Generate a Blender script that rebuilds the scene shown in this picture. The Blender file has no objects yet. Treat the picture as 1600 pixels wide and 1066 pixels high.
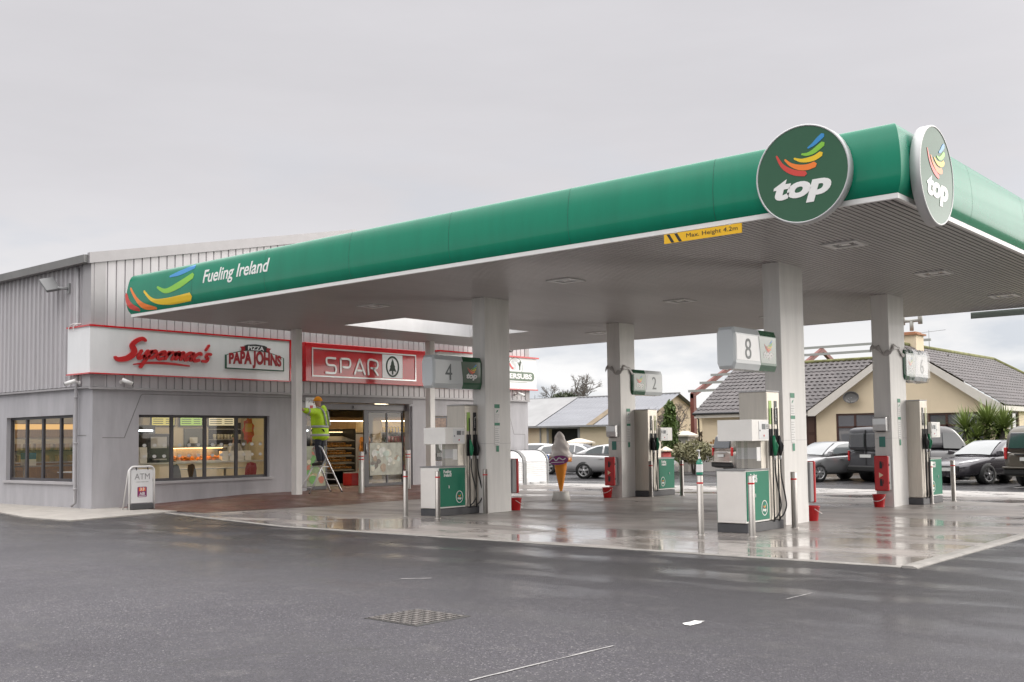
import bpy, bmesh, math, random
from mathutils import Vector, Matrix
S = bpy.context.scene
COL = S.collection
RAD = math.radians
random.seed(7)

# ------------------------------------------------------------------ camera
CAM_H = 1.65
FPX, CX, CY = 1669.593, 811.178, 589.153
PITCH, ROLL, YAW = .0590567, -.0132991, .6937699
cam_d = bpy.data.cameras.new('camera'); cam = bpy.data.objects.new('camera', cam_d); COL.objects.link(cam)
cam_d.sensor_width = 36; cam_d.sensor_fit = 'HORIZONTAL'
cam_d.lens = FPX/1600*36
cam_d.shift_x = (800-CX)/1600; cam_d.shift_y = (CY-533)/1600
cam_d.clip_start = .1; cam_d.clip_end = 4000
_fw = Vector((-math.sin(YAW), math.cos(YAW), 0)); _rt = Vector((math.cos(YAW), math.sin(YAW), 0)); _up = Vector((0, 0, 1))
_f2 = _fw*math.cos(PITCH)+_up*math.sin(PITCH); _u2 = _up*math.cos(PITCH)-_fw*math.sin(PITCH)
_r3 = _rt*math.cos(ROLL)+_u2*math.sin(ROLL); _u3 = _u2*math.cos(ROLL)-_rt*math.sin(ROLL)
cam.matrix_world = Matrix(((_r3.x, _u3.x, -_f2.x, 0), (_r3.y, _u3.y, -_f2.y, 0), (_r3.z, _u3.z, -_f2.z, CAM_H), (0, 0, 0, 1)))
S.camera = cam

# ------------------------------------------------------------------ light
S.view_settings.view_transform = 'Standard'; S.view_settings.look = 'None'
S.view_settings.exposure = 0.25; S.view_settings.gamma = 1.0
SUN_AZ = Vector((.62, .78, 0)).normalized(); SUN_EL = RAD(17)
sun_d = bpy.data.lights.new('sun', 'SUN'); sun = bpy.data.objects.new('sun', sun_d); COL.objects.link(sun)
sun_d.energy = 1.25; sun_d.angle = RAD(18); sun_d.color = (1, .95, .88)
_sd = SUN_AZ*math.cos(SUN_EL)+Vector((0, 0, math.sin(SUN_EL)))
sun.rotation_euler = _sd.to_track_quat('Z', 'Y').to_euler(); sun.location = (20, -10, 30)

W = bpy.data.worlds.new('World'); S.world = W; W.use_nodes = True
nt = W.node_tree; nt.nodes.clear()
def N(t, k, **kw):
    n = t.nodes.new(k)
    for a, b in kw.items(): setattr(n, a, b)
    return n
def sky_world():
    L = nt.links.new
    out = N(nt, 'ShaderNodeOutputWorld'); bg = N(nt, 'ShaderNodeBackground'); bg.inputs[1].default_value = .1
    sky = N(nt, 'ShaderNodeTexSky', sky_type='NISHITA', sun_disc=False, sun_elevation=SUN_EL, sun_rotation=math.atan2(SUN_AZ.x, SUN_AZ.y))
    tc = N(nt, 'ShaderNodeTexCoord'); sep = N(nt, 'ShaderNodeSeparateXYZ'); L(tc.outputs['Generated'], sep.inputs[0])
    # flat overcast sheet: brightness by elevation (brightest overhead, a luminous band low down)
    ramp = N(nt, 'ShaderNodeValToRGB'); L(sep.outputs[2], ramp.inputs[0])
    cr = ramp.color_ramp
    cols = [(0, (8.4, 8.35, 8.4)), (.06, (8.3, 8.25, 8.3)), (.13, (7.0, 6.9, 7.05)), (.22, (5.95, 5.8, 6.0)), (.39, (5.9, 5.75, 5.95)), (.47, (11, 10.8, 11)), (.56, (20, 19.6, 19.6)), (1, (31, 30.4, 30.2))]
    cr.elements[0].position = 0; cr.elements[0].color = (*cols[0][1], 1)
    cr.elements[1].position = 1; cr.elements[1].color = (*cols[-1][1], 1)
    for p, c in cols[1:-1]:
        e = cr.elements.new(p); e.color = (*c, 1)
    mp = N(nt, 'ShaderNodeMapping'); mp.inputs['Scale'].default_value = (1.0, 1.0, 4.5); L(tc.outputs['Generated'], mp.inputs[0])
    nz = N(nt, 'ShaderNodeTexNoise'); nz.inputs['Scale'].default_value = 3.4; nz.inputs['Detail'].default_value = 6; nz.inputs['Roughness'].default_value = .55
    L(mp.outputs[0], nz.inputs['Vector'])
    # broad brightness variation of the cloud sheet
    vr = N(nt, 'ShaderNodeMapRange'); vr.inputs[1].default_value = .3; vr.inputs[2].default_value = .7; vr.inputs[3].default_value = .985; vr.inputs[4].default_value = 1.06; L(nz.outputs[0], vr.inputs[0])
    mul = N(nt, 'ShaderNodeMix', data_type='RGBA', blend_type='MULTIPLY'); mul.inputs[0].default_value = 1
    L(ramp.outputs[0], mul.inputs[6]); L(vr.outputs[0], mul.inputs[7])
    # broken grey clouds and thin blue gaps low down
    nz2 = N(nt, 'ShaderNodeTexNoise'); nz2.inputs['Scale'].default_value = 6.5; nz2.inputs['Detail'].default_value = 7; nz2.inputs['Roughness'].default_value = .5
    mp2 = N(nt, 'ShaderNodeMapping'); mp2.inputs['Scale'].default_value = (1, 1, 3.2); mp2.inputs['Location'].default_value = (1.7, .4, .3); L(tc.outputs['Generated'], mp2.inputs[0]); L(mp2.outputs[0], nz2.inputs['Vector'])
    g = N(nt, 'ShaderNodeValToRGB'); L(nz2.outputs[0], g.inputs[0]); g.color_ramp.elements[0].position = .50; g.color_ramp.elements[1].position = .66
    low = N(nt, 'ShaderNodeMapRange'); low.inputs[1].default_value = .30; low.inputs[2].default_value = .08; low.inputs[3].default_value = 0; low.inputs[4].default_value = .85; L(sep.outputs[2], low.inputs[0])
    f = N(nt, 'ShaderNodeMath', operation='MULTIPLY'); L(g.outputs[0], f.inputs[0]); L(low.outputs[0], f.inputs[1])
    mx = N(nt, 'ShaderNodeMix', data_type='RGBA'); L(f.outputs[0], mx.inputs[0]); L(mul.outputs[2], mx.inputs[6]); mx.inputs[7].default_value = (5.4, 5.75, 6.35, 1)
    fin = N(nt, 'ShaderNodeMix', data_type='RGBA'); fin.inputs[0].default_value = .95; L(sky.outputs[0], fin.inputs[6]); L(mx.outputs[2], fin.inputs[7])
    # the veiled sun brightens the cloud round it
    dt = N(nt, 'ShaderNodeVectorMath', operation='DOT_PRODUCT'); L(tc.outputs['Generated'], dt.inputs[0]); dt.inputs[1].default_value = _sd
    gr = N(nt, 'ShaderNodeMapRange'); gr.inputs[1].default_value = .50; gr.inputs[2].default_value = 1; gr.inputs[3].default_value = 0; gr.inputs[4].default_value = 1; L(dt.outputs['Value'], gr.inputs[0])
    pw = N(nt, 'ShaderNodeMath', operation='POWER'); L(gr.outputs[0], pw.inputs[0]); pw.inputs[1].default_value = 3.2
    cl = N(nt, 'ShaderNodeMapRange'); cl.inputs[1].default_value = .35; cl.inputs[2].default_value = .65; cl.inputs[3].default_value = .55; cl.inputs[4].default_value = 1.2; L(nz2.outputs[0], cl.inputs[0])
    pm = N(nt, 'ShaderNodeMath', operation='MULTIPLY'); L(pw.outputs[0], pm.inputs[0]); L(cl.outputs[0], pm.inputs[1])
    ad = N(nt, 'ShaderNodeMix', data_type='RGBA', blend_type='ADD'); L(pm.outputs[0], ad.inputs[0]); L(fin.outputs[2], ad.inputs[6]); ad.inputs[7].default_value = (21, 20, 18.8, 1)
    L(ad.outputs[2], bg.inputs[0]); L(bg.outputs[0], out.inputs[0])
sky_world()

# ------------------------------------------------------------------ materials
MATS = {}
def mat(name, col, rough=.5, metal=0., var=0., vscale=3., bump=0., bscale=60., spec=.5, coat=0., rvar=0., streak=None, emit=None):
    """principled material; var = colour variation by noise, rvar = roughness variation, streak = vertical streak stretch"""
    if name in MATS: return MATS[name]
    m = bpy.data.materials.new(name); m.use_nodes = True; t = m.node_tree; L = t.links.new
    b = t.nodes['Principled BSDF']; b.inputs['Base Color'].default_value = (*col, 1); b.inputs['Roughness'].default_value = rough
    b.inputs['Metallic'].default_value = metal; b.inputs['Specular IOR Level'].default_value = spec; b.inputs['Coat Weight'].default_value = coat
    b.inputs['Coat Roughness'].default_value = .05
    if emit: b.inputs['Emission Color'].default_value = (*emit[0], 1); b.inputs['Emission Strength'].default_value = emit[1]
    if var or bump or rvar:
        tc = N(t, 'ShaderNodeTexCoord'); src = tc.outputs['Object']
        if streak:
            mp = N(t, 'ShaderNodeMapping'); mp.inputs['Scale'].default_value = streak; L(src, mp.inputs[0]); src = mp.outputs[0]
    if var or rvar:
        nz = N(t, 'ShaderNodeTexNoise'); nz.inputs['Scale'].default_value = vscale; nz.inputs['Detail'].default_value = 6; nz.inputs['Roughness'].default_value = .62; L(src, nz.inputs['Vector'])
        if var:
            mr = N(t, 'ShaderNodeMapRange'); mr.inputs[1].default_value = .28; mr.inputs[2].default_value = .72; mr.inputs[3].default_value = 1-var; mr.inputs[4].default_value = 1+var; L(nz.outputs[0], mr.inputs[0])
            mx = N(t, 'ShaderNodeMix', data_type='RGBA', blend_type='MULTIPLY'); mx.inputs[0].default_value = 1; mx.inputs[6].default_value = (*col, 1); L(mr.outputs[0], mx.inputs[7]); L(mx.outputs[2], b.inputs['Base Color'])
        if rvar:
            mr = N(t, 'ShaderNodeMapRange'); mr.inputs[1].default_value = .3; mr.inputs[2].default_value = .7; mr.inputs[3].default_value = max(.03, rough-rvar); mr.inputs[4].default_value = min(1, rough+rvar); L(nz.outputs[0], mr.inputs[0]); L(mr.outputs[0], b.inputs['Roughness'])
    if bump:
        n2 = N(t, 'ShaderNodeTexNoise'); n2.inputs['Scale'].default_value = bscale; n2.inputs['Detail'].default_value = 3; L(tc.outputs['Object'], n2.inputs['Vector'])
        bp = N(t, 'ShaderNodeBump'); bp.inputs['Strength'].default_value = bump; bp.inputs['Distance'].default_value = .01; L(n2.outputs[0], bp.inputs['Height']); L(bp.outputs[0], b.inputs['Normal'])
    MATS[name] = m; return m
def glass(name, tint=(1, 1, 1), refl=1.0, alpha=1.0):
    if name in MATS: return MATS[name]
    m = bpy.data.materials.new(name); m.use_nodes = True; t = m.node_tree; L = t.links.new; t.nodes.clear()
    out = N(t, 'ShaderNodeOutputMaterial'); tr = N(t, 'ShaderNodeBsdfTransparent'); tr.inputs[0].default_value = (*tint, 1)
    gl = N(t, 'ShaderNodeBsdfGlossy'); gl.inputs['Roughness'].default_value = .02; gl.inputs[0].default_value = (refl, refl, refl, 1)
    # Schlick reflectance that is the same from both sides of the single sheet
    ge = N(t, 'ShaderNodeNewGeometry'); dp = N(t, 'ShaderNodeVectorMath', operation='DOT_PRODUCT'); L(ge.outputs['Normal'], dp.inputs[0]); L(ge.outputs['Incoming'], dp.inputs[1])
    ab = N(t, 'ShaderNodeMath', operation='ABSOLUTE'); L(dp.outputs['Value'], ab.inputs[0]); om = N(t, 'ShaderNodeMath', operation='SUBTRACT'); om.inputs[0].default_value = 1; L(ab.outputs[0], om.inputs[1])
    pw = N(t, 'ShaderNodeMath', operation='POWER'); L(om.outputs[0], pw.inputs[0]); pw.inputs[1].default_value = 5
    fr = N(t, 'ShaderNodeMath', operation='MULTIPLY_ADD'); L(pw.outputs[0], fr.inputs[0]); fr.inputs[1].default_value = .92; fr.inputs[2].default_value = .07
    mx = N(t, 'ShaderNodeMixShader'); L(fr.outputs[0], mx.inputs[0]); L(tr.outputs[0], mx.inputs[1]); L(gl.outputs[0], mx.inputs[2]); L(mx.outputs[0], out.inputs[0])
    MATS[name] = m; return m
def emit(name, col, s):
    if name in MATS: return MATS[name]
    m = bpy.data.materials.new(name); m.use_nodes = True; t = m.node_tree; t.nodes.clear()
    out = N(t, 'ShaderNodeOutputMaterial'); e = N(t, 'ShaderNodeEmission'); e.inputs[0].default_value = (*col, 1); e.inputs[1].default_value = s; t.links.new(e.outputs[0], out.inputs[0])
    MATS[name] = m; return m

def ground_mat(name, cols, kind):
    """asphalt / concrete / brick surfaces laid in world coordinates: stains, damp patches and texture of the material itself"""
    m = bpy.data.materials.new(name); m.use_nodes = True; t = m.node_tree; L = t.links.new; b = t.nodes['Principled BSDF']
    geo = N(t, 'ShaderNodeNewGeometry'); P = geo.outputs['Position']
    def noise(sc, det=4, rgh=.6, vec=None, scale=None):
        n = N(t, 'ShaderNodeTexNoise'); n.inputs['Scale'].default_value = sc; n.inputs['Detail'].default_value = det; n.inputs['Roughness'].default_value = rgh
        v = vec or P
        if scale:
            mp = N(t, 'ShaderNodeMapping'); mp.inputs['Scale'].default_value = scale; L(v, mp.inputs[0]); v = mp.outputs[0]
        L(v, n.inputs['Vector']); return n.outputs[0]
    def rng(v, a, c, d, e):
        r = N(t, 'ShaderNodeMapRange'); r.clamp = True
        for i, x in enumerate((a, c, d, e)): r.inputs[i+1].default_value = x
        L(v, r.inputs[0]); return r.outputs[0]
    def mul(a, c):
        r = N(t, 'ShaderNodeMath', operation='MULTIPLY'); L(a, r.inputs[0])
        if isinstance(c, float): r.inputs[1].default_value = c
        else: L(c, r.inputs[1])
        return r.outputs[0]
    def mixc(f, a, c, mode='MIX'):
        r = N(t, 'ShaderNodeMix', data_type='RGBA', blend_type=mode)
        if isinstance(f, float): r.inputs[0].default_value = f
        else: L(f, r.inputs[0])
        for s, x in ((6, a), (7, c)):
            if isinstance(x, tuple): r.inputs[s].default_value = (*x, 1)
            else: L(x, r.inputs[s])
        return r.outputs[2]
    sep = N(t, 'ShaderNodeSeparateXYZ'); L(P, sep.inputs[0])
    bp = N(t, 'ShaderNodeBump')
    if kind == 'asphalt':
        vo = N(t, 'ShaderNodeTexVoronoi'); vo.inputs['Scale'].default_value = 80; L(P, vo.inputs['Vector'])
        sp = N(t, 'ShaderNodeSeparateColor'); L(vo.outputs['Color'], sp.inputs[0])
        stone = rng(sp.outputs[0], 0, 1, .58, 1.42)
        c = mixc(1., cols[0], stone, 'MULTIPLY')
        c = mixc(rng(sp.outputs[1], .93, .96, 0, .55), c, (.33, .31, .31))
        c = mixc(rng(noise(.35, 5), .35, .68, 0, .7), c, mixc(1., cols[1], stone, 'MULTIPLY'))
        c = mixc(rng(noise(2.2, 4, .7), .55, .75, 0, .3), c, (.14, .13, .125))
        # tyre tracks, laid joints, hairline cracks, oil drips
        c = mixc(rng(noise(.7, 4, .6, scale=(.16, 1.7, 1)), .52, .68, 0, .38), c, (.045, .042, .045))
        ck = N(t, 'ShaderNodeTexVoronoi', feature='DISTANCE_TO_EDGE'); ck.inputs['Scale'].default_value = .16
        wv = N(t, 'ShaderNodeVectorMath', operation='ADD'); nn = N(t, 'ShaderNodeTexNoise'); nn.inputs['Scale'].default_value = 1.1; nn.inputs['Detail'].default_value = 6; L(P, nn.inputs['Vector']); L(P, wv.inputs[0]); L(nn.outputs['Color'], wv.inputs[1]); L(wv.outputs[0], ck.inputs['Vector'])
        c = mixc(mul(rng(ck.outputs['Distance'], .0015, .005, .75, 0), rng(noise(.6, 3), .45, .6, 0, 1)), c, (.03, .028, .03))
        od = N(t, 'ShaderNodeTexVoronoi'); od.inputs['Scale'].default_value = .55; L(P, od.inputs['Vector'])
        c = mixc(mul(rng(od.outputs['Distance'], .02, .13, .55, 0), rng(noise(7, 4), .4, .6, .2, 1)), c, (.03, .028, .03))
        gr_ = N(t, 'ShaderNodeTexVoronoi'); gr_.inputs['Scale'].default_value = 9; L(P, gr_.inputs['Vector']); gs = N(t, 'ShaderNodeSeparateColor'); L(gr_.outputs['Color'], gs.inputs[0])
        c = mixc(mul(rng(gr_.outputs['Distance'], .06, .09, 1, 0), rng(gs.outputs[0], .93, .94, 0, .8)), c, (.34, .32, .30))
        # damp band where water runs off the forecourt slab
        edge = mul(rng(sep.outputs[1], 6.6, 11.6, 0, 1), rng(noise(.45, 5, .6), .28, .46, .5, 1))
        c = mixc(mul(edge, .85), c, cols[2])
        L(c, b.inputs['Base Color'])
        ro = N(t, 'ShaderNodeMath', operation='SUBTRACT'); L(rng(noise(.5, 5), .35, .65, .50, .70), ro.inputs[0]); L(mul(edge, .24), ro.inputs[1]); L(ro.outputs[0], b.inputs['Roughness'])
        pud = mul(edge, rng(noise(.9, 5, .55, scale=(.5, 1.6, 1)), .48, .62, 0, .55)); L(pud, b.inputs['Coat Weight']); b.inputs['Coat Roughness'].default_value = .16
        n1 = noise(190, 3, .7); h = N(t, 'ShaderNodeMath', operation='ADD'); L(n1, h.inputs[0]); L(vo.outputs['Distance'], h.inputs[1]); L(h.outputs[0], bp.inputs['Height'])
        bp.inputs['Distance'].default_value = .006; bp.inputs['Strength'].default_value = .8
    elif kind == 'concrete':
        c = mixc(rng(noise(.5, 6, .65, scale=(1, 1.6, 1)), .38, .66, 0, 1), cols[0], cols[1])
        # tyre-dragged grime along the lanes
        c = mixc(rng(noise(.8, 6, .6, scale=(.25, 2.4, 1)), .48, .68, 0, .8), c, cols[2])
        c = mixc(rng(noise(7, 6, .7), .58, .8, 0, .4), c, cols[2])
        c = mixc(rng(noise(45, 3), .4, .75, 0, .25), c, (.42, .40, .38))
        # oil drips
        vo = N(t, 'ShaderNodeTexVoronoi'); vo.inputs['Scale'].default_value = .9; L(P, vo.inputs['Vector'])
        c = mixc(mul(rng(vo.outputs['Distance'], .02, .16, .6, 0), rng(noise(9, 4), .4, .6, .3, 1)), c, (.06, .055, .05))
        # saw-cut bay joints
        for ax, per in ((0, 4.0), (1, 4.4)):
            fr = N(t, 'ShaderNodeMath', operation='PINGPONG'); L(sep.outputs[ax], fr.inputs[0]); fr.inputs[1].default_value = per/2
            c = mixc(rng(fr.outputs[0], .008, .016, .8, 0), c, (.05, .05, .05))
        wet = mul(rng(noise(.55, 5, .55, scale=(.6, 1.3, 1)), .40, .52, 0, 1), rng(sep.outputs[1], 17.6, 15.0, .0, 1))
        wet2 = mul(rng(noise(.5, 5, .55, scale=(.7, 1.1, 1)), .42, .54, 0, .9), rng(sep.outputs[0], -9.5, -7.0, 0., 1))
        wet3 = mul(rng(noise(.42, 5, .5, scale=(.55, 1.5, 1)), .50, .58, 0, .9), rng(sep.outputs[1], 23, 28.5, .3, 1))
        wm = N(t, 'ShaderNodeMath', operation='MAXIMUM'); L(wet, wm.inputs[0]); L(wet2, wm.inputs[1])
        wn = N(t, 'ShaderNodeMath', operation='MAXIMUM'); L(wm.outputs[0], wn.inputs[0]); L(wet3, wn.inputs[1]); wet = wn.outputs[0]
        c = mixc(mul(wet, .25), c, cols[2]); L(c, b.inputs['Base Color'])
        ro = N(t, 'ShaderNodeMath', operation='SUBTRACT'); L(rng(noise(1.1, 5), .35, .65, .42, .62), ro.inputs[0]); L(mul(wet, .47), ro.inputs[1]); L(ro.outputs[0], b.inputs['Roughness'])
        L(mul(wet, .62), b.inputs['Coat Weight']); b.inputs['Coat Roughness'].default_value = .12; b.inputs['Coat IOR'].default_value = 1.45
        L(noise(60, 4, .7), bp.inputs['Height']); bp.inputs['Distance'].default_value = .002
        iv = N(t, 'ShaderNodeMath', operation='SUBTRACT'); iv.inputs[0].default_value = .55; L(mul(wet, .5), iv.inputs[1]); L(iv.outputs[0], bp.inputs['Strength'])
    else:
        br = N(t, 'ShaderNodeTexBrick'); mp = N(t, 'ShaderNodeMapping'); L(P, mp.inputs[0]); L(mp.outputs[0], br.inputs['Vector'])
        br.inputs['Scale'].default_value = 1; br.inputs['Brick Width'].default_value = .2; br.inputs['Row Height'].default_value = .1; br.inputs['Mortar Size'].default_value = .005
        br.inputs['Color1'].default_value = (*cols[0], 1); br.inputs['Color2'].default_value = (*cols[1], 1); br.inputs['Mortar'].default_value = (.05, .045, .04, 1)
        c = mixc(rng(noise(1.2, 6), .4, .7, 0, .7), br.outputs[0], cols[2]); L(c, b.inputs['Base Color'])
        L(rng(noise(1.3, 5), .35, .65, .3, .6), b.inputs['Roughness']); L(br.outputs['Fac'], bp.inputs['Height']); bp.inputs['Distance'].default_value = -.003; bp.inputs['Strength'].default_value = .6
    L(bp.outputs[0], b.inputs['Normal'])
    MATS[name] = m; return m

# ------------------------------------------------------------------ mesh builder
def frame(o, right, up=(0, 0, 1)):
    r = Vector(right).normalized(); u = Vector(up).normalized(); n = r.cross(u); o = Vector(o)
    return Matrix(((r.x, u.x, n.x, o.x), (r.y, u.y, n.y, o.y), (r.z, u.z, n.z, o.z), (0, 0, 0, 1)))
def crv(pts, n=6):
    """Catmull-Rom through points of any dimension"""
    out = []; k = len(pts)
    for i in range(k-1):
        p = [pts[max(0, i-1)], pts[i], pts[i+1], pts[min(k-1, i+2)]]
        for j in range(n):
            t = j/n
            out.append(tuple(.5*((2*b)+(c-a)*t+(2*a-5*b+4*c-d)*t*t+(3*b-a-3*c+d)*t**3) for a, b, c, d in zip(*p)))
    out.append(tuple(pts[-1])); return out
class MB:
    def __init__(s): s.v = []; s.f = []; s.m = []; s.s = []; s.M = None
    def add(s, vs, fs, m=0, sm=False):
        o = len(s.v)
        for p in vs:
            p = Vector(p); s.v.append(s.M @ p if s.M else p)
        for f in fs: s.f.append([i+o for i in f]); s.m.append(m); s.s.append(sm)
        return s
    def box(s, x0, x1, y0, y1, z0, z1, m=0):
        return s.add([(x, y, z) for z in (z0, z1) for y in (y0, y1) for x in (x0, x1)], [(0, 2, 3, 1), (4, 5, 7, 6), (0, 1, 5, 4), (2, 6, 7, 3), (0, 4, 6, 2), (1, 3, 7, 5)], m)
    def quad(s, a, b, c, d, m=0): return s.add([a, b, c, d], [(0, 1, 2, 3)], m)
    def loft(s, rings, m=0, sm=True, closed=True, caps=True):
        n = len(rings[0]); vs = [p for r in rings for p in r]; fs = []
        for i in range(len(rings)-1):
            for j in range(n if closed else n-1):
                k = (j+1) % n; fs.append((i*n+j, i*n+k, (i+1)*n+k, (i+1)*n+j))
        o = len(s.v); s.add(vs, fs, m, sm)
        if caps and closed:
            s.f.append([o+j for j in reversed(range(n))]); s.m.append(m); s.s.append(False)
            s.f.append([o+(len(rings)-1)*n+j for j in range(n)]); s.m.append(m); s.s.append(False)
        return s
    def tube(s, pts, r, n=8, m=0, caps=True, sm=True):
        pts = [Vector(p) for p in pts]; rs = r if isinstance(r, (list, tuple)) else [r]*len(pts); rings = []; prev = None
        for i, p in enumerate(pts):
            d = (pts[min(i+1, len(pts)-1)]-pts[max(i-1, 0)])
            d = d.normalized() if d.length > 1e-9 else Vector((0, 0, 1))
            if prev is None:
                a = Vector((0, 0, 1)) if abs(d.z) < .9 else Vector((1, 0, 0)); u = d.cross(a).normalized()
            else:
                u = (prev-d*prev.dot(d)); u = u.normalized() if u.length > 1e-6 else d.orthogonal().normalized()
            prev = u; w = d.cross(u)
            rings.append([p+(u*math.cos(2*math.pi*k/n)+w*math.sin(2*math.pi*k/n))*rs[i] for k in range(n)])
        return s.loft(rings, m, sm, True, caps)
    def cyl(s, p0, p1, r0, r1=None, n=16, m=0, caps=True, sm=True): return s.tube([p0, p1], [r0, r0 if r1 is None else r1], n, m, caps, sm)
    def lathe(s, prof, c=(0, 0, 0), n=24, m=0, sm=True, caps=True):
        return s.loft([[(c[0]+r*math.cos(2*math.pi*k/n), c[1]+r*math.sin(2*math.pi*k/n), c[2]+z) for k in range(n)] for r, z in prof], m, sm, True, caps)
    def prism(s, poly, w0, w1, m=0, M=None):
        """polygon in (u,v) extruded from w0 to w1 in frame M"""
        k = len(poly); vs = [Vector((u, v, w)) for w in (w0, w1) for u, v in poly]
        if M: vs = [M @ p for p in vs]
        fs = [tuple(reversed(range(k))), tuple(range(k, 2*k))]+[(i, (i+1) % k, k+(i+1) % k, k+i) for i in range(k)]
        return s.add(vs, fs, m)
    def stroke(s, pts, w, w0, w1, M=None, m=0, n=5, round_end=True):
        """brush stroke: centre line (u,v) with half widths, extruded"""
        if not isinstance(w, (list, tuple)): w = [w]*len(pts)
        c = crv([(*p, q) for p, q in zip(pts, w)], n); Lf, Rt = [], []
        for i, (u, v, q) in enumerate(c):
            a = c[max(0, i-1)]; b = c[min(len(c)-1, i+1)]; dx, dy = b[0]-a[0], b[1]-a[1]; l = math.hypot(dx, dy) or 1
            nx, ny = -dy/l, dx/l; Lf.append((u+nx*q, v+ny*q)); Rt.append((u-nx*q, v-ny*q))
        vs = []; k = len(c)
        if round_end:
            for end in (0, -1):
                u, v, q = c[end]; a = c[1 if end == 0 else -2]; dx, dy = u-a[0], v-a[1]; l = math.hypot(dx, dy) or 1
                e = (u+dx/l*q*.8, v+dy/l*q*.8)
                if end == 0: Lf.insert(0, e); Rt.insert(0, e)
                else: Lf.append(e); Rt.append(e)
            k += 2
        for w_ in (w0, w1):
            for a, b in zip(Lf, Rt): vs += [Vector((*a, w_)), Vector((*b, w_))]
        if M: vs = [M @ p for p in vs]
        fs = []; o = 2*k
        for i in range(k-1):
            a = 2*i
            fs += [(a, a+1, a+3, a+2), (o+a, o+a+2, o+a+3, o+a+1), (a, a+2, o+a+2, o+a), (a+1, o+a+1, o+a+3, a+3)]
        return s.add(vs, fs, m)
    def build(s, name, mats, parent=None, bevel=0, seg=2, merge=True, recalc=True):
        me = bpy.data.meshes.new(name); bm = bmesh.new(); vv = [bm.verts.new(p) for p in s.v]
        for f, m, sm in zip(s.f, s.m, s.s):
            try: fc = bm.faces.new([vv[i] for i in f])
            except ValueError: continue
            fc.material_index = m; fc.smooth = sm
        if merge: bmesh.ops.remove_doubles(bm, verts=bm.verts, dist=1e-5)
        if bevel:
            ed = [e for e in bm.edges if len(e.link_faces) == 2 and e.calc_face_angle(0) > .5]
            bmesh.ops.bevel(bm, geom=ed, offset=bevel, segments=seg, affect='EDGES', profile=.5, clamp_overlap=True)
        if recalc: bmesh.ops.recalc_face_normals(bm, faces=bm.faces)
        bm.to_mesh(me); bm.free()
        for m in (mats if isinstance(mats, (list, tuple)) else [mats]): me.materials.append(m)
        o = bpy.data.objects.new(name, me); COL.objects.link(o)
        if parent: o.parent = parent
        return o
def tag(o, label=None, cat=None, group=None, kind=None):
    if label: o['label'] = label
    if cat: o['category'] = cat
    if group: o['group'] = group
    if kind: o['kind'] = kind
    return o
def thing(name, label, cat, loc=(0, 0, 0), rz=0., group=None):
    o = bpy.data.objects.new(name, None); COL.objects.link(o); o.empty_display_size = .2
    o.location = loc; o.rotation_euler = (0, 0, rz); return tag(o, label, cat, group)
def dup(root, loc, rz=None, label=None, group=None):
    r = root.copy(); COL.objects.link(r); r.location = loc
    if rz is not None: r.rotation_euler = (0, 0, rz)
    if label: r['label'] = label
    if group: r['group'] = group
    for ch in list(root.children):
        c = ch.copy(); COL.objects.link(c); c.parent = r
        for gch in list(ch.children):
            d = gch.copy(); COL.objects.link(d); d.parent = c
    return r
def text(name, body, size, M, m, parent=None, bold=0., shear=0., depth=.004, align='CENTER', sx=1., space=1., deform=None, w=.002, fit=None):
    cu = bpy.data.curves.new(name, 'FONT'); cu.body = body; cu.size = size; cu.align_x = align; cu.align_y = 'CENTER'
    cu.offset = bold; cu.shear = shear; cu.extrude = depth/2; cu.space_character = space; cu.resolution_u = 5; cu.space_line = .8
    tmp = bpy.data.objects.new('tmp', cu); COL.objects.link(tmp)
    dg = bpy.context.evaluated_depsgraph_get(); me = bpy.data.meshes.new_from_object(tmp.evaluated_get(dg))
    bpy.data.objects.remove(tmp); bpy.data.curves.remove(cu)
    xs = [v.co.x for v in me.vertices]; ys = [v.co.y for v in me.vertices]
    if fit and xs:   # fit = (width, height) exact box, centred
        cx, cy = (min(xs)+max(xs))/2, (min(ys)+max(ys))/2; fx = fit[0]/(max(xs)-min(xs)); fy = fit[1]/(max(ys)-min(ys))
        for v in me.vertices: v.co.x = (v.co.x-cx)*fx; v.co.y = (v.co.y-cy)*fy
    if deform:
        b_ = bmesh.new(); b_.from_mesh(me)
        for _ in range(3): bmesh.ops.subdivide_edges(b_, edges=[e for e in b_.edges if abs(e.verts[0].co.y-e.verts[1].co.y) > .03], cuts=1)
        bmesh.ops.triangulate(b_, faces=b_.faces); b_.to_mesh(me); b_.free()
    for v in me.vertices:
        p = Vector((v.co.x*sx, v.co.y, v.co.z+w+depth/2)); p = M @ p
        v.co = deform(p) if deform else p
    me.name = name; me.materials.clear(); me.materials.append(m)
    for p in me.polygons: p.material_index = 0
    o = bpy.data.objects.new(name, me); COL.objects.link(o)
    if parent: o.parent = parent
    return o
def join_meshes(name, objs, parent=None):
    """several mesh objects -> one mesh with their material slots kept (no ops)"""
    bm = bmesh.new(); mats = []
    for o in objs:
        off = {}
        for i, m in enumerate(o.data.materials):
            if m not in mats: mats.append(m)
            off[i] = mats.index(m)
        n0 = len(bm.faces); bm.from_mesh(o.data); bm.faces.ensure_lookup_table()
        for f in bm.faces[n0:]: f.material_index = off.get(f.material_index, 0)
    me = bpy.data.meshes.new(name); bm.to_mesh(me); bm.free()
    for m in mats: me.materials.append(m)
    for o in objs: bpy.data.objects.remove(o)
    r = bpy.data.objects.new(name, me); COL.objects.link(r)
    if parent: r.parent = parent
    return r
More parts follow.
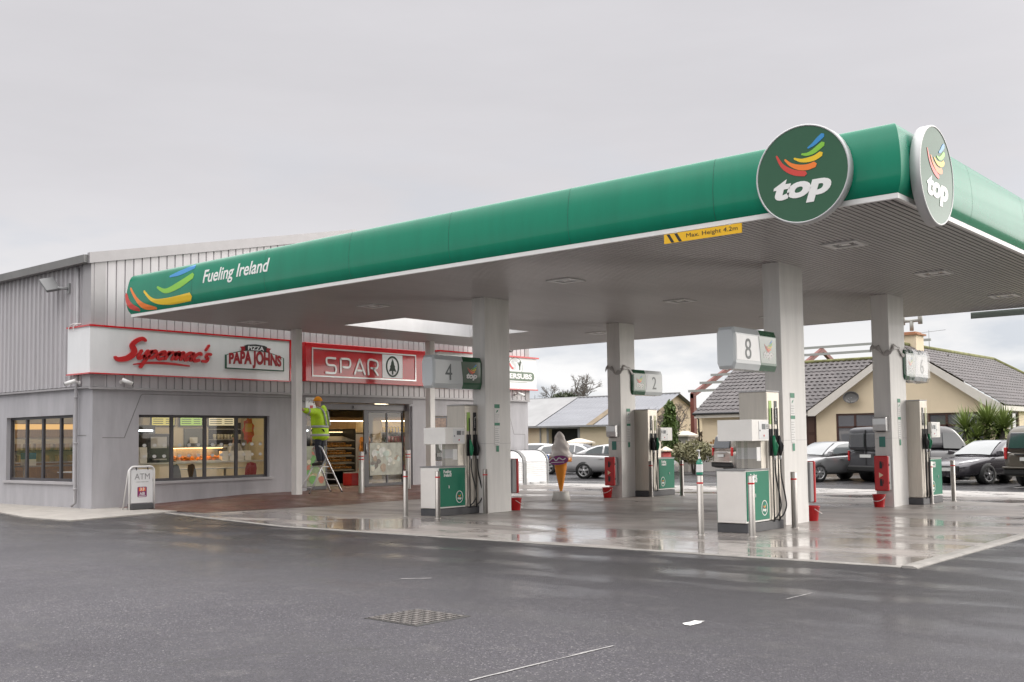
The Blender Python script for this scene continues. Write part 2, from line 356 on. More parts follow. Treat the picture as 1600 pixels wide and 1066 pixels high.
def wall_holes(mb, M, u0, u1, v0, v1, holes, t, m=0, mr=None):
    """wall sheet in frame M (u along, v up, outside = +w) with rectangular holes and reveals of depth t going inward"""
    us = sorted({u0, u1, *[h[0] for h in holes], *[h[1] for h in holes]}); vs = sorted({v0, v1, *[h[2] for h in holes], *[h[3] for h in holes]})
    for a, b in zip(us, us[1:]):
        for c, d in zip(vs, vs[1:]):
            if any(h[0] <= a and b <= h[1] and h[2] <= c and d <= h[3] for h in holes): continue
            for w in (0, -t): mb.add([M @ Vector(p) for p in ((a, c, w), (b, c, w), (b, d, w), (a, d, w))], [(0, 1, 2, 3)], m)
    for a, b, c, d in holes:
        for p, q in (((a, c), (b, c)), ((b, c), (b, d)), ((b, d), (a, d)), ((a, d), (a, c))):
            mb.add([M @ Vector(x) for x in ((*p, 0), (*q, 0), (*q, -t), (*p, -t))], [(0, 1, 2, 3)], m if mr is None else mr)
XYF = lambda x, y, z: frame((x, y, z), (1, 0, 0))    # faces -Y
YXF = lambda x, y, z: frame((x, y, z), (0, 1, 0))    # faces +X

# ------------------------------------------------------------------ palette
m_tar = ground_mat('asphalt', [(.045, .0405, .049), (.034, .031, .038), (.012, .011, .0125)], 'asphalt')
m_con = ground_mat('concrete slab', [(.375, .337, .312), (.26, .231, .213), (.13, .115, .105)], 'concrete')
m_path = mat('path concrete', (.36, .335, .305), .75, var=.18, vscale=2.5, bump=.4, bscale=70)
m_kerb = mat('kerb concrete', (.27, .255, .235), .6, var=.22, vscale=4, bump=.3)
m_brick = ground_mat('brick paving', [(.17, .062, .045), (.125, .05, .04), (.075, .045, .038)], 'brick')
m_grass = mat('grass', (.06, .09, .03), .9, var=.4, vscale=2, bump=1, bscale=30)
m_white = mat('white paint', (.78, .77, .75), .45, var=.04, vscale=6)
m_line = mat('road line paint', (.72, .71, .68), .5, var=.25, vscale=14)
m_render = mat('grey render', (.40, .39, .405), .8, var=.13, vscale=1.6, bump=.3, bscale=90, streak=(1.6, 1.6, .35))
m_clad = mat('grey cladding', (.455, .435, .445), .42, metal=.0, var=.10, vscale=1.1, streak=(3, 3, .25), coat=.15)
m_trim = mat('light trim', (.62, .61, .60), .4, var=.06)
m_gut = mat('gutter', (.20, .195, .19), .45, var=.12)
m_frame = mat('dark window frame', (.055, .05, .055), .4, var=.1)
m_glass = glass('window glass', (.86, .87, .86))
m_dark = mat('black plastic', (.018, .018, .02), .45)
m_rubber = mat('rubber', (.02, .02, .02), .7)
m_green = mat('green fascia paint', (.0, .20, .112), .22, var=.08, vscale=1.4, coat=.3, spec=.3, streak=(2.5, 2.5, .3))
m_dgreen = mat('sign green', (.03, .105, .055), .10, spec=.35, coat=.3, var=.04)
m_pgreen = mat('pump green', (.0, .165, .092), .45, coat=.04, spec=.25, var=.06, vscale=4)
m_steel = mat('brushed steel', (.44, .415, .385), .40, metal=.85, var=.08, vscale=3, streak=(14, 14, .5), rvar=.06)
m_steel2 = mat('pump steel', (.56, .52, .46), .42, metal=.6, var=.08, vscale=3, streak=(10, 10, .6))
m_alu = mat('aluminium', (.62, .62, .62), .3, metal=.8, var=.06)
m_red = mat('red plastic', (.55, .015, .018), .35, coat=.2, var=.06)
m_sred = mat('sign red', (.50, .006, .012), .15, coat=.6, var=.03)
m_swhite = mat('sign white', (.74, .74, .74), .18, coat=.5, var=.05, vscale=1.8, streak=(1.5, 1.5, .4))
m_col = mat('white column panel', (.74, .72, .69), .42, var=.09, vscale=2.2, streak=(2.5, 2.5, .3), coat=.1)
m_soff = mat('soffit slat', (.37, .342, .335), .36, metal=.15, var=.07, vscale=1.0, streak=(4, .3, 1))
m_groove = mat('soffit groove', (.06, .055, .055), .8)
m_grey = mat('mid grey', (.25, .25, .25), .5, var=.08)
m_lgrey = mat('light grey plastic', (.55, .55, .55), .4, var=.04)
m_plinth = mat('dark plinth', (.07, .07, .075), .55, var=.15, vscale=6)
m_cream = mat('cream wall', (.70, .60, .42), .7, var=.05)
m_yel = mat('yellow sign', (.80, .46, .01), .35, var=.03)
C_RED, C_ORG, C_YEL, C_GRN, C_BLU = [mat('logo '+n, c, .35, coat=.2) for n, c in (('red', (.60, .05, .035)), ('orange', (.85, .20, .02)), ('yellow', (.80, .52, .01)), ('green', (.22, .52, .04)), ('blue', (.03, .25, .56)))]

# ------------------------------------------------------------------ ground
def sheet(name, poly, z, m, thick=0., kind='structure'):
    mb = MB(); k = len(poly); mb.add([(x, y, z) for x, y in poly], [tuple(range(k))])
    if thick: mb.add([(x, y, q) for q in (z-thick, z) for x, y in poly], [(i, (i+1) % k, k+(i+1) % k, k+i) for i in range(k)])
    o = mb.build(name, m, merge=False, recalc=False)
    return tag(o, kind=kind)
sheet('ground', [(-1500, -1500), (1500, -1500), (1500, 1500), (-1500, 1500)], -.012, m_grass)
sheet('tarmac', [(-120, -60), (60, -60), (60, 47.4), (-120, 47.4)], 0, m_tar)
mb = MB()   # forecourt slab: flat top with a chamfered drop at the front and right
fp = [(-23.3, 14.55), (-17.2, 13.38), (-4.95, 13.42), (-4.95, 31.0), (-24.4, 31.0), (-26.2, 31.9), (-26.2, 26.4), (-22.0, 26.4), (-21.6, 18.5), (-22.2, 15.05)]
sheet('forecourt_slab', fp, .012, m_con, .02)
mb = MB()
def stone_run(a, b, w, h, step):
    a, b = Vector((*a, 0)), Vector((*b, 0)); d = (b-a).normalized(); n = Vector((-d.y, d.x, 0)); L_ = (b-a).length; k = max(1, int(L_/step))
    for i in range(k):
        p, q = a+d*(L_*i/k+.004), a+d*(L_*(i+1)/k-.004)
        prof = [(-.01, -.02), (-.01, h), (w*.7, h), (w, h*.35), (w, -.02)]
        mb.loft([[(*(v-n*o_).xy, z) for o_, z in prof] for v in (p, q)], sm=False)
stone_run((-17.2, 13.38), (-4.95, 13.42), .085, .017, .9); stone_run((-23.3, 14.55), (-17.2, 13.38), .085, .017, .9); stone_run((-4.95, 31.0), (-4.95, 13.335), -.20, .030, .92)
tag(mb.build('kerb', m_kerb, merge=False), kind='structure')
# brick paving rising gently to the shop front
def bz(x, y):
    t = max(0, min(1, (y-14.8)/4.2)); s = max(0, min(1, (-21.9-x)/2.0)); return .017+.165*t*s
mb = MB(); nx, ny = 10, 26
def bedge(y): return -22.2+(.6*min(1, max(0, (y-15)/3.5)))-(.4*max(0, (y-18.5)/7.9))
g_ = [[(-26.25+(bedge(y)+26.25)*i/nx, y) for i in range(nx+1)] for y in [14.9+(26.4-14.9)*j/ny for j in range(ny+1)]]
mb.add([(x, y, bz(x, y)) for r in g_ for x, y in r], [(j*(nx+1)+i, j*(nx+1)+i+1, (j+1)*(nx+1)+i+1, (j+1)*(nx+1)+i) for j in range(ny) for i in range(nx)], sm=True)
for x0, x1 in ((-26.25, -22.2),): mb.add([(x0, 14.9, 0), (x1, 14.9, 0), (x1, 14.9, .017), (x0, 14.9, .017)], [(0, 1, 2, 3)])
mb.add([(-26.25, 26.4, .0), (-22.0, 26.4, 0), (-22, 26.4, .02), (-26.25, 26.4, .182)], [(0, 1, 2, 3)])
tag(mb.build('brick_paving', m_brick), kind='structure')
sheet('daylit_slab_strip', [(-4.95, 29.0), (-4.95, 31.9), (-26.1, 31.9), (-24.4, 30.2), (-20, 29.2)], .017, mat('daylit slab concrete', (.50, .475, .45), .35, var=.2, vscale=1.2, rvar=.25), .02)  # same slab outside the canopy shade; its brighter daylight is put into this colour
sheet('footpath', [(-60, 12.6), (-27.2, 12.3), (-24.6, 11.75), (-22.6, 11.75), (-22.9, 13.2), (-23.35, 14.88), (-26.2, 14.88), (-26.2, 14.2), (-60, 14.2)], .03, m_path, .04)
# painted lines
m_worn = mat('worn line paint', (.30, .29, .285), .6, var=.35, vscale=30)
def line(poly, name='road_marking', m=None): return sheet(name, poly, .005, m or m_line)
def stripe(a, b, w):
    a, b = Vector((*a, 0)), Vector((*b, 0)); d = (b-a).normalized(); n = Vector((-d.y, d.x, 0))*w/2
    return [(a+n).xy, (b+n).xy, (b-n).xy, (a-n).xy]
line([(-5.06, 8.31), (-5.01, 8.26), (-4.945, 8.25), (-4.93, 8.42), (-4.96, 8.47), (-4.955, 8.53), (-5.0, 8.50), (-5.05, 8.50), (-5.04, 8.42)])
rr = random.Random(3)
def worn(p, q, w):     # worn dash: ragged edges
    p, q = Vector((*p, 0)), Vector((*q, 0)); k = 9; d = (q-p); n = Vector((-d.y, d.x, 0)).normalized()
    L1 = [(p+d*i/k+n*w*rr.uniform(.1, 1)).xy for i in range(k+1)]; L2 = [(p+d*i/k-n*w*rr.uniform(.1, 1)).xy for i in range(k+1)]
    return L1+L2[::-1]
line(worn((-5.06, 5.5), (-4.97, 7.1), .020), m=m_worn); line(worn((-4.95, 10.15), (-4.92, 10.7), .014), m=m_worn); line(worn((-9.42, 9.05), (-9.15, 9.3), .03), m=m_worn)
hv = Vector((math.cos(RAD(67)), math.sin(RAD(67)), 0))
for px, py in ((-19.4, 36.4), (-16.9, 37.3), (-13.2, 37.4), (-11.9, 36.7), (-9.0, 35.6)): line(stripe((px-hv.x*.9, py-hv.y*.9), (px+hv.x*4.4, py+hv.y*4.4), .1))
line(stripe((-13.6, 30.8), (-12.2, 32.3), .12)); line(stripe((-12.2, 32.3), (-9.6, 32.2), .12))
line(stripe((-26.5, 33.4), (-18.5, 33.9), .12)); line(stripe((-24.5, 32.3), (-17.5, 32.9), .1))
# drain cover set in the tarmac
t = thing('drain_cover', 'rusty iron drain cover with raised studs let into the tarmac', 'drain cover', (-7.25, 7.18, 0), RAD(-2)); t.scale = (.87, .87, 1)
mb = MB(); mb.box(-.42, .42, -.40, .40, -.03, .004); mb.build('frame', mat('drain iron edge', (.035, .032, .03), .6, var=.3, vscale=8), t)
mb = MB()
for i in range(9):
    for j in range(9):
        mb.box(-.385+i*.085, -.385+i*.085+.06, -.37+j*.083, -.37+j*.083+(.03 if (i+j) % 2 else .055), .0045, .011)
mb.build('grid', mat('drain iron', (.125, .112, .105), .55, var=.3, vscale=10), t)

# ------------------------------------------------------------------ shop building
shop = thing('shop_building', 'grey metal clad shop with lit windows beside the forecourt', 'shop', (-26.2, 14.2, 0))
# children are built in world coordinates and shifted by the empty's location
def P(o, root):
    o.parent = root; o.matrix_parent_inverse = Matrix.Translation(-Vector(root.location)); return o
def ridge(y): return 6.44+(y-14.2)*.2105 if y < 23.1 else 6.44+(32.0-y)*.2105
mb = MB()
FW = (15.52, 19.80, .66, 2.47); DR = (21.2, 25.62, 0, 2.92); SW = (26.8, 27.55, .96, 2.54); LW = (27.2, 31.0, .70, 2.48)
wall_holes(mb, frame((-26.2, 0, 0), (0, 1, 0)), 14.2, 32.0, 0, 3.15, [FW, DR, SW], .24)
ML = frame((0, 14.2, 0), (1, 0, 0))
wall_holes(mb, ML, -60, -26.2, 0, 3.15, [(-31.0, -27.2, .70, 2.48)], .24)
mb.quad((-26.2, 32, 0), (-60, 32, 0), (-60, 32, 3.15), (-26.2, 32, 3.15))
mb.box(-26.2, -26.13, 25.70, 26.55, .02, 2.86); mb.box(-26.2, -26.14, 20.72, 21.12, .02, 2.9)
P(mb.build('wall', m_render), shop)
mb = MB()      # fine joint lines in the render
def groove(pts, M):
    for a, b in zip(pts, pts[1:]): mb.stroke([a, b], .011, .0005, .004, M, n=1, round_end=False)
groove([(14.48, 1.86), (15.1, 1.85), (15.57, 2.98), (15.62, 3.02), (20.61, 3.03)], frame((-26.2, 0, 0), (0, 1, 0)))
P(mb.build('joint_line', m_gut), shop); mb = MB()
groove([(30.85, 2.74), (31.15, 1.88), (31.8, 1.87), (31.79, .2)], frame((-26.2, 0, 0), (0, 1, 0)))
P(mb.build('joint_line', m_gut), shop); mb = MB()
groove([(-27.1, 1.93), (-26.5, 1.92)], ML)
P(mb.build('joint_line', m_gut), shop)
def cladding(mb, M, u0, u1, v0, top, pitch=.25, dep=.045, prof=None):
    us = []; u = u0
    while u < u1-1e-6:
        for du, w in prof or ((0, 0), (.12, 0), (.145, dep), (.215, dep), (.24, 0)): us.append((u+du, w))
        u += pitch
    us = [a for a in us if a[0] <= u1]+[(u1, 0)]
    n = len(us); vs = [M @ Vector((u, v0, w)) for u, w in us]+[M @ Vector((u, top(u), w)) for u, w in us]
    mb.add(vs, [(i, i+1, n+i+1, n+i) for i in range(n-1)])
mb = MB(); cladding(mb, frame((-26.19, 0, 0), (0, 1, 0)), 14.3, 32.0, 3.18, lambda y: ridge(y)+.02, prof=((0, 0), (.020, 0), (.030, .03), (.24, .03)))
cladding(mb, frame((0, 14.19, 0), (1, 0, 0)), -60, -26.55, 3.22, lambda x: 6.42)
P(mb.build('cladding', m_clad, recalc=False), shop)
mb = MB()   # corner flashings, drip trims, verge
mb.box(-26.55, -26.15, 14.10, 14.19, 3.19, 6.45); mb.box(-26.19, -26.14, 14.19, 14.5, 3.19, 6.50); mb.box(-26.19, -26.14, 31.8, 32.05, 3.19, 6.45)
mb.box(-26.19, -26.10, 14.08, 32.02, 3.12, 3.18); mb.box(-60, -26.19, 14.11, 14.19, 3.15, 3.20)
for y0, y1 in ((14.02, 23.1), (23.1, 32.2)):
    mb.add([(x, y, ridge(y)+z) for x in (-26.2, -26.08) for y in (y0, y1) for z in (-.02, .26)], [(0, 1, 3, 2), (4, 6, 7, 5), (0, 4, 5, 1), (2, 3, 7, 6), (1, 5, 7, 3), (0, 2, 6, 4)])
P(mb.build('trim', mat('flashing grey', (.34, .325, .33), .45, var=.06)), shop)
mb = MB(); mb.loft([[(x, 14.10, 6.40), (x, 13.92, 6.40), (x, 13.90, 6.60), (x, 14.10, 6.62)] for x in (-60, -26.16)], sm=False)
P(mb.build('gutter', m_gut), shop)
mb = MB()
mb.add([(x, y, ridge(y)+.18) for x in (-26.15, -60) for y in (14.0, 23.1, 32.1)], [(0, 1, 4, 3), (1, 2, 5, 4)])
mb.add([(-60, 14.2, 0), (-60, 32, 0), (-60, 32, 6.5), (-60, 23.1, 8.4), (-60, 14.2, 6.5)], [(0, 1, 2, 3, 4)]); mb.quad((-26.3, 32, 3.1), (-60, 32, 3.1), (-60, 32, 6.5), (-26.3, 32, 6.5))
P(mb.build('roof', m_grey), shop)
mb = MB(); mb.tube([(-26.86, 14.12, 6.35), (-26.86, 14.12, 3.4), (-26.86, 14.10, 3.1), (-26.86, 14.10, .16), (-26.92, 14.02, .09)], .045, 10)
for z in (.5, 1.7, 2.9): mb.cyl((-26.86, 14.10, z), (-26.86, 14.10, z+.05), .056, n=10)
P(mb.build('downpipe', mat('grey pipe', (.36, .35, .355), .45, var=.08)), shop)
def window(M, u0, u1, v0, v1, bars, set_back=.14, fm=m_frame):
    """frame + one glazed pane object, set back into the wall; M outside face"""
    mb = MB(); f = .07
    def b(a, c, d, e, w0, w1):
        vs = [M @ Vector((u, v, w)) for w in (w0, w1) for v in (d, e) for u in (a, c)]
        mb.add(vs, [(0, 2, 3, 1), (4, 5, 7, 6), (0, 1, 5, 4), (2, 6, 7, 3), (0, 4, 6, 2), (1, 3, 7, 5)])
    s = -set_back
    b(u0, u1, v0, v0+f*1.1, s-.05, s+.02); b(u0, u1, v1-f, v1, s-.05, s+.02)
    b(u0, u0+f, v0+f*1.1, v1-f, s-.05, s+.02); b(u1-f, u1, v0+f*1.1, v1-f, s-.05, s+.02)
    for x in bars: b(x-.045, x+.045, v0+f*1.1, v1-f, s-.05, s+.02)
    w = P(mb.build('window', fm), shop)
    mb = MB(); mb.add([M @ Vector((u, v, s-.015)) for u, v in ((u0+f, v0+f), (u1-f, v0+f), (u1-f, v1-f), (u0+f, v1-f))], [(0, 1, 2, 3)])
    g = mb.build('pane', m_glass); g.parent = w
    mb = MB(); vs = [M @ Vector((u, v, w_)) for w_ in (-.10, .05) for v in (v0-.07, v0-.004) for u in (u0-.12, u1+.12)]
    mb.add(vs, [(0, 2, 3, 1), (4, 5, 7, 6), (0, 1, 5, 4), (2, 6, 7, 3), (0, 4, 6, 2), (1, 3, 7, 5)])
    g = mb.build('sill', mat('window sill', (.40, .385, .39), .7, var=.1)); g.parent = w
MF = frame((-26.2, 0, 0), (0, 1, 0))
window(MF, *FW, [16.60, 17.66, 18.72])
window(ML, -31.0, -27.2, .70, 2.48, [-30.05, -29.1, -28.1])
# shop front: fixed glass, sliding door, beam above
mb = MB(); mb.box(-26.42, -26.12, 20.72, 25.72, 2.93, 3.11)
P(mb.build('lintel', mat('lintel grey', (.20, .19, .195), .6, var=.1)), shop)
def leaf(name, y0, y1, st, x=-26.40, mid=None, dark0=False):
    mb = MB(); z0, z1 = .19, 2.70
    mb.box(x-.03, x+.03, y0, y0+st, z0, z1); mb.box(x-.03, x+.03, y1-.06, y1, z0, z1); mb.box(x-.03, x+.03, y0+st, y1-.06, z0, z0+.10); mb.box(x-.03, x+.03, y0+st, y1-.06, z1-.08, z1)
    if mid: mb.box(x-.025, x+.025, mid-.03, mid+.03, z0+.1, z1-.08)
    w = P(mb.build(name, m_frame), shop)
    mb = MB(); mb.quad((x, y0+st, z0+.1), (x, y1-.06, z0+.1), (x, y1-.06, z1-.08), (x, y0+st, z1-.08)); g = mb.build('pane', m_glass); g.parent = w
    return w
leaf('fixed_glazing', 21.22, 22.15, .06)
d_ = leaf('sliding_door', 23.72, 25.50, .20, mid=24.75)
mb = MB(); mb.cyl((-26.35, 23.80, 1.25), (-26.35, 23.80, 1.6), .015, n=8); h = mb.build('handle', m_alu); h.parent = d_
mb = MB(); mb.box(-26.46, -26.33, 21.22, 25.60, 2.705, 2.90); mb.box(-26.33, -26.29, 23.2, 23.4, 2.75, 2.83)
P(mb.build('door_header', mat('header metal', (.13, .12, .125), .4, var=.1)), shop)
# interior shell
mb = MB(); X1 = -37.5
mb.quad((-26.45, 14.45, .18), (-26.45, 31.8, .18), (X1, 31.8, .18), (X1, 14.45, .18)); P(mb.build('floor', mat('shop floor tile', (.42, .38, .33), .25, var=.1)), shop)
mb = MB(); mb.quad((-26.45, 14.45, 3.05), (-26.45, 31.8, 3.05), (X1, 31.8, 3.05), (X1, 14.45, 3.05)); P(mb.build('ceiling', mat('shop ceiling', (.7, .68, .62), .8)), shop)
mb = MB(); mb.quad((X1, 14.45, .18), (X1, 31.8, .18), (X1, 31.8, 3.05), (X1, 14.45, 3.05)); mb.quad((-26.45, 31.8, .18), (X1, 31.8, .18), (X1, 31.8, 3.05), (-26.45, 31.8, 3.05)); mb.quad((X1, 14.45, .18), (X1, 14.45, 3.05), (-37.4, 14.45, 3.05), (-37.4, 14.45, .18))
mb.box(-36.0, -28.6, 22.6, 22.75, .19, 3.04); mb.box(-31.65, -31.5, 18.8, 22.595, .19, 3.04); mb.box(-36.15, -36.0, 14.5, 22.75, .19, 3.04)
P(mb.build('inner_wall', m_cream), shop)
m_tube = emit('ceiling lamp glow', (1, .83, .58), 9.0)
protoL = None
for i, (x, y) in enumerate([(-28.2, 15.6), (-28.2, 17.4), (-28.2, 19.3), (-30.2, 16.2), (-30.0, 18.9), (-33.2, 15.8), (-27.6, 22.3), (-27.6, 24.6), (-29.3, 22.3), (-29.3, 24.6), (-31.6, 23.4), (-31.6, 26.0), (-29.0, 27.6), (-29.6, 29.8), (-28.0, 26.2), (-30.6, 20.9), (-34.6, 16.4), (-34.6, 18.6), (-31.0, 15.4)]):
    if not protoL:
        protoL = thing('ceiling_lamp', 'square glowing lamp panel in the shop ceiling', 'lamp', (x, y, 3.03), 0, 'lamps in the shop ceiling')
        mb = MB(); mb.box(-.3, .3, -.3, .3, -.02, .015); mb.build('housing', m_white, protoL)
        mb = MB(); mb.box(-.27, .27, -.27, .27, -.03, -.021); mb.build('diffuser', m_tube, protoL)
    else: dup(protoL, (x, y, 3.03))

# ------------------------------------------------------------------ canopy
CX0, CX1, CY0, CY1, CZ = -24.95, -5.28, 14.56, 29.6, 4.92
can = thing('forecourt_canopy', 'large green edged fuel canopy with ribbed grey soffit on white columns', 'canopy', (-15, 22, 0))
SK = (-22.7, -20.3, 19.7, 24.9)
mb = MB(); x = CX0+.06
while x < CX1-.06:
    a, b = x, min(x+.072, CX1-.05)
    for y0, y1 in (((CY0+.05, SK[2]), (SK[3], CY1-.05)) if SK[0]-.08 < a < SK[1] else ((CY0+.05, CY1-.05),)):
        mb.add([(a+.006, y0, CZ+.012), (a+.012, y0, CZ), (b-.012, y0, CZ), (b-.006, y0, CZ+.012), (a+.006, y1, CZ+.012), (a+.012, y1, CZ), (b-.012, y1, CZ), (b-.006, y1, CZ+.012)], [(0, 1, 5, 4), (1, 2, 6, 5), (2, 3, 7, 6)])
    x += .1
for a, b, c, d in ((CX0, SK[0], CY0, CY1), (SK[1], CX1, CY0, CY1), (SK[0], SK[1], CY0, SK[2]), (SK[0], SK[1], SK[3], CY1)):
    mb.quad((a, c, CZ+.013), (b, c, CZ+.013), (b, d, CZ+.013), (a, d, CZ+.013), 1)
P(mb.build('soffit', [m_soff, m_groove], merge=False, recalc=False), can)
PROF = [(-.06, 5.978), (-.012, 5.968), (.03, 5.90), (.068, 5.74), (.092, 5.55), (.10, 5.38), (.092, 5.22), (.068, 5.10), (.03, 5.015), (.012, 4.988)]
def bulge(z):
    for (o0, z0), (o1, z1) in zip(PROF, PROF[1:]):
        if z1 <= z <= z0: return o1+(o0-o1)*(z-z1)/(z0-z1)
    return -.05
pr = crv(PROF, 3); mb = MB()
def offs(o): return [(CX0-o, CY0-o), (CX1+o, CY0-o), (CX1+o, CY1+o), (CX0-o, CY1+o)]
for i in range(4):
    r = [[(*offs(o)[i], z) for o, z in pr], [(*offs(o)[(i+1) % 4], z) for o, z in pr]]
    mb.loft(r, sm=True, closed=False)
o_ = mb.build('fascia', m_green, merge=False); P(o_, can)
for i in range(1, 7):      # butt joints between fascia panels
    x = CX0+(CX1-CX0)*i/7; mb = MB(); mb.loft([[(q, CY0-o-.0015, z) for o, z in pr] for q in (x-.004, x+.004)], closed=False); P(mb.build('panel_seam', mat('seam green', (.0, .07, .04), .5)), can)
for i in range(1, 5):
    y = CY0+(CY1-CY0)*i/5; mb = MB(); mb.loft([[(CX1+o+.0015, q, z) for o, z in pr] for q in (y-.004, y+.004)], closed=False); P(mb.build('panel_seam', mat('seam green', (.0, .07, .04), .5)), can)
mb = MB(); a = offs(.012); b = offs(-.05)
for i in range(4):
    j = (i+1) % 4
    mb.quad((*a[i], CZ-.005), (*a[j], CZ-.005), (*a[j], 4.99), (*a[i], 4.99)); mb.quad((*a[i], CZ-.005), (*a[j], CZ-.005), (*b[j], CZ-.005), (*b[i], CZ-.005))
P(mb.build('edge_trim', m_white), can)
mb = MB()
for a, b, c, d in ((CX0, SK[0], CY0, CY1), (SK[1], CX1, CY0, CY1), (SK[0], SK[1], CY0, SK[2]), (SK[0], SK[1], SK[3], CY1)):
    mb.quad((a, c, 5.88), (b, c, 5.88), (b, d, 5.88), (a, d, 5.88))
P(mb.build('roof', m_grey), can)
mb = MB()
for a, b in (((SK[0], SK[2]), (SK[1], SK[2])), ((SK[1], SK[2]), (SK[1], SK[3])), ((SK[1], SK[3]), (SK[0], SK[3])), ((SK[0], SK[3]), (SK[0], SK[2]))): mb.quad((*a, CZ-.002), (*b, CZ-.002), (*b, 6.0), (*a, 6.0))
P(mb.build('rooflight_reveal', m_swhite), can)
# columns: front pair deep, back pair shorter, two slim posts by the shop
COLS = dict(A1=(-9.30, -8.95, 18.42, 19.42), A2=(-16.48, -16.10, 18.15, 19.02), B1=(-9.58, -9.17, 24.42, 25.42), B2=(-17.42, -16.98, 24.85, 25.6))
for k, (a, b, c, d) in COLS.items():
    mb = MB(); mb.box(a, b, c, d, .0, CZ+.01)
    o = P(mb.build('column', m_col, bevel=.012), can)
    mb = MB(); zj = 2.9
    for z in (1.58,): mb.box(a-.001, b+.0015, c-.0015, d+.0015, z, z+.004)
    s_ = mb.build('panel_joint', m_grey); s_.parent = o
for x, y in ((-24.64, 19.38), (-24.66, 24.85)):
    mb = MB(); mb.box(x, x+.22, y, y+.22, .1, CZ+.01); o = P(mb.build('post', m_col, bevel=.008), can)
# soffit lamps
m_lampdim = mat('lamp lens', (.30, .29, .27), .15, coat=.5)
for x, y in ((-7.27, 17.5), (-7.27, 21.95), (-7.25, 26.76), (-13.2, 17.41), (-13.24, 21.95), (-13.2, 26.76), (-19.01, 17.41), (-23.77, 17.41), (-19.06, 26.77), (-23.7, 27.0)):
    mb = MB(); mb.box(x-.30, x+.30, y-.28, y-.17, CZ-.02, CZ+.01); mb.box(x-.30, x+.30, y+.17, y+.28, CZ-.02, CZ+.01); mb.box(x-.30, x-.2, y-.17, y+.17, CZ-.02, CZ+.01); mb.box(x+.2, x+.30, y-.17, y+.17, CZ-.02, CZ+.01)
    o = P(mb.build('light_fitting', m_trim), can)
    mb = MB(); mb.box(x-.2, x+.2, y-.17, y+.17, CZ-.006, CZ+.004); mb.box(x-.08, x+.08, y-.07, y+.07, CZ-.012, CZ-.0061, 1); l_ = mb.build('lens', [m_lampdim, m_white]); l_.parent = o
# lettering and swoosh on the fascia, bent to its bulge
def bend(p): return Vector((p.x, CY0-bulge(p.z)-(CY0-p.y), p.z))
o = text('lettering', 'Fueling Ireland', .4, XYF(-20.42, CY0, 5.545), m_white, None, bold=.006, shear=.2, fit=(2.52, .40), deform=bend); P(o, can)
sw = MB()
for i, (pts, w) in enumerate(((([(-25.06, 5.50), (-24.90, 5.22), (-24.50, 5.06)]), [.05, .085, .04]), ([(-24.87, 5.64), (-24.56, 5.33), (-24.25, 5.13), (-23.74, 5.035)], [.03, .05, .075, .03]), ([(-24.22, 5.50), (-23.8, 5.23), (-23.15, 5.15), (-22.22, 5.17)], [.03, .05, .085, .10]), ([(-23.62, 5.54), (-23.23, 5.41), (-22.67, 5.50), (-22.12, 5.67)], [.03, .06, .085, .075]), ([(-23.11, 5.755), (-22.68, 5.80), (-22.10, 5.89)], [.025, .06, .05]))):
    sw.stroke(pts, w, .003, .007, XYF(0, CY0, 0), m=i, n=10)
o = sw.build('swoosh_emblem', [C_RED, C_ORG, C_YEL, C_GRN, C_BLU])
b_ = bmesh.new(); b_.from_mesh(o.data)
for _ in range(3): bmesh.ops.subdivide_edges(b_, edges=[e for e in b_.edges if abs(e.verts[0].co.z-e.verts[1].co.z) > .02], cuts=1)
bmesh.ops.triangulate(b_, faces=b_.faces)
for v in b_.verts: v.co = bend(v.co)
b_.to_mesh(o.data); b_.free(); P(o, can)

# ------------------------------------------------------------------ emblem pieces shared by the signs
def swoosh(mb, M, s, w=.003, d=.004, m0=0):
    """five feathered strokes, unit disc coordinates scaled by s"""
    K = [([(-.55, .47), (-.46, .29), (-.34, .16), (-.15, .05), (.08, -.01)], [.02, .035, .05, .058, .055]),
         ([(-.36, .36), (-.24, .24), (-.06, .15), (.13, .12), (.30, .15)], [.02, .035, .055, .062, .06]),
         ([(-.15, .35), (-.01, .285), (.15, .27), (.31, .29), (.44, .35)], [.02, .035, .05, .055, .055]),
         ([(.02, .41), (.15, .39), (.29, .43), (.41, .50), (.49, .55)], [.02, .035, .05, .055, .052]),
         ([(.16, .52), (.27, .57), (.38, .65), (.49, .73)], [.018, .035, .05, .05])]
    for i, (p, w_) in enumerate(K): mb.stroke([(a*s, b*s) for a, b in p], [q*s for q in w_], w, w+d, M, m=m0+i)
LOGO = [C_RED, C_ORG, C_YEL, C_GRN, C_BLU]
def bolditalic(name, body, M, fit, m, parent, w=.003, depth=.004): return text(name, body, 1, M, m, parent, bold=.05, shear=.22, depth=depth, fit=fit, w=w)

# ------------------------------------------------------------------ round brand signs on the canopy
def round_sign(label, loc, rz):
    t = thing('round_sign', label, 'sign', loc, rz); M = frame((0, 0, 0), (1, 0, 0)); r = .722
    mb = MB(); n = 56
    def ring(rad, y): return [(rad*math.cos(2*math.pi*k/n), y, rad*math.sin(2*math.pi*k/n)) for k in range(n)]
    mb.loft([ring(.70, .15), ring(r, .14), ring(r, .012), ring(r-.012, 0), ring(r-.026, 0), ring(r-.03, .012)], caps=False)
    mb.add(ring(.70, .15), [tuple(range(n))]); mb.build('casing', mat('casing grey', (.50, .50, .50), .45, metal=.25, var=.06), t)
    mb = MB(); mb.add(ring(r-.027, .008), [tuple(range(n))]); mb.build('face', m_dgreen, t)
    mb = MB(); swoosh(mb, M, .69, w=-.006, d=.004); mb.build('swoosh_emblem', LOGO, t)
    bolditalic('lettering', 'top', frame((.0, 0, -.235), (1, 0, 0)), (.89, .39), m_white, t, w=-.006)
    return t
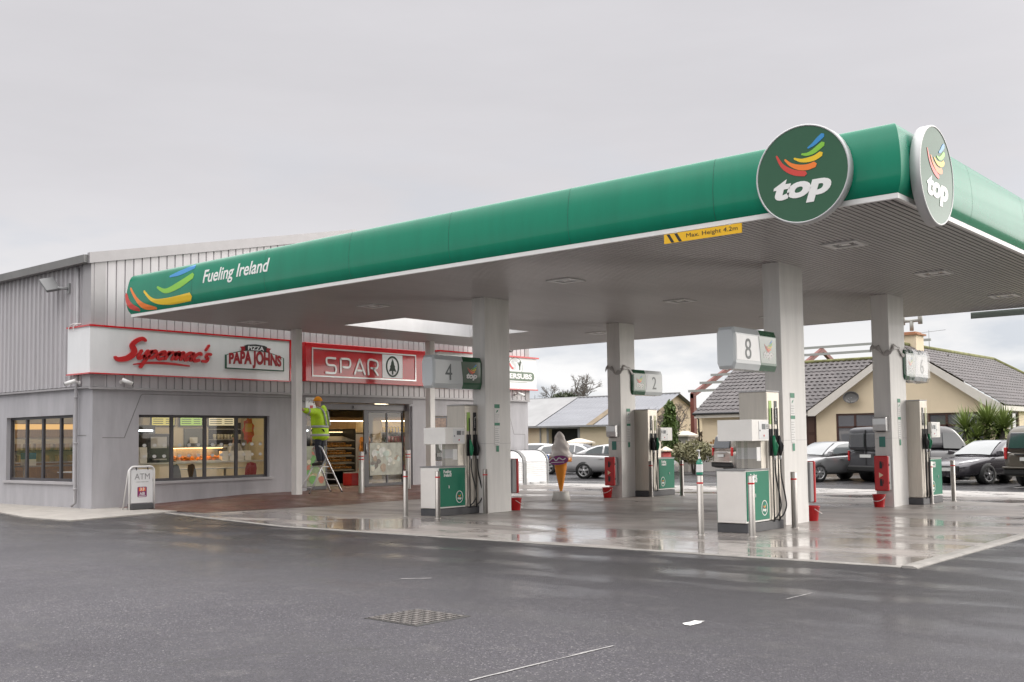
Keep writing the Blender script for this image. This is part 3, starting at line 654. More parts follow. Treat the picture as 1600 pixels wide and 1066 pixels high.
round_sign('round green sign with rainbow swoosh facing front, left of canopy corner', (-6.57, CY0-.235, 5.43), 0)
round_sign('round green sign with rainbow swoosh seen edge-on, right of canopy corner', (CX1+.245, 15.50, 5.36), RAD(90))

# ------------------------------------------------------------------ height signs
def height_sign(label, loc, rz, wid):
    t = thing('height_sign', label, 'sign', loc, rz)
    mb = MB(); mb.box(-wid/2, wid/2, 0, .012, -.15, 0); mb.build('board', m_yel, t)
    M = frame((0, 0, 0), (1, 0, 0)); mb = MB()
    for u in (-wid/2+.05, -wid/2+.19): mb.prism([(u, 0-.006), (u+.055, -.006), (u+.14, -.144), (u+.085, -.144)], .001, .003, M=M)
    mb.build('stripe', m_dark, t)
    text('lettering', 'Max. Height 4.2m', 1, frame((.17, 0, -.075), (1, 0, 0)), m_dark, t, bold=0, fit=(.90, .085), depth=.002, w=.001)
    mb = MB()
    for u in (-wid*.35, wid*.35): mb.box(u-.02, u+.02, .012, .03, -.1, .03)
    mb.build('bracket', m_alu, t)
    return t
height_sign('yellow height limit board under the front edge of canopy', (-8.34, CY0-.03, 4.90), 0, 1.38)
t = thing('back_edge_board', 'grey green backed hanging board under the rear canopy edge', 'sign', (-7.9, CY1+.05, 4.90), 0)
mb = MB(); mb.box(-1.0, 1.2, 0, .02, -.17, .0); mb.build('board', mat('board back', (.30, .36, .34), .5), t)

# ------------------------------------------------------------------ shop fascia signs
def sgn(name, label): return thing(name, label, 'shop sign', (-26.2, 0, 0))
def FM(x): return frame((x, 0, 0), (0, 1, 0))
# left: white box wrapping the corner
t = thing('shop_sign', 'long white sign with red script lettering and pizza badge wrapping shop corner', 'shop sign', (-26.2, 14.2, 3.5))
def S_(o): o.parent = t; o.matrix_parent_inverse = Matrix.Translation(-Vector(t.location)); return o
mb = MB(); z0, z1 = 3.54, 4.74
pl = [(-27.2, 14.19), (-27.2, 14.03), (-26.05, 14.03), (-26.05, 20.42), (-26.16, 20.42), (-26.16, 14.19)]
mb.prism(pl, z0, z1, M=Matrix.Identity(4)); S_(mb.build('face', m_swhite))
mb = MB()
for a, b in ((z0-.035, z0), (z1, z1+.045)):
    mb.prism([(-27.22, 14.19), (-27.22, 14.0), (-26.02, 14.0), (-26.02, 20.45), (-26.16, 20.45), (-26.16, 14.19)], a, b)
mb.box(-26.16, -26.02, 20.422, 20.56, z0-.035, z1+.045); S_(mb.build('red_border', m_sred))
M = FM(-26.05); mb = MB()
def U(p): # brush lettering laid out in a unit box, sheared
    return [(14.66+(u+.16*v)*2.70, 3.80+v*.70) for u, v in p]
def br(p, w): mb.stroke(U(p), w, .004, .05, M, n=7)
br([(.20, .93), (.15, 1.0), (.10, .90), (.085, .72), (.13, .56), (.15, .40), (.11, .22), (.03, .16), (-.02, .24)], [.035, .055, .06, .07, .085, .085, .075, .06, .04])
X = .215; H = .50
def letter(c, x):
    b_ = .045
    if c == 'u': br([(x, .55), (x+.005, .30), (x+.03, .24), (x+.06, .35)], b_); br([(x+.07, .56), (x+.065, .32), (x+.09, .25)], b_); return .105
    if c == 'p': br([(x+.005, .56), (x, .30), (x-.015, -.10)], b_); br([(x+.005, .48), (x+.045, .56), (x+.075, .44), (x+.05, .29), (x+.01, .32)], b_); return .105
    if c == 'e': br([(x+.01, .42), (x+.06, .46), (x+.05, .55), (x+.015, .52), (x, .36), (x+.03, .25), (x+.075, .30)], b_*.9); return .095
    if c == 'r': br([(x+.005, .56), (x, .26)], b_); br([(x+.005, .44), (x+.035, .55), (x+.06, .52)], b_*.9); return .078
    if c == 'm': br([(x+.005, .56), (x, .26)], b_); br([(x+.005, .44), (x+.035, .56), (x+.05, .46), (x+.045, .27)], b_); br([(x+.05, .44), (x+.085, .56), (x+.10, .46), (x+.098, .27)], b_); return .135
    if c == 'a': br([(x+.065, .53), (x+.03, .56), (x, .42), (x+.02, .27), (x+.06, .36)], b_); br([(x+.075, .57), (x+.068, .34), (x+.09, .26)], b_); return .105
    if c == 'c': br([(x+.065, .52), (x+.035, .57), (x, .42), (x+.025, .26), (x+.075, .30)], b_); return .088
    if c == "'": br([(x+.005, .92), (x+.0, .70)], b_*.8); return .03
    if c == 's': br([(x+.06, .55), (x+.02, .56), (x+.015, .45), (x+.05, .38), (x+.045, .26), (x-.005, .27)], b_*.9); return .08
for c in "upermac's": X += letter(c, X)
mb.stroke([(15.25, 3.80), (15.7, 3.86), (16.3, 3.87), (16.95, 3.83)], [.015, .03, .035, .02], .004, .03, M, n=8)
S_(mb.build('script_lettering', m_red))
# pizza badge
mb = MB()
def arch(w, h, rise, n=14): return [(-w, 0), (w, 0), (w, h)]+[(w-2*w*i/n, h+rise*math.sin(math.pi*i/n)) for i in range(1, n)]+[(-w, h)]
B = frame((-26.05, 19.16, 3.81), (0, 1, 0))
mb.prism(arch(1.04, .40, .20), .002, .03, 0, B); mb.prism([(u*.955, v*.9+.035) for u, v in arch(1.04, .40, .20)], .0302, .036, 1, B)
mb.prism([(-.36, .56), (.36, .56), (.40, .70), (.30, .735), (0, .76), (-.30, .735), (-.40, .70)], .037, .05, 2, B); mb.prism([(-.52, .52), (-.37, .56), (-.39, .68), (-.55, .66), (-.49, .60)], .032, .046, 3, B); mb.prism([(.52, .52), (.37, .56), (.39, .68), (.55, .66), (.49, .60)], .032, .046, 3, B)
m_bg = mat('badge green', (.02, .09, .05), .4); m_br = mat('badge red', (.32, .012, .02), .4)
o1 = mb.build('b', [m_bg, m_swhite, m_dark, m_br])
o2 = text('x', 'PAPA JOHNS', 1, frame((-26.05, 19.16, 4.055), (0, 1, 0)), m_br, None, bold=.045, fit=(1.86, .40), w=.037, depth=.008)
for v in o2.data.vertices:   # letters swell toward the middle with the arch
    q = (v.co.y-19.16)/1.0; v.co.z = 3.855+(v.co.z-3.855)*(1+.30*math.cos(min(1, abs(q))*math.pi/2))
o3 = text('x', 'PIZZA', 1, frame((-26.05, 19.16, 4.45), (0, 1, 0)), m_swhite, None, bold=.02, fit=(.56, .12), w=.051, depth=.004)
S_(join_meshes('pizza_badge', [o1, o2, o3]))
# middle: red sign
t = thing('shop_sign', 'red sign with silver outlined lettering and fir tree roundel above the door', 'shop sign', (-26.2, 21, 3.5))
mb = MB(); mb.box(-26.16, -25.98, 20.98, 26.28, 3.54, 4.76); S_(mb.build('red_box', m_sred, bevel=.02))
mb = MB()
for a, b, c, d in ((21.22, 25.72, 4.56, 4.60), (21.22, 25.72, 3.70, 3.74), (21.22, 21.26, 3.74, 4.56), (25.68, 25.72, 3.74, 4.56)): mb.box(-25.979, -25.955, a, b, c, d)
S_(mb.build('silver_border', m_alu))
mb = MB(); mb.box(-26.16, -25.985, 26.285, 26.66, 3.54, 4.76); S_(mb.build('white_end', m_swhite))
M = FM(-25.98); mb = MB()
for (u0, c) in ((21.76, 'S'), (22.37, 'P'), (22.95, 'A'), (23.55, 'R')):
    L_ = {'S': [[(.46, .5), (.10, .5), (.03, .42), (.10, .27), (.40, .25), (.47, .12), (.40, 0), (0, 0)]], 'P': [[(.0, .03), (.0, .5)], [(0, .5), (.38, .5), (.46, .36), (.38, .22), (.1, .22)]], 'A': [[(0, 0), (.22, .46), (.28, .46), (.5, 0)], [(.14, .13), (.36, .13)]], 'R': [[(0, 0), (0, .5), (.38, .5), (.46, .37), (.38, .24), (.12, .24)], [(.24, .24), (.46, 0)]]}[c]
    for p in L_: mb.stroke([(u0+a*.88, 3.84+b*.92) for a, b in p], .032, .004, .03, M, n=4)
S_(mb.build('lettering', m_alu))
mb = MB(); mb.box(-25.979, -25.96, 24.17, 25.08, 3.765, 4.54); S_(mb.build('tree_panel', m_swhite))
m_fir = mat('fir green', (.03, .05, .035), .5)
M = frame((-25.96, 24.62, 4.15), (0, 1, 0)); mb = MB(); n = 32
for k in range(n):
    a, b = 2*math.pi*k/n, 2*math.pi*(k+1)/n
    mb.prism([(.30*math.cos(a), .35*math.sin(a)), (.30*math.cos(b), .35*math.sin(b)), (.245*math.cos(b), .295*math.sin(b)), (.245*math.cos(a), .295*math.sin(a))], .002, .010, 0, M)
mb.prism([(0, .26), (.07, .10), (.05, .10), (.12, -.02), (.09, -.02), (.17, -.17), (.03, -.14), (.03, -.27), (-.03, -.27), (-.03, -.14), (-.17, -.17), (-.09, -.02), (-.12, -.02), (-.05, .10), (-.07, .10)], .002, .012, 0, M)
S_(mb.build('fir_roundel', m_fir))
# right: white sign
t = thing('shop_sign', 'white sign with red edges and round figure badge at far end of shop', 'shop sign', (-26.2, 27, 3.5))
mb = MB(); mb.box(-26.16, -26.0, 26.9, 32.3, 3.60, 4.78); S_(mb.build('face', m_swhite))
mb = MB(); mb.box(-26.16, -25.94, 26.85, 32.42, 4.781, 4.84); mb.box(-26.16, -25.96, 26.88, 32.36, 3.555, 3.599); S_(mb.build('red_border', m_sred))
M = frame((-26.0, 31.0, 4.08), (0, 1, 0)); mb = MB()
m_olive = mat('badge olive', (.10, .15, .10), .4)
def lozenge(w, h, n=8): return [(w+h*math.sin(math.pi*k/n), h*-math.cos(math.pi*k/n)) for k in range(n+1)]+[(-w-h*math.sin(math.pi*k/n), h*math.cos(math.pi*k/n)) for k in range(n+1)]
mb.prism(lozenge(1.0, .17), .002, .012, 0, M); mb.box
for k in range(24):
    a, b = 2*math.pi*k/24, 2*math.pi*(k+1)/24
    mb.prism([(.06+.42*math.cos(a), .34+.38*math.sin(a)), (.06+.42*math.cos(b), .34+.38*math.sin(b)), (.06+.395*math.cos(b), .34+.355*math.sin(b)), (.06+.395*math.cos(a), .34+.355*math.sin(a))], .0005, .0015, 0, M)
mb.stroke([(.16, .58), (-.02, .62), (-.12, .52), (.05, .42), (.02, .30), (-.12, .30)], .055, .002, .006, M, m=2)
mb.stroke([(.20, .52), (.30, .40), (.34, .55)], .03, .002, .006, M, m=0); mb.stroke([(.32, .55), (.30, .25)], .035, .002, .006, M, m=0); mb.stroke([(-.30, .46), (-.20, .34), (-.10, .28)], .04, .0061, .009, M, m=1)
mb.prism([(-1.0, -.24), (.75, -.24), (.75, -.225), (-1.0, -.225)], .001, .003, 0, M)
o1 = mb.build('b', [m_olive, m_red, m_lgrey])
o2 = text('x', 'SUPERSUBS', 1, M, m_swhite, None, bold=.04, fit=(2.02, .20), w=.013, depth=.004)
S_(join_meshes('round_badge', [o1, o2]))

# ------------------------------------------------------------------ fuel dispensers
m_tubeg = glass('clear panel', (.86, .86, .86), .8)
m_cab = mat('cabinet white', (.80, .78, .74), .35, var=.04, coat=.15)
m_hose = mat('hose', (.02, .02, .022), .5)
m_grip = mat('green nozzle grip', (.01, .20, .09), .4)
m_lime = mat('lime label', (.33, .55, .10), .4)
m_pale = mat('pale label', (.62, .63, .38), .4)
def pump(label, loc, rz):
    """local: +X service side, -Y white end panel; cabinet at low y, steel hose tower at high y"""
    t = thing('fuel_pump', label, 'fuel pump', loc, rz, 'fuel pumps under the canopy'); W = .275
    mb = MB(); mb.box(-W-.02, W+.02, 0.02, 1.38, 0, .155); mb.build('plinth', m_plinth, t, bevel=.008)
    mb = MB(); mb.box(-W, W, 0.0, .86, .165, 1.06); c = mb.build('cabinet', m_cab, t, bevel=.008)
    mb = MB(); mb.box(-W-.015, W+.015, -.015, .875, 1.061, 1.085); g = mb.build('top_tray', m_grey, t, bevel=.004)
    for s in (1, -1):
        mb = MB(); x = s*W; mb.box(min(x, x+s*.016), max(x, x+s*.016), .025, .845, .20, 1.045); g = mb.build('green_door', m_pgreen, t, bevel=.004)
        M = frame((x+s*.016, .43, 0), (0, s, 0)); mb = MB(); n = 30; off = .2
        B_ = frame((x+s*.016, .43+.22, .40), (0, s, 0))
        for k in range(n):
            a, b = 2*math.pi*k/n, 2*math.pi*(k+1)/n
            mb.prism([(.115*math.cos(a), .135*math.sin(a)), (.115*math.cos(b), .135*math.sin(b)), (.10*math.cos(b), .12*math.sin(b)), (.10*math.cos(a), .12*math.sin(a))], .001, .003, 5, B_)
        swoosh(mb, B_, .10, .001, .002)
        o1 = mb.build('b', LOGO+[m_white]); o2 = bolditalic('x', 'top', frame((x+s*.016, .65, .36), (0, s, 0)), (.13, .065), m_white, None, w=.001, depth=.002)
        bd = join_meshes('round_badge', [o1, o2]); bd.parent = g
        T = text('lettering', 'Fueling\n Ireland', 1, frame((x+s*.016, .27 if s > 0 else .59, .93), (0, s, 0)), m_white, g, bold=.03, shear=.15, fit=(.26, .15), w=.001, depth=.002)
        mb = MB(); mb.box(min(x, x+s*.03), max(x, x+s*.03), .30, .315, .60, .66); k_ = mb.build('handle', m_alu); k_.parent = g
    mb = MB(); mb.box(-W+.01, W-.01, -.006, -.001, .22, 1.03); mb.box(-W+.012, W-.012, -.006, -.001, .175, .21); mb.build('end_panel', mat('end panel', (.80, .765, .72), .4, var=.04), t)
    # hose tower
    mb = MB(); mb.box(-W+.0, W, .86, 1.36, .16, 2.44); tw = mb.build('hose_tower', m_steel2, t, bevel=.018)
    mb = MB(); mb.box(-W-.004, W+.004, .855, 1.365, 2.441, 2.465); mb.build('tower_cap', m_lgrey, t, bevel=.01)
    for s in (1, -1):
        for k, (y, gm, lm) in enumerate(((.99, m_grip, m_lime if loc[1] < 20 else m_pale), (1.20, m_dark, m_dark))):
            x = s*W
            def bx(mb, a, b, y0, y1, z0, z1): mb.box(min(x+s*a, x+s*b), max(x+s*a, x+s*b), y0, y1, z0, z1)
            mb = MB(); bx(mb, .001, .006, y-.055, y+.05, 1.86, 2.28); q = mb.build('grade_label', lm, t)
            if lm is m_dark: text('lettering', 'DIESEL', 1, frame((x+s*.0065, y, 2.06), (0, 0, 1), (0, -s, 0)), m_white, q, bold=.02, fit=(.26, .05), w=.0005, depth=.001)
            mb = MB(); bx(mb, .001, .02, y-.07, y+.07, 1.30, 1.78); mb.build('holster', m_dark, t, bevel=.006)
            mb = MB(); mb.tube([(x+s*.06, y-.01, 1.66), (x+s*.075, y, 1.52), (x+s*.085, y, 1.42), (x+s*.075, y, 1.30)], [.02, .042, .045, .022], 8); mb.tube([(x+s*.10, y, 1.55), (x+s*.135, y, 1.48), (x+s*.115, y, 1.38)], .011, 6)
            nz_ = mb.build('nozzle', gm, t)
            mb = MB(); mb.cyl((x+s*.075, y, 1.23), (x+s*.075, y, 1.30), .024, n=8); q = mb.build('hose_swivel', m_lgrey); q.parent = nz_
            mb = MB(); mb.tube(crv([(x+s*.075, y, 1.25), (x+s*.07, y+.02, .95), (x+s*.09, y+.10, .62), (x+s*.10, y+.13, .40), (x+s*.08, y+.05, .25), (x+s*.05, y-.0, .20), (x+s*.03, y-.01, .14)], 6), .014, 8); q = mb.build('hose', m_hose); q.parent = nz_
            mb = MB(); mb.cyl((x+s*.035, y-.01, .16), (x+s*.035, y-.01, 2.15), .0125, n=8); q = mb.build('hose_riser', m_hose); q.parent = nz_
    # electronics head, clear sight tubes below it
    mb = MB(); mb.box(-W-.06, W+.06, .17, .80, 1.57, 1.94); h = mb.build('display_head', m_cab, t, bevel=.008)
    for s in (1, -1):
        x = s*(W+.06); mb = MB(); mb.box(min(x, x+s*.008), max(x, x+s*.008), .42, .775, 1.60, 1.91); q = mb.build('head_door', m_swhite); q.parent = h
        mb = MB(); mb.box(min(x+s*.008, x+s*.012), max(x+s*.008, x+s*.012), .53, .66, 1.77, 1.865); q = mb.build('display', mat('lcd grey', (.12, .13, .14), .2)); q.parent = h; mb = MB(); mb.cyl((x+s*.008, .60, 1.66), (x+s*.014, .60, 1.66), .018, n=10); q = mb.build('button', m_red); q.parent = h; mb = MB(); mb.cyl((x+s*.008, .45, 1.75), (x+s*.016, .45, 1.75), .014, n=10); q = mb.build('lock', mat('lcd grey', (.12, .13, .14), .2)); q.parent = h
        mb = MB()
        for r_ in range(3):
            for q_ in range(3): y_ = .69+q_*.028; mb.box(min(x+s*.008, x+s*.013), max(x+s*.008, x+s*.013), y_, y_+.02, 1.78+r_*.028, 1.80+r_*.028)
        q = mb.build('keypad', m_grey); q.parent = h
    mb = MB(); mb.box(-W+.03, W-.03, .66, .855, 1.086, 1.568); mb.build('head_support', m_steel2, t)
    mb = MB()
    for yy in (.22,):
        for xx in (-.10, -.02, .10): mb.cyl((xx+.02, yy+.12, 1.087), (xx+.02, yy+.12, 1.569), .032, n=12, caps=False)
    mb.build('sight_tube', m_tubeg, t)
    mb = MB(); mb.box(-W+.04, W-.04, .655, .659, 1.25, 1.45); mb.box(W-.035, W-.028, .50, .64, 1.22, 1.46); mb.build('notice', m_white, t)
    return t
pump('fuel pump with white end panel nearest camera, under sign 8', (-9.03, 16.52, .012), 0)
pump('fuel pump with green cabinet below sign 4 before shop door', (-16.62, 16.85, .012), 0)
pump('fuel pump with cream cap stone visible behind, below sign 2', (-16.80, 26.88, .012), RAD(180))
pump('fuel pump with tall steel back below the plastic wrapped sign', (-9.12, 26.72, .012), RAD(180))

# ------------------------------------------------------------------ number signs on the columns
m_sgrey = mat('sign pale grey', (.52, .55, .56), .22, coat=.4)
m_wrap = glass('cling film', (.9, .9, .9), .9)
def number_sign(num, label, loc, side, wrapped=False):
    """box along Y; side=+1 box lies on the -Y side of its column (green next to column)"""
    t = thing('number_sign', label, 'sign', loc, 0, 'pump number signs'); L_, h, w = 1.62, .36, .18
    mb = MB()
    def sect(y, k=1): return [(w*.78*k, y, -h*k), (w*k, y, -h*.72*k), (w*k, y, h*.72*k), (w*.78*k, y, h*k), (-w*.78*k, y, h*k), (-w*k, y, h*.72*k), (-w*k, y, -h*.72*k), (-w*.78*k, y, -h*k)]
    e = -side*L_/2; g = -e
    a = .08*side*1.0
    mb.loft([sect(e, .86), sect(e+.05*side), sect(e+L_*.58*side)], sm=False); mb.build('grey_case', m_sgrey, t)
    mb = MB(); mb.loft([sect(e+L_*.5801*side), sect(g-.06*side), sect(g, .86)], sm=False); mb.build('green_case', m_dgreen if not wrapped else m_dgreen, t)
    for s in (1, -1):
        x = s*(w+.0015); M = frame((x, 0, 0), (0, s, 0))
        q = side*s
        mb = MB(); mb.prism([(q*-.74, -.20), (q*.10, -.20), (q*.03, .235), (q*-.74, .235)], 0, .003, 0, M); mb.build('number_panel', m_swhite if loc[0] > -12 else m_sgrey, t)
        mb = MB(); mb.prism([(q*.145, -.22), (q*.72, -.22), (q*.72, .245), (q*.075, .245)], 0, .003, 0, M); mb.build('brand_panel', mat('brand panel', (.10, .15, .11), .12, coat=.8), t)
        text('number', num, 1, frame((x, q*s*-.33, 0.0), (0, s, 0)), mat('sign dark grey', (.10, .115, .12), .4), t, bold=.0, fit=(.22, .36), w=.004, depth=.003)
        mb = MB(); B_ = frame((x, q*s*.44, -.01), (0, s, 0)); swoosh(mb, B_, .27, .004, .002); mb.build('swoosh_emblem', LOGO, t)
        bolditalic('lettering', 'top', frame((x, q*s*.42, -.085), (0, s, 0)), (.36, .16), m_white, t, w=.004, depth=.002)
    mb = MB(); mb.box(-.06, .06, min(g, g+side*.06), max(g, g+side*.06), -.25, .25); mb.build('bracket', m_lgrey, t)
    if wrapped:
        mb = MB(); rnd = random.Random(5); k = 1.06; yy = [e-.02*side+(L_*.98)*side*i/10 for i in range(11)]
        mb.loft([[Vector(p)+Vector((rnd.uniform(-.01, .014), 0, rnd.uniform(-.012, .012))) for p in sect(y, k+.04*rnd.random())] for y in yy], sm=False); mb.build('film_wrap', m_wrap, t)
    return t
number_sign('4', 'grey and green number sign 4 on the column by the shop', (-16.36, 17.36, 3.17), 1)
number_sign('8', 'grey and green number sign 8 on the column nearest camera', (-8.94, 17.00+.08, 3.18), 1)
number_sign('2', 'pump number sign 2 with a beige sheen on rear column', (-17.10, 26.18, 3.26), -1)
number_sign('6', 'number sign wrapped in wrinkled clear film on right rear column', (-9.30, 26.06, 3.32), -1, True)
# grey plastic sheet ends tied round the two rear columns
for k, lab in (('B2', 'torn grey plastic tied round the column of sign 2'), ('B1', 'torn grey plastic tied round the right rear column')):
    a, b, c, d = COLS[k]; rnd = random.Random(9)
    pts = []
    for (p, q) in (((a-.03, c-.02), (b+.02, c-.02)), ((b+.02, c-.02), (b+.02, d+.02))):
        for i in range(9): f = i/9; pts.append((p[0]+(q[0]-p[0])*f, p[1]+(q[1]-p[1])*f))
    pts.append((b+.02, d+.02)); mb = MB(); vs = []; n = len(pts)
    for i, (x, y) in enumerate(pts):
        zc = 3.58+.09*math.sin(i*.62+.3)+.03*math.sin(i*1.9)+(.04 if k == 'B1' else 0); hh = .05+.025*math.sin(i*1.7+1)
        ox = .03+.03*math.sin(i*2.1)
        for z, o_ in ((zc-hh, .02), (zc, ox), (zc+hh, .005)):
            vs.append((x+(o_ if i > 8 else 0), y-(o_ if i <= 8 else 0), z))
    mb.add(vs, [(i*3+j, i*3+j+1, i*3+j+4, i*3+j+3) for i in range(n-1) for j in range(2)], sm=True)
    tag(mb.build('plastic_strip', mat('grey plastic sheet', (.46, .43, .41), .35, var=.2, vscale=9)), lab, 'plastic')

# ------------------------------------------------------------------ notices, dispensers, fire points, buckets
def notice(label, X, y, z):
    t = thing('notice_strip', label, 'notice', (X+.002, y, z)); M = frame((0, 0, 0), (0, 1, 0))
    mb = MB(); mb.box(-.001, .004, -.09, .09, -.47, .47); mb.build('sheet', m_white, t)
    mb = MB(); mb.box(.0045, .007, -.09, .09, .38, .47); mb.box(.0045, .007, -.09, .09, -.02, .045); mb.box(.0045, .007, -.04, .05, -.62, -.48); mb.prism([(-.04, .27), (.02, .30), (.045, .345), (-.01, .325)], .0045, .006, 0, M); mb.build('green_header', mat('notice green', (.05, .25, .15), .5), t)
    mb = MB(); rnd = random.Random(int(y*10))
    for i in range(15):
        zz = .22-.047*i-(.07 if i > 4 else 0)
        w = rnd.uniform(.05, .075); mb.box(.0045, .006, -.075, -.075+2*w, zz, zz+.008)
    mb.build('print', mat('print grey', (.35, .35, .35), .6), t)
notice('green headed notice strip on the column nearest the camera', -8.95, 18.82, 2.0)
notice('green headed notice strip on the column before the shop', -16.10, 18.54, 2.01)
notice('green headed notice strip on the column behind the ice cream cone', -16.98, 25.22, 2.03)
notice('faded notice strip on the column by the film wrapped sign', -9.17, 24.90, 2.03)
def dispenser(label, loc):
    t = thing('towel_dispenser', label, 'dispenser', loc)
    mb = MB(); mb.loft([[(-.16, 0, z0_), (.16, 0, z0_), (.16, -d_, z1_), (-.16, -d_, z1_)] for z0_, z1_, d_ in ((-.17, -.15, .15), (.0, .0, .17), (.15, .15, .17), (.17, .17, .10))], sm=False); mb.build('case', m_alu, t, bevel=.012)
    mb = MB(); mb.box(-.10, .10, -.13, -.02, -.176, -.171); mb.build('slot', m_dark, t)
    mb = MB(); mb.box(-.07, .07, -.012, -.001, -.52, -.28); mb.build('green_label', mat('label teal', (.05, .22, .18), .4), t)
dispenser('brushed metal paper towel dispenser on the column of sign 2', (-17.22, 24.845, 1.86))
dispenser('brushed metal paper towel dispenser on right rear column', (-9.40, 24.415, 1.90))
def firebox(label, loc, rz):
    t = thing('fire_box', label, 'fire box', loc, rz, 'red fire point boxes'); h = .39
    mb = MB(); mb.box(-.15, .15, -.16, 0, -h, h); mb.build('body', m_grey, t, bevel=.02)
    mb = MB(); mb.box(-.165, .165, -.235, -.162, -h-.012, h+.012); d = mb.build('door', m_red, t, bevel=.025)
    mb = MB(); mb.box(.12, .175, -.20, -.165, .17, .22); mb.box(.12, .175, -.20, -.165, -.24, -.19); q = mb.build('catch', m_dark); q.parent = d
    mb = MB(); M = frame((0, -.2355, 0), (1, 0, 0))
    mb.prism([(-.05, -.10), (.05, -.04), (-.05, .02)], .001, .003, 0, M); q = mb.build('triangle_mark', mat('cream mark', (.8, .65, .45), .5)); q.parent = d
    mb = MB()
    for zc in (.19, -.21):
        mb.prism([(-.035, zc-.08), (.03, zc-.08), (.03, zc+.04), (.012, zc+.055), (.012, zc+.085), (-.03, zc+.085), (-.03, zc+.05), (-.035, zc+.04)], .001, .003, 0, M)
        mb.stroke([(.02, zc+.07), (.05, zc+.05), (.048, zc-.03)], .007, .001, .003, M)
    q = mb.build('extinguisher_mark', m_dark); q.parent = d
firebox('red fire box on column of sign 2, above bucket behind cone', (-17.24, 24.842, .75), 0)
firebox('bright red fire box on the right rear column, facing camera', (-9.36, 24.412, .78), 0)
firebox('fire box seen edge-on behind the column of sign 8', (-9.06, 19.425, .77), RAD(180))
firebox('fire box seen edge-on behind the column of sign 4', (-16.22, 19.025, .82), RAD(180))
def bucket(label, loc, rz=0):
    t = thing('bucket', label, 'bucket', loc, rz, 'red fire buckets')
    mb = MB(); mb.lathe([(.001, .004), (.105, .0), (.11, .01), (.145, .27), (.155, .275), (.155, .29), (.14, .285), (.10, .03), (.001, .025)], n=20, caps=False); mb.build('pail', m_red, t)
    mb = MB(); mb.tube([(.155*math.cos(a), -.05-.135*math.sin(a), .24-.10*math.sin(a)) for a in [math.pi*i/12 for i in range(13)]], .007, 6); mb.build('handle', m_white, t)
bucket('red bucket with white handle below fire box of sign 2 column', (-17.32, 24.62, .012))
bucket('red bucket with white handle at foot of right rear column', (-9.42, 24.16, .012))
bucket('half hidden red bucket behind the column of sign 8', (-9.0, 19.66, .012), 2)
bucket('half hidden red bucket behind the column of sign 4', (-16.2, 19.28, .012), 2)

# ------------------------------------------------------------------ bollards
bol = None
def bollard(label, x, y, z=.012, tall=False):
    h, r = (1.22, .085) if tall else (1.0, .054)
    t = thing('bollard', label, 'bollard', (x, y, z), 0, 'steel bollards by the shop door' if tall else 'steel bollards round the pumps')
    mb = MB(); mb.lathe([(r+.02, 0), (r+.02, .008), (r, .01), (r, h-.006), (r-.008, h), (.001, h+.004)], n=20, caps=False); mb.build('post', m_steel, t)
    for zz in ((h-.15, h-.24) if tall else (h-.14,)):
        mb = MB(); mb.lathe([(r+.0015, zz), (r+.0015, zz+.028)], n=20, caps=False); mb.build('red_band', m_red, t)
for a in (('bollard with soap bottle on top, left of the nearest pump', -9.29, 15.92), ('front bollard overlapping the white and green corner of nearest pump', -8.40, 16.05), ('bollard beside the hoses of pump under sign 8', -8.57, 17.99),
          ('bollard left of the pump under sign 4', -17.02, 16.51), ('bollard in front of green cabinet of pump below sign 4', -15.98, 16.45), ('bollard against the column carrying sign 4', -16.0, 18.0),
          ('bollard in front of the hoses of pump below sign 2', -16.45, 25.5), ('bollard right of the pump below sign 2', -16.05, 26.5), ('bollard before the hoses of right rear pump', -8.82, 25.85), ('rightmost bollard, in front of the black saloon', -8.70, 27.1)): bollard(*a)
bollard('thick double banded bollard in front of the shop door opening', -23.78, 21.27, .15, True)
bollard('thick double banded bollard at the right of shop door', -24.16, 23.55, .17, True)
t = thing('soap_bottle', 'green pump bottle with white label on top of a bollard', 'bottle', (-9.29, 15.92, 1.02))
mb = MB(); mb.lathe([(.001, 0), (.055, .002), (.058, .02), (.058, .20), (.045, .24), (.018, .26), (.018, .275), (.001, .276)], n=18, caps=False); mb.build('bottle', mat('bottle green', (.02, .25, .16), .25, coat=.4), t)
mb = MB(); mb.lathe([(.0585, .05), (.0585, .18)], n=18, caps=False); mb.build('label', m_white, t)
mb = MB(); mb.lathe([(.022, .276), (.022, .31), (.008, .312), (.008, .40), (.02, .402), (.02, .425), (.001, .427)], n=12, caps=False); mb.tube([(0, 0, .415), (-.05, .03, .418), (-.075, .045, .40)], .010, 6); mb.build('pump_head', m_white, t)

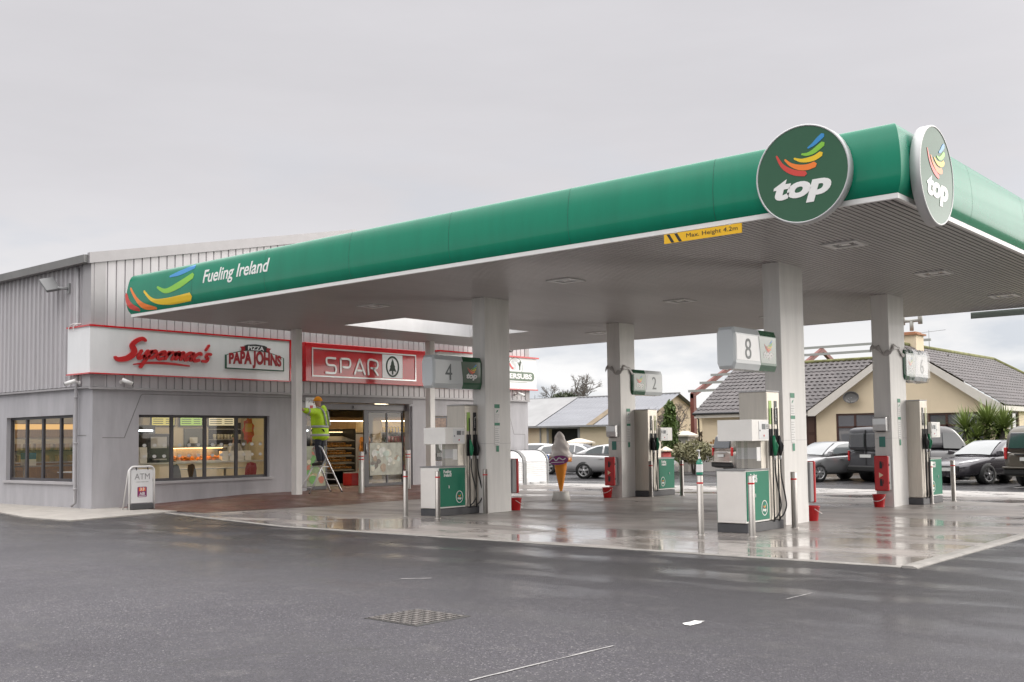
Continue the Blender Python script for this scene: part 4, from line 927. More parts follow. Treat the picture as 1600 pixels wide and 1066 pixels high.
# ------------------------------------------------------------------ small things on the shop
t = thing('flood_light', 'grey floodlight angled down on the corrugated side wall', 'floodlight', (-27.35, 14.12, 5.85))
mb = MB(); mb.box(-.06, .06, -.02, .04, -.14, .14); mb.tube([(0, -.02, 0), (-.10, -.12, .0), (-.2, -.2, .03)], .035, 8); mb.build('arm', m_grey, t)
mb = MB(); mb.M = Matrix.Translation((-.40, -.30, .09)) @ Matrix.Rotation(RAD(38), 4, 'Y') @ Matrix.Rotation(RAD(18), 4, 'X')
mb.box(-.33, .25, -.19, .19, -.035, .045); mb.build('housing', mat('lamp housing', (.16, .16, .16), .5), t, bevel=.02)
mb2 = MB(); mb2.M = mb.M; mb2.box(-.29, .05, -.15, .15, -.042, -.036); mb2.build('lens', m_lgrey, t)
def cctv(label, loc, aim):
    t = thing('security_camera', label, 'camera', loc)
    d = Vector(aim).normalized(); b = Vector((0, 0, 0)); w = Vector((.16, 0, .04)) if abs(loc[0]+26.15) < .1 else Vector((0, -.16, .04))
    mb = MB(); mb.tube([b, w*.6, w], .028, 8); mb.cyl(b, w*.15, .05, n=12); mb.build('bracket', m_white, t)
    mb = MB(); mb.cyl(w-d*.05, w+d*.24, .052, n=14); mb.build('body', m_white, t)
    mb = MB(); mb.cyl(w+d*.2401, w+d*.26, .046, n=14); mb.build('lens', m_dark, t)
cctv('white bullet camera on the downpipe corner of the side wall', (-26.7, 14.12, 3.30), (-.6, -.55, -.25))
cctv('white bullet camera under the red script sign, aimed right', (-26.15, 14.95, 3.32), (.35, .8, -.35))
cctv('white bullet camera below the far right sign of the shop', (-26.15, 31.2, 3.38), (.5, .6, -.3))
t = thing('loudspeaker', 'small black round speaker above the far white sign', 'speaker', (-26.15, 30.75, 5.1))
mb = MB(); mb.lathe([(.001, 0), (.1, .01), (.13, .12), (.14, .2), (.11, .21), (.05, .17), (.001, .16)], n=18, caps=False); mb.v = [Vector((p.z, p.x, p.y)) for p in mb.v]; mb.build('horn', m_dark, t)
mb = MB(); mb.box(-.02, .04, -.03, .03, -.2, -.1); mb.build('bracket', m_grey, t)
t = thing('white_cable', 'white cable looped over the red edge of the corner sign', 'cable', (-26.9, 14.0, 4.7))
mb = MB()
mb.tube(crv([(-.15, -.02, -.04), (-.15, -.025, .06), (-.02, -.02, .14), (.12, .02, .16), (.25, .08, .12)]), .012, 6); mb.build('cable', m_white, t)
mb = MB(); mb.tube(crv([(.10, -.02, -.05), (.10, -.025, .06), (.16, .0, .13), (.30, .08, .15)]), .012, 6); mb.build('cable', m_white, t)
t = thing('cash_machine_sign', 'small white cash machine sign fixed beside the shop door', 'sign', (-26.14, 21.12, 2.83))
mb = MB(); mb.box(0, .02, -.02, .42, -.24, .22); mb.build('board', m_swhite, t)
text('lettering', 'ATM', 1, frame((.02, .20, .10), (0, 1, 0)), m_grey, t, fit=(.24, .09), w=.001, depth=.002)
mb = MB(); mb.box(.0205, .023, .14, .26, -.16, -.02); mb.build('red_logo', m_red, t)
t = thing('cash_machine', 'dark cash machine with a picture panel in the shop wall', 'cash machine', (-26.2, 26.8, .96))
mb = MB(); mb.box(-.12, .01, .02, .73, .02, 1.56); mb.build('case', m_frame, t, bevel=.01)
mb = MB(); mb.box(.0105, .014, .07, .60, .95, 1.5); mb.build('picture', mat('picture red green', (.20, .12, .08), .4, var=.8, vscale=5), t)
mb = MB(); M = frame((.011, .36, .55), (0, 1, 0)); mb.prism([(.15*math.cos(a), .19*math.sin(a)) for a in [2*math.pi*i/24 for i in range(24)]], 0, .01, 0, M); mb.build('round_badge', m_lgrey, t)
mb = MB(); mb.box(.0105, .05, .1, .62, .14, .28); mb.build('shelf', m_grey, t)

# A-board
t = thing('pavement_sign', 'white framed ATM board standing at the corner of shop', 'sign', (-24.72, 14.74, .03), 0)
mb = MB()
def rr_(w, h, r, n=6): # rounded at the top
    return [(-w, 0), (w, 0)]+[(w-r+r*math.cos(a), h-r+r*math.sin(a)) for a in [math.pi/2*i/n for i in range(n+1)]]+[(-w+r-r*math.sin(a), h-r+r*math.cos(a)) for a in [math.pi/2*i/n for i in range(n+1)]]
M = frame((0, 0, 0), (0, 1, 0))
mb = MB(); pts = [(0, u, v) for u, v in [(-.345, 0)]+[(-.345+.12-.12*math.cos(a), .96+.12*math.sin(a)) for a in [math.pi/2*i/6 for i in range(7)]]+[(.345-.12+.12*math.sin(a), .96+.12*math.cos(a)) for a in [math.pi/2*i/6 for i in range(7)]]+[(.345, 0)]]
mb.tube(pts, .024, 8); mb.tube([(-.3*(1-v/1.2), u, v*.98) for _, u, v in pts], .02, 6); mb.build('frame', m_white, t)
mb = MB(); mb.prism([(u, v+.17) for u, v in rr_(.295, .84, .07)], -.012, .012, 0, M); mb.build('panel', m_swhite, t)
mb = MB(); mb.box(-.16, .05, -.31, .31, .0, .15); mb.build('base', m_plinth, t, bevel=.02)
text('lettering', 'ATM', 1, frame((.012, 0, .83), (0, 1, 0)), m_grey, t, fit=(.42, .15), w=.001, depth=.002)
mb = MB()
for i in range(12): mb.box(.0125, .014, -.17+i*.029, -.17+i*.029+(.022 if i % 4 else .012), .685, .70)
mb.build('small_print', m_grey, t)
m_lg1 = mat('logo magenta', (.22, .02, .12), .4); mb = MB()
mb.prism([(.13*max(-1, min(1, 1.35*math.cos(a))), .44+.13*max(-1, min(1, 1.35*math.sin(a)))) for a in [2*math.pi*(i+.5)/32 for i in range(32)]], .0125, .015, 0, M)
mb.prism([(-.09, .46), (.09, .46), (.09, .55), (-.09, .55)], .0155, .017, 1, M)
for u in (-.05, .02): mb.stroke([(u, .475), (u+.03, .52), (u+.005, .545)], .012, .0172, .0185, M, m=2)
mb.prism([(-.1, .325), (.1, .325), (.1, .345), (-.1, .345)], .0155, .017, 2, M)
o1 = mb.build('b', [m_lg1, C_ORG, m_swhite]); o2 = text('x', 'AIB', 1, frame((.015, 0, .40), (0, 1, 0)), m_swhite, None, bold=.03, fit=(.15, .075), w=.001, depth=.002)
j = join_meshes('bank_badge', [o1, o2]); j.parent = t
mb = MB()
for u in (-.16, .16): mb.box(-.01, .016, u-.01, u+.01, .985, 1.06)
mb.build('hanger', m_dark, t)

# ice cream cone figure
t = thing('ice_cream_cone', 'giant orange ice cream cone with swirled top on white block', 'display cone', (-17.64, 22.91, .012))
mb = MB(); mb.lathe([(.001, .0), (.25, .0), (.215, .24), (.19, .25), (.001, .25)], n=24, caps=False); mb.build('base', mat('painted block', (.66, .64, .60), .6, var=.08, vscale=6), t)
m_cone = mat('cone orange', (.78, .27, .02), .4, var=.06, coat=.2)
mb = MB(); mb.lathe([(.001, .23), (.03, .23), (.05, .32), (.16, .86), (.165, .88), (.17, 1.02), (.19, 1.03), (.30, 1.04), (.31, 1.14), (.28, 1.16), (.001, 1.16)], n=26, caps=False); mb.build('cone', m_cone, t)
mb = MB(); n = 40; rows = []     # twisted soft-serve swirl with spiral lobes
for i in range(34):
    f = i/33; z = 1.12+.74*f
    R0 = .30*(1-f)**.62*(1+.0*f)+.012; R0 *= 1+.09*math.sin(f*math.pi*5.2)
    if f < .08: R0 = .27+.4*f
    rows.append([((R0*(1+.07*math.cos(5*(a+f*3.4))))*math.cos(a)+.03*math.sin(f*5)*f, (R0*(1+.07*math.cos(5*(a+f*3.4))))*math.sin(a), z) for a in [2*math.pi*k/n for k in range(n)]])
mb.loft(rows); mb.build('soft_swirl', mat('ice cream white', (.74, .68, .64), .35, coat=.2, var=.05), t)
M = frame((.26, -.21, 1.09), (.83, .55, 0)); mb = MB()
mb.prism([(.26*math.cos(a)-.13, .125*math.sin(a)+.02*math.cos(a)) for a in [2*math.pi*i/28 for i in range(28)]], -.03, .01, 0, M)
sg = mb.build('purple_badge', mat('badge purple', (.22, .015, .16), .35, coat=.3), t)
mb = MB(); mb.stroke([(-.38, -.02), (-.28, .06), (-.20, -.01), (-.12, .06), (-.02, .01), (.05, .05)], .014, .011, .014, M); mb.stroke([(-.33, -.06), (-.15, -.055), (.02, -.05)], .008, .011, .014, M); g = mb.build('white_script', m_swhite); g.parent = sg

# row of white roller-front bunkers along the shop wall
def bunker(label, y0, y1):
    t = thing('roller_bunker', label, 'storage bunker', (-26.12, y0, .0), 0, 'white roller bunkers by the shop wall'); d = 1.08; h = 1.34; Wd = y1-y0
    prof = [(d, .08), (d, .80)]+[(d-.55+.55*math.cos(a), .80+.45*math.sin(a)) for a in [math.pi/2*i/8 for i in range(1, 9)]]+[(.05, 1.26)]
    mb = MB(); pr_ = []
    for (x0_, z0_), (x1_, z1_) in zip(prof, prof[1:]):
        k = max(1, int(math.hypot(x1_-x0_, z1_-z0_)/.07))
        for i in range(k):
            f = i/k; f2 = f+.8/k
            pr_ += [(x0_+(x1_-x0_)*f, z0_+(z1_-z0_)*f, .0), (x0_+(x1_-x0_)*f2, z0_+(z1_-z0_)*f2, .010)]
    ring = []
    for i, (x, z, o) in enumerate(pr_):
        l = math.hypot(x-.4, z-.5) or 1; ring.append((x+(x-.4)/l*o, z+(z-.5)/l*o))
    mb.loft([[(x, y, z) for x, z in ring] for y in (.09, Wd-.09)], sm=False, closed=False); mb.build('roller_front', m_swhite, t, )
    for nm, ya, yb in (('end_frame', 0, .09), ('end_frame', Wd-.09, Wd)):
        mb = MB(); mb.prism([(0, 0), (d+.03, 0), (d+.03, .82)]+[(d-.55+.58*math.cos(a), .82+.47*math.sin(a)) for a in [math.pi/2*i/8 for i in range(1, 9)]]+[(0, 1.29)], 0, yb-ya, 0, Matrix(((1, 0, 0, 0), (0, 0, 1, ya), (0, 1, 0, 0), (0, 0, 0, 1)))); mb.build(nm, m_grey, t)
    mb = MB(); mb.box(.02, d+.02, .09, Wd-.09, 0, .08); mb.box(d+.02, d+.05, .3, .5, .06, .1); mb.box(d+.02, d+.05, Wd-.5, Wd-.3, .06, .1); mb.build('foot_rail', m_lgrey, t)
bunker('white ribbed bunker with rounded top, right one of the pair', 30.35, 31.75)
bunker('white ribbed bunker mostly hidden behind the column of sign 4', 28.90, 30.34)

# ------------------------------------------------------------------ people
def skin(name, V, Ed, rad, m, parent, sub=2, smooth=True):
    me = bpy.data.meshes.new('sk'); me.from_pydata([Vector(v) for v in V], Ed, []); o = bpy.data.objects.new('sk', me); COL.objects.link(o)
    o.modifiers.new('Skin', 'SKIN')
    if not me.skin_vertices: raise RuntimeError('skin layer')
    for i, r in enumerate(rad):
        sv = me.skin_vertices[0].data[i]; sv.radius = (r, r) if not isinstance(r, tuple) else r; sv.use_root = (i == 0)
    ss = o.modifiers.new('Sub', 'SUBSURF'); ss.levels = sub; ss.render_levels = sub
    dg = bpy.context.evaluated_depsgraph_get(); m2 = bpy.data.meshes.new_from_object(o.evaluated_get(dg)); bpy.data.objects.remove(o); bpy.data.meshes.remove(me)
    m2.name = name; m2.materials.clear(); m2.materials.append(m)
    for p in m2.polygons: p.use_smooth = True; p.material_index = 0
    r = bpy.data.objects.new(name, m2); COL.objects.link(r)
    if parent: r.parent = parent
    return r
m_skin = mat('skin', (.45, .24, .16), .5, var=.05)
m_hv = mat('hi vis yellow', (.50, .78, .02), .6, var=.22, vscale=7, bump=1.0, bscale=11)
m_refl = mat('reflective tape', (.42, .42, .43), .35)
m_trou = mat('dark trousers', (.03, .035, .05), .8, var=.2, vscale=12)
m_boot = mat('boots', (.03, .025, .02), .6)
m_hat = mat('orange knit', (.75, .28, .01), .85, var=.15, vscale=30)
m_shirt = mat('grey shirt', (.40, .40, .40), .8, var=.1)
def hand(V, E, Rr, wrist, i0, d, up):
    """palm, four unequal fingers and a thumb added to a skin graph after vertex i0 (the wrist)"""
    d = Vector(d).normalized(); up = Vector(up).normalized(); s = d.cross(up).normalized(); w = Vector(wrist)
    pm = len(V); V.append(w+d*.05); E.append((i0, pm)); Rr.append((.036, .018))
    for k, (off, ln) in enumerate(((-.030, .075), (-.010, .088), (.010, .083), (.029, .066))):
        a = len(V); V.append(w+d*.085+s*off); E.append((pm, a)); Rr.append(.011)
        V.append(w+d*(.085+ln*.5)+s*off*1.15+up*-.006); E.append((a, a+1)); Rr.append(.0095)
        V.append(w+d*(.085+ln)+s*off*1.2+up*-.024); E.append((a+1, a+2)); Rr.append(.008)
    a = len(V); V.append(w+d*.045+s*-.045); E.append((pm, a)); Rr.append(.013); V.append(w+d*.085+s*-.070+up*-.008); E.append((a, a+1)); Rr.append(.010)
def person(label, loc, rz, LA, RA, jacket=m_hv, hat=m_hat, scale=1., vis=True, lean=.04, yaw_head=0., bulk=1.):
    """local +x forward, +y the person's left, z up from the soles; LA / RA = (elbow, wrist)"""
    t = thing('person', label, 'person', loc, rz); t.scale = (scale*bulk, scale*bulk, scale)
    V = [(0, 0, .95), (lean*.4, 0, 1.15), (lean, 0, 1.36), (lean, 0, 1.49), (lean+.015, 0, 1.55)]; E = [(0, 1), (1, 2), (2, 3), (3, 4)]; Rr = [(.15, .12), (.14, .11), (.155, .12), .06, .055]
    c, s = math.cos(yaw_head), math.sin(yaw_head)
    def hp(x, y, z): return (lean+.03+x*c-y*s, x*s+y*c, z)
    for p, r in ((hp(.0, 0, 1.63), (.078, .085)), (hp(-.005, 0, 1.70), (.078, .092)), (hp(-.01, 0, 1.755), (.05, .06))): V.append(p); E.append((len(V)-2, len(V)-1)); Rr.append(r)
    iw = []
    for sd, (el, wr) in ((1, LA), (-1, RA)):
        sh = len(V); V.append((lean, sd*.19, 1.42)); E.append((2, sh)); Rr.append(.062); V.append(el); E.append((sh, sh+1)); Rr.append(.045); V.append(wr); E.append((sh+1, sh+2)); Rr.append(.028)
        hand(V, E, Rr, wr, sh+2, Vector(wr)-Vector(el), (0, 0, 1)); iw.append((el, wr))
    for sd in (1, -1):
        h = len(V); V.append((0, sd*.095, .88)); E.append((0, h)); Rr.append(.09)
        for p, r in (((.03, sd*.105, .50), .058), ((-.02, sd*.11, .09), .042), ((.05, sd*.12, .045), .04), ((.16, sd*.13, .035), .032)): V.append(p); E.append((len(V)-2, len(V)-1)); Rr.append(r)
    b = skin('body', V, E, Rr, m_skin, t)
    mb = MB()   # nose, ears, eyes, mouth
    mb.loft([[hp(.085, y_, z_) for y_, z_ in ((-.016, 1.625), (.016, 1.625), (.010, 1.68), (-.010, 1.68))], [hp(.115, y_, z_) for y_, z_ in ((-.010, 1.632), (.010, 1.632), (.003, 1.645), (-.003, 1.645))]])
    for sd in (1, -1): mb.loft([[hp(.0+.018*math.cos(a), sd*(.083+o_), 1.655+.03*math.sin(a)) for a in [2*math.pi*k/10 for k in range(10)]] for o_ in (0, .018)])
    mb.build('face_detail', m_skin, t)
    mb = MB()
    for sd in (1, -1): mb.box(*[q for pr__ in zip(hp(.083, sd*.032-.012, 0)[:2], hp(.092, sd*.032+.012, 0)[:2]) for q in sorted(pr__)], 1.668, 1.680)
    mb.box(*[q for pr__ in zip(hp(.078, -.024, 0)[:2], hp(.088, .024, 0)[:2]) for q in sorted(pr__)], 1.598, 1.604); mb.build('eyes', m_dark, t)
    # trousers and boots
    V = [(0, 0, .93), (0, .095, .86), (.03, .105, .50), (-.02, .11, .10), (0, -.095, .86), (.03, -.105, .50), (-.02, -.11, .10)]; skin('trousers', V, [(0, 1), (1, 2), (2, 3), (0, 4), (4, 5), (5, 6)], [(.16, .13), .105, .078, .066, .105, .078, .066], m_trou, t)
    for sd in (1, -1): skin('boot', [(-.03, sd*.11, .14), (-.02, sd*.11, .06), (.07, sd*.12, .05), (.17, sd*.13, .04)], [(0, 1), (1, 2), (2, 3)], [.058, .056, .05, .04], m_boot, t)
    # jacket
    V = [(lean*.4, 0, 1.10), (.0, 0, .84), (0, 0, .64), (lean, 0, 1.33), (lean, 0, 1.45), (lean-.01, 0, 1.51)]; E = [(0, 1), (1, 2), (0, 3), (3, 4), (4, 5)]; Rr = [(.245, .20), (.25, .21), (.265, .23), (.25, .20), (.18, .14), .095] if vis else [(.20, .16), (.205, .165), (.215, .18), (.215, .165), (.16, .12), .085]
    for sd, (el, wr) in ((1, LA), (-1, RA)):
        sh = len(V); w2 = Vector(el)+(Vector(wr)-Vector(el))*.88; V += [(lean, sd*.20, 1.41), el, w2]; E += [(3, sh), (sh, sh+1), (sh+1, sh+2)]; Rr += [.105, .088, .070] if vis else [.092, .075, .058]
    jk = skin('jacket', V, E, Rr, jacket, t)
    if vis:
        mb = MB()
        for zc, rx, ry in ((1.02, .205, .25), (.80, .212, .257)):
            n = 28; mb.loft([[((rx+e)*math.cos(2*math.pi*k/n)+lean*.3, (ry+e)*math.sin(2*math.pi*k/n), zc+dz) for k in range(n)] for dz, e in ((-.03, -.004), (-.028, .004), (.028, .004), (.03, -.004))], caps=False)
        g = mb.build('reflective_band', m_refl); g.parent = jk
        for sd in (1, -1): mb = MB(); mb.tube(crv([(-.20, sd*.10, 1.05), (-.205+lean, sd*.105, 1.25), (-.15+lean, sd*.12, 1.44), (lean, sd*.12, 1.525)], 5), .024, 8); g = mb.build('reflective_brace', m_refl); g.parent = jk
        for (el, wr) in iw:
            mb = MB(); a = Vector(el)+(Vector(wr)-Vector(el))*.35; d = (Vector(wr)-Vector(el)).normalized(); mb.cyl(a-d*.025, a+d*.025,   .090, .087, n=16, caps=False); g = mb.build('sleeve_band', m_refl); g.parent = jk
        g = skin('hood', [(lean-.13, 0, 1.40), (lean-.18, .0, 1.47), (lean-.09, .09, 1.53), (lean-.09, -.09, 1.53)], [(0, 1), (1, 2), (1, 3)], [.09, .10, .07, .07], jacket, None); g.parent = jk
    if hat:
        mb = MB(); n = 24; rows = []
        for i in range(9):
            f = i/8; rows.append([hp(-.008+(.104*math.cos(f*1.50)+(.006 if i < 2 else 0))*math.cos(2*math.pi*k/n), (.096*math.cos(f*1.50)+(.006 if i < 2 else 0))*math.sin(2*math.pi*k/n), 1.685+.125*math.sin(f*1.50)) for k in range(n)])
        mb.loft(rows); mb.build('hat', hat, t)
    return t
person('person in hi-vis jacket and orange knit hat standing on the stepladder', (-24.82, 20.60, .965), RAD(180+28), ((.07, .48, 1.40), (.14, .74, 1.44)), ((.26, -.18, 1.35), (.46, .02, 1.50)), scale=1.14, bulk=1.09, yaw_head=.35)

t = thing('step_ladder', 'aluminium stepladder with hand hoop standing outside the shop door', 'stepladder', (-24.80, 20.50, .175), RAD(-2)); t.scale = (1.2, 1, 1)
mb = MB(); tb = lambda p, r=.021: mb.tube(p, r, 8)
tb(crv([(-.23, .66, 0), (-.20, .34, .62), (-.175, .04, 1.18), (-.15, -.03, 1.34), (0, -.05, 1.39), (.15, -.03, 1.34), (.175, .04, 1.18), (.20, .34, .62), (.23, .66, 0)], 5), .023); mb.build('front_frame', m_alu, t)
mb = MB()
for s in (-1, 1): mb.tube([(s*.21, -.52, 0), (s*.17, .12, 1.02)], .021, 8)
mb.tube([(-.205, -.42, .18), (.205, -.42, .18)], .012, 6); mb.build('rear_frame', m_alu, t)
for z, y, d in ((.20, .555, .09), (.39, .46, .09), (.58, .36, .09)):
    mb = MB(); mb.box(-.21, .21, y-d/2, y+d/2, z-.02, z+.005); mb.build('tread', m_alu, t, bevel=.006)
mb = MB(); mb.box(-.19, .19, -.04, .27, .755, .785); mb.build('platform', m_alu, t, bevel=.008)
mb = MB()
for s in (-1, 1): mb.cyl((s*.23, .66, -.012), (s*.23, .66, .04), .026, n=10); mb.cyl((s*.21, -.52, -.012), (s*.21, -.52, .04), .022, n=10)
mb.build('rubber_feet', m_rubber, t)

# ------------------------------------------------------------------ inside the shop
m_shelf = mat('shelf steel', (.35, .34, .32), .4); m_wood = mat('counter wood', (.40, .24, .10), .5, var=.2, vscale=4, streak=(1, 6, 1)); m_bread = mat('bread crust', (.52, .25, .06), .6, var=.3, vscale=14)
m_bk = mat('shop black', (.02, .02, .02), .4); m_food = mat('fried food', (.70, .25, .03), .6, var=.35, vscale=12); m_tile = mat('back tile', (.35, .32, .27), .3, var=.1)
t = thing('service_counter', 'long pale service counter inside the left shop window', 'counter', (-29.8, 17.0, .19))
mb = MB(); mb.box(-.7, 0, 0, 5.4, 0, .86); mb.build('front', m_cream, t); mb = MB(); mb.box(-.75, .06, -.03, 5.43, .861, .91); mb.build('worktop', m_lgrey, t)
t = thing('hot_food_cabinet', 'glazed cabinet of orange fried food on the service counter', 'food cabinet', (-30.2, 19.0, 1.10))
mb = MB(); mb.box(-.25, .3, 0, 1.9, 0, .04); mb.box(-.25, .3, 0, 1.9, .44, .48); mb.box(-.25, -.22, 0, 1.9, .04, .44); mb.build('case', m_steel, t)
mb = MB(); rnd = random.Random(2)
for i in range(60): c = (rnd.uniform(-.15, .24), rnd.uniform(.05, 1.85), .05+rnd.uniform(.0, .10)); mb.lathe([(.001, -.04), (.05, -.02), (.055, .02), (.001, .05)], c, 7, caps=False)
mb.build('fried_food', m_food, t); mb = MB(); mb.box(-.1, .2, .1, 1.8, .42, .438); mb.build('heat_lamp', emit('heat lamp', (1, .55, .2), 7), t)
mb = MB(); mb.quad((.3, 0, .04), (.3, 1.9, .04), (.3, 1.9, .44), (.3, 0, .44)); mb.build('glass_front', m_glass, t)
for i, (y, w, col) in enumerate(((19.05, .9, (.75, .62, .15)), (20.1, .9, (.45, .65, .12)), (21.2, 1.1, (.9, .75, .45)))):
    t = thing('menu_board', ['backlit yellow menu board above the counter, leftmost', 'backlit green menu board in the middle above the counter', 'backlit cream menu board at the right above counter'][i], 'menu board', (-31.47, y, 2.25))
    mb = MB(); mb.box(-.02, .03, 0, w, 0, .5); mb.build('case', m_bk, t); mb = MB(); mb.box(.0305, .033, .04, w-.04, .04, .46); mb.build('screen', emit('menu glow %d' % i, col, .7), t)
    mb = MB()
    for r in range(5): mb.box(.0335, .035, .08, w*.5, .09+r*.07, .115+r*.07); mb.box(.0335, .035, w*.6, w-.1, .09+r*.07, .115+r*.07)
    mb.build('menu_print', m_bk, t)
t = thing('drinks_machine', 'dark coffee machine at the left end of the counter', 'coffee machine', (-30.2, 18.05, 1.10))
mb = MB(); mb.box(-.3, .25, 0, .75, 0, .9); mb.build('case', m_bk, t, bevel=.02); mb = MB(); mb.box(.251, .26, .1, .65, .45, .8); mb.build('panel', m_lgrey, t); mb = MB(); mb.box(.25, .34, .15, .6, .08, .12); mb.build('drip_tray', m_steel, t)
t = thing('doorway_panel', 'dark kitchen door with a paper notice behind the counter', 'door', (-31.49, 20.3, .19))
mb = MB(); mb.box(0, .04, 0, .85, 0, 2.0); mb.build('leaf', mat('kitchen door', (.10, .11, .10), .5), t); mb = MB(); mb.box(.0405, .043, .2, .5, 1.5, 1.7); mb.build('paper_notice', m_white, t)
t = thing('back_shelving', 'dark shelving with stacked cups behind the counter', 'shelving', (-31.49, 21.25, .19))
mb = MB(); mb.box(0, .03, 0, 1.3, 0, 2.2); mb.build('back_panel', m_bk, t)
for z in (.9, 1.25, 1.6, 1.95): mb = MB(); mb.box(.031, .32, 0, 1.3, z, z+.03); mb.build('shelf', m_shelf, t)
def goods(name, cat_, lab, group, mesh_mb, m, spots):
    p = None
    for s in spots:
        if p is None: p = mesh_mb.build(name, m); tag(p, lab, cat_, group); p.location = s
        else:
            c = p.copy(); COL.objects.link(c); c.location = s
rnd = random.Random(11)
mb = MB(); mb.lathe([(.001, 0), (.045, 0), (.06, .16), (.001, .17)], n=10, caps=False)
goods('paper_cup', 'cup', 'paper cup on the dark shelving behind the counter', 'paper cups on the back shelving', mb, mat('cup paper', (.6, .55, .42), .6), [(-31.3, 21.34+.15*i+rnd.uniform(-.03, .03), z) for z in (1.121, 1.471, 1.821) for i in range(8)])
def chair(lab, x, y, rz, m):
    t = thing('cafe_chair', lab, 'chair', (x, y, .185), rz, 'cafe chairs inside the window')
    mb = MB(); mb.box(-.21, .21, -.2, .2, .43, .46); mb.build('seat', m, t, bevel=.012); mb = MB(); mb.loft([[(-.20, -.2, .5), (-.17, 0, .5), (-.20, .2, .5)], [(-.24, -.21, .70), (-.20, 0, .72), (-.24, .21, .70)], [(-.26, -.16, .86), (-.22, 0, .90), (-.26, .16, .86)]], closed=False, sm=True); mb.build('backrest', m, t)
    for sx, sy in ((1, 1), (1, -1), (-1, 1), (-1, -1)): mb = MB(); mb.cyl((sx*.2, sy*.2, 0), (sx*.17, sy*.17, .43), .014, n=8); mb.build('leg', m_lgrey, t)
m_ch = mat('chair dark', (.03, .035, .03), .5); m_chr = mat('chair red', (.30, .02, .03), .5)
for i, (x, y, rz, m, lab) in enumerate(((-27.55, 17.75, 1.6, m_ch, 'dark cafe chair left of the pair inside window'), (-27.6, 18.3, 1.6, m_ch, 'dark cafe chair right of the pair inside window'), (-27.6, 20.0, -1.2, m_chr, 'dark red cafe chair inside the right window pane'), (-27.3, 16.0, .4, m_chr, 'dark red cafe chair behind the pavement sign'), (-28.6, 15.6, 1.2, m_ch, 'dark cafe chair near the side window'), (-29.2, 16.0, -1.2, m_ch, 'dark cafe chair by the side window end'))): chair(lab, x, y, rz, m)
def table(lab, x, y):
    t = thing('cafe_table', lab, 'table', (x, y, .185), 0)
    mb = MB(); mb.box(-.4, .4, -.45, .45, .72, .75); mb.build('top', m_lgrey, t, bevel=.01); mb = MB(); mb.cyl((0, 0, .02), (0, 0, .72), .035, n=10); mb.build('column', m_steel, t); mb = MB(); mb.lathe([(.001, 0), (.25, 0), (.24, .015), (.03, .03)], n=20, caps=False); mb.build('foot', m_steel, t)
table('pale cafe table between the chairs in front window', -28.2, 18.5); table('pale cafe table at the right of front window', -27.8, 19.35); table('pale cafe table close to the side window', -28.9, 15.3)
person('person in grey shirt and cap working behind the service counter', (-30.85, 21.7, .19), RAD(15), ((.22, .30, 1.12), (.42, .12, 1.02)), ((.22, -.30, 1.12), (.42, -.12, 1.02)), jacket=m_shirt, hat=mat('olive cap', (.10, .11, .05), .7), vis=False, lean=.15)
t = thing('promo_poster', 'orange and red star shaped poster hung inside the right window pane', 'poster', (-26.62, 19.35, 2.05))
M = frame((0, 0, 0), (0, 1, 0)); mb = MB(); mb.prism([(( .30 if i % 2 else .23)*math.cos(math.pi*i/9)*.75, (.42 if i % 2 else .34)*math.sin(math.pi*i/9)) for i in range(18)], 0, .004, 0, M); mb.build('paper', mat('poster orange', (.85, .13, .04), .5, var=.2), t)
mb = MB(); mb.prism([(-.12, -.05), (.12, -.05), (.12, .2), (-.12, .2)], .0045, .006, 0, M); mb.build('print', mat('poster yellow', (.85, .45, .08), .5), t)
# kitchen wall seen through the side window
t = thing('wall_menu', 'long amber lit menu strip on the kitchen wall', 'menu board', (-35.98, 15.2, 1.95))
mb = MB(); mb.box(0, .03, 0, 4.4, 0, .5); mb.build('case', m_wood, t); mb = MB(); mb.box(.031, .034, .05, 4.35, .28, .46); mb.build('screen', emit('amber menu', (1, .55, .15), .8), t)
t = thing('wall_units', 'wooden wall units along the kitchen wall', 'wall unit', (-35.98, 15.2, .19))
mb = MB(); mb.box(0, .45, 0, 4.4, 0, .9); mb.build('cupboard', m_wood, t); mb = MB(); mb.box(0, .48, -.02, 4.42, .901, .94); mb.build('worktop', m_lgrey, t)
mb = MB(); mb.box(0, .3, 0, 4.4, 1.3, 1.33); mb.build('shelf', m_bk, t)
mb = MB(); mb.box(-.1, .1, -.08, .08, 0, .22)
goods('sauce_carton', 'carton', 'carton on the wooden kitchen wall units', 'cartons on the wall unit', mb, mat('carton', (.45, .30, .16), .6, var=.3, vscale=3), [(-35.82, 15.4+.34*i, 1.521) for i in range(12)]+[(-35.72, 15.5+.44*i, 1.131) for i in range(9)])
t = thing('steel_prep_table', 'steel preparation table in the kitchen behind side window', 'prep table', (-33.6, 15.6, .19))
mb = MB(); mb.box(0, .7, 0, 2.2, .82, .87); mb.build('top', m_steel, t); mb = MB(); mb.box(.05, .65, .05, 2.15, .2, .23); mb.build('undershelf', m_steel, t)
for x, y in ((.04, .04), (.66, .04), (.04, 2.16), (.66, 2.16)): mb = MB(); mb.cyl((x, y, 0), (x, y, .82), .022, n=8); mb.build('leg', m_steel, t)
t = thing('blue_white_box', 'blue and white box on the steel preparation table', 'box', (-33.4, 15.75, 1.06)); mb = MB(); mb.box(0, .4, 0, .3, 0, .2); mb.build('white_base', m_white, t); mb = MB(); mb.box(0, .4, 0, .3, .2, .4); mb.build('blue_top', mat('box blue', (.03, .15, .3), .5), t)
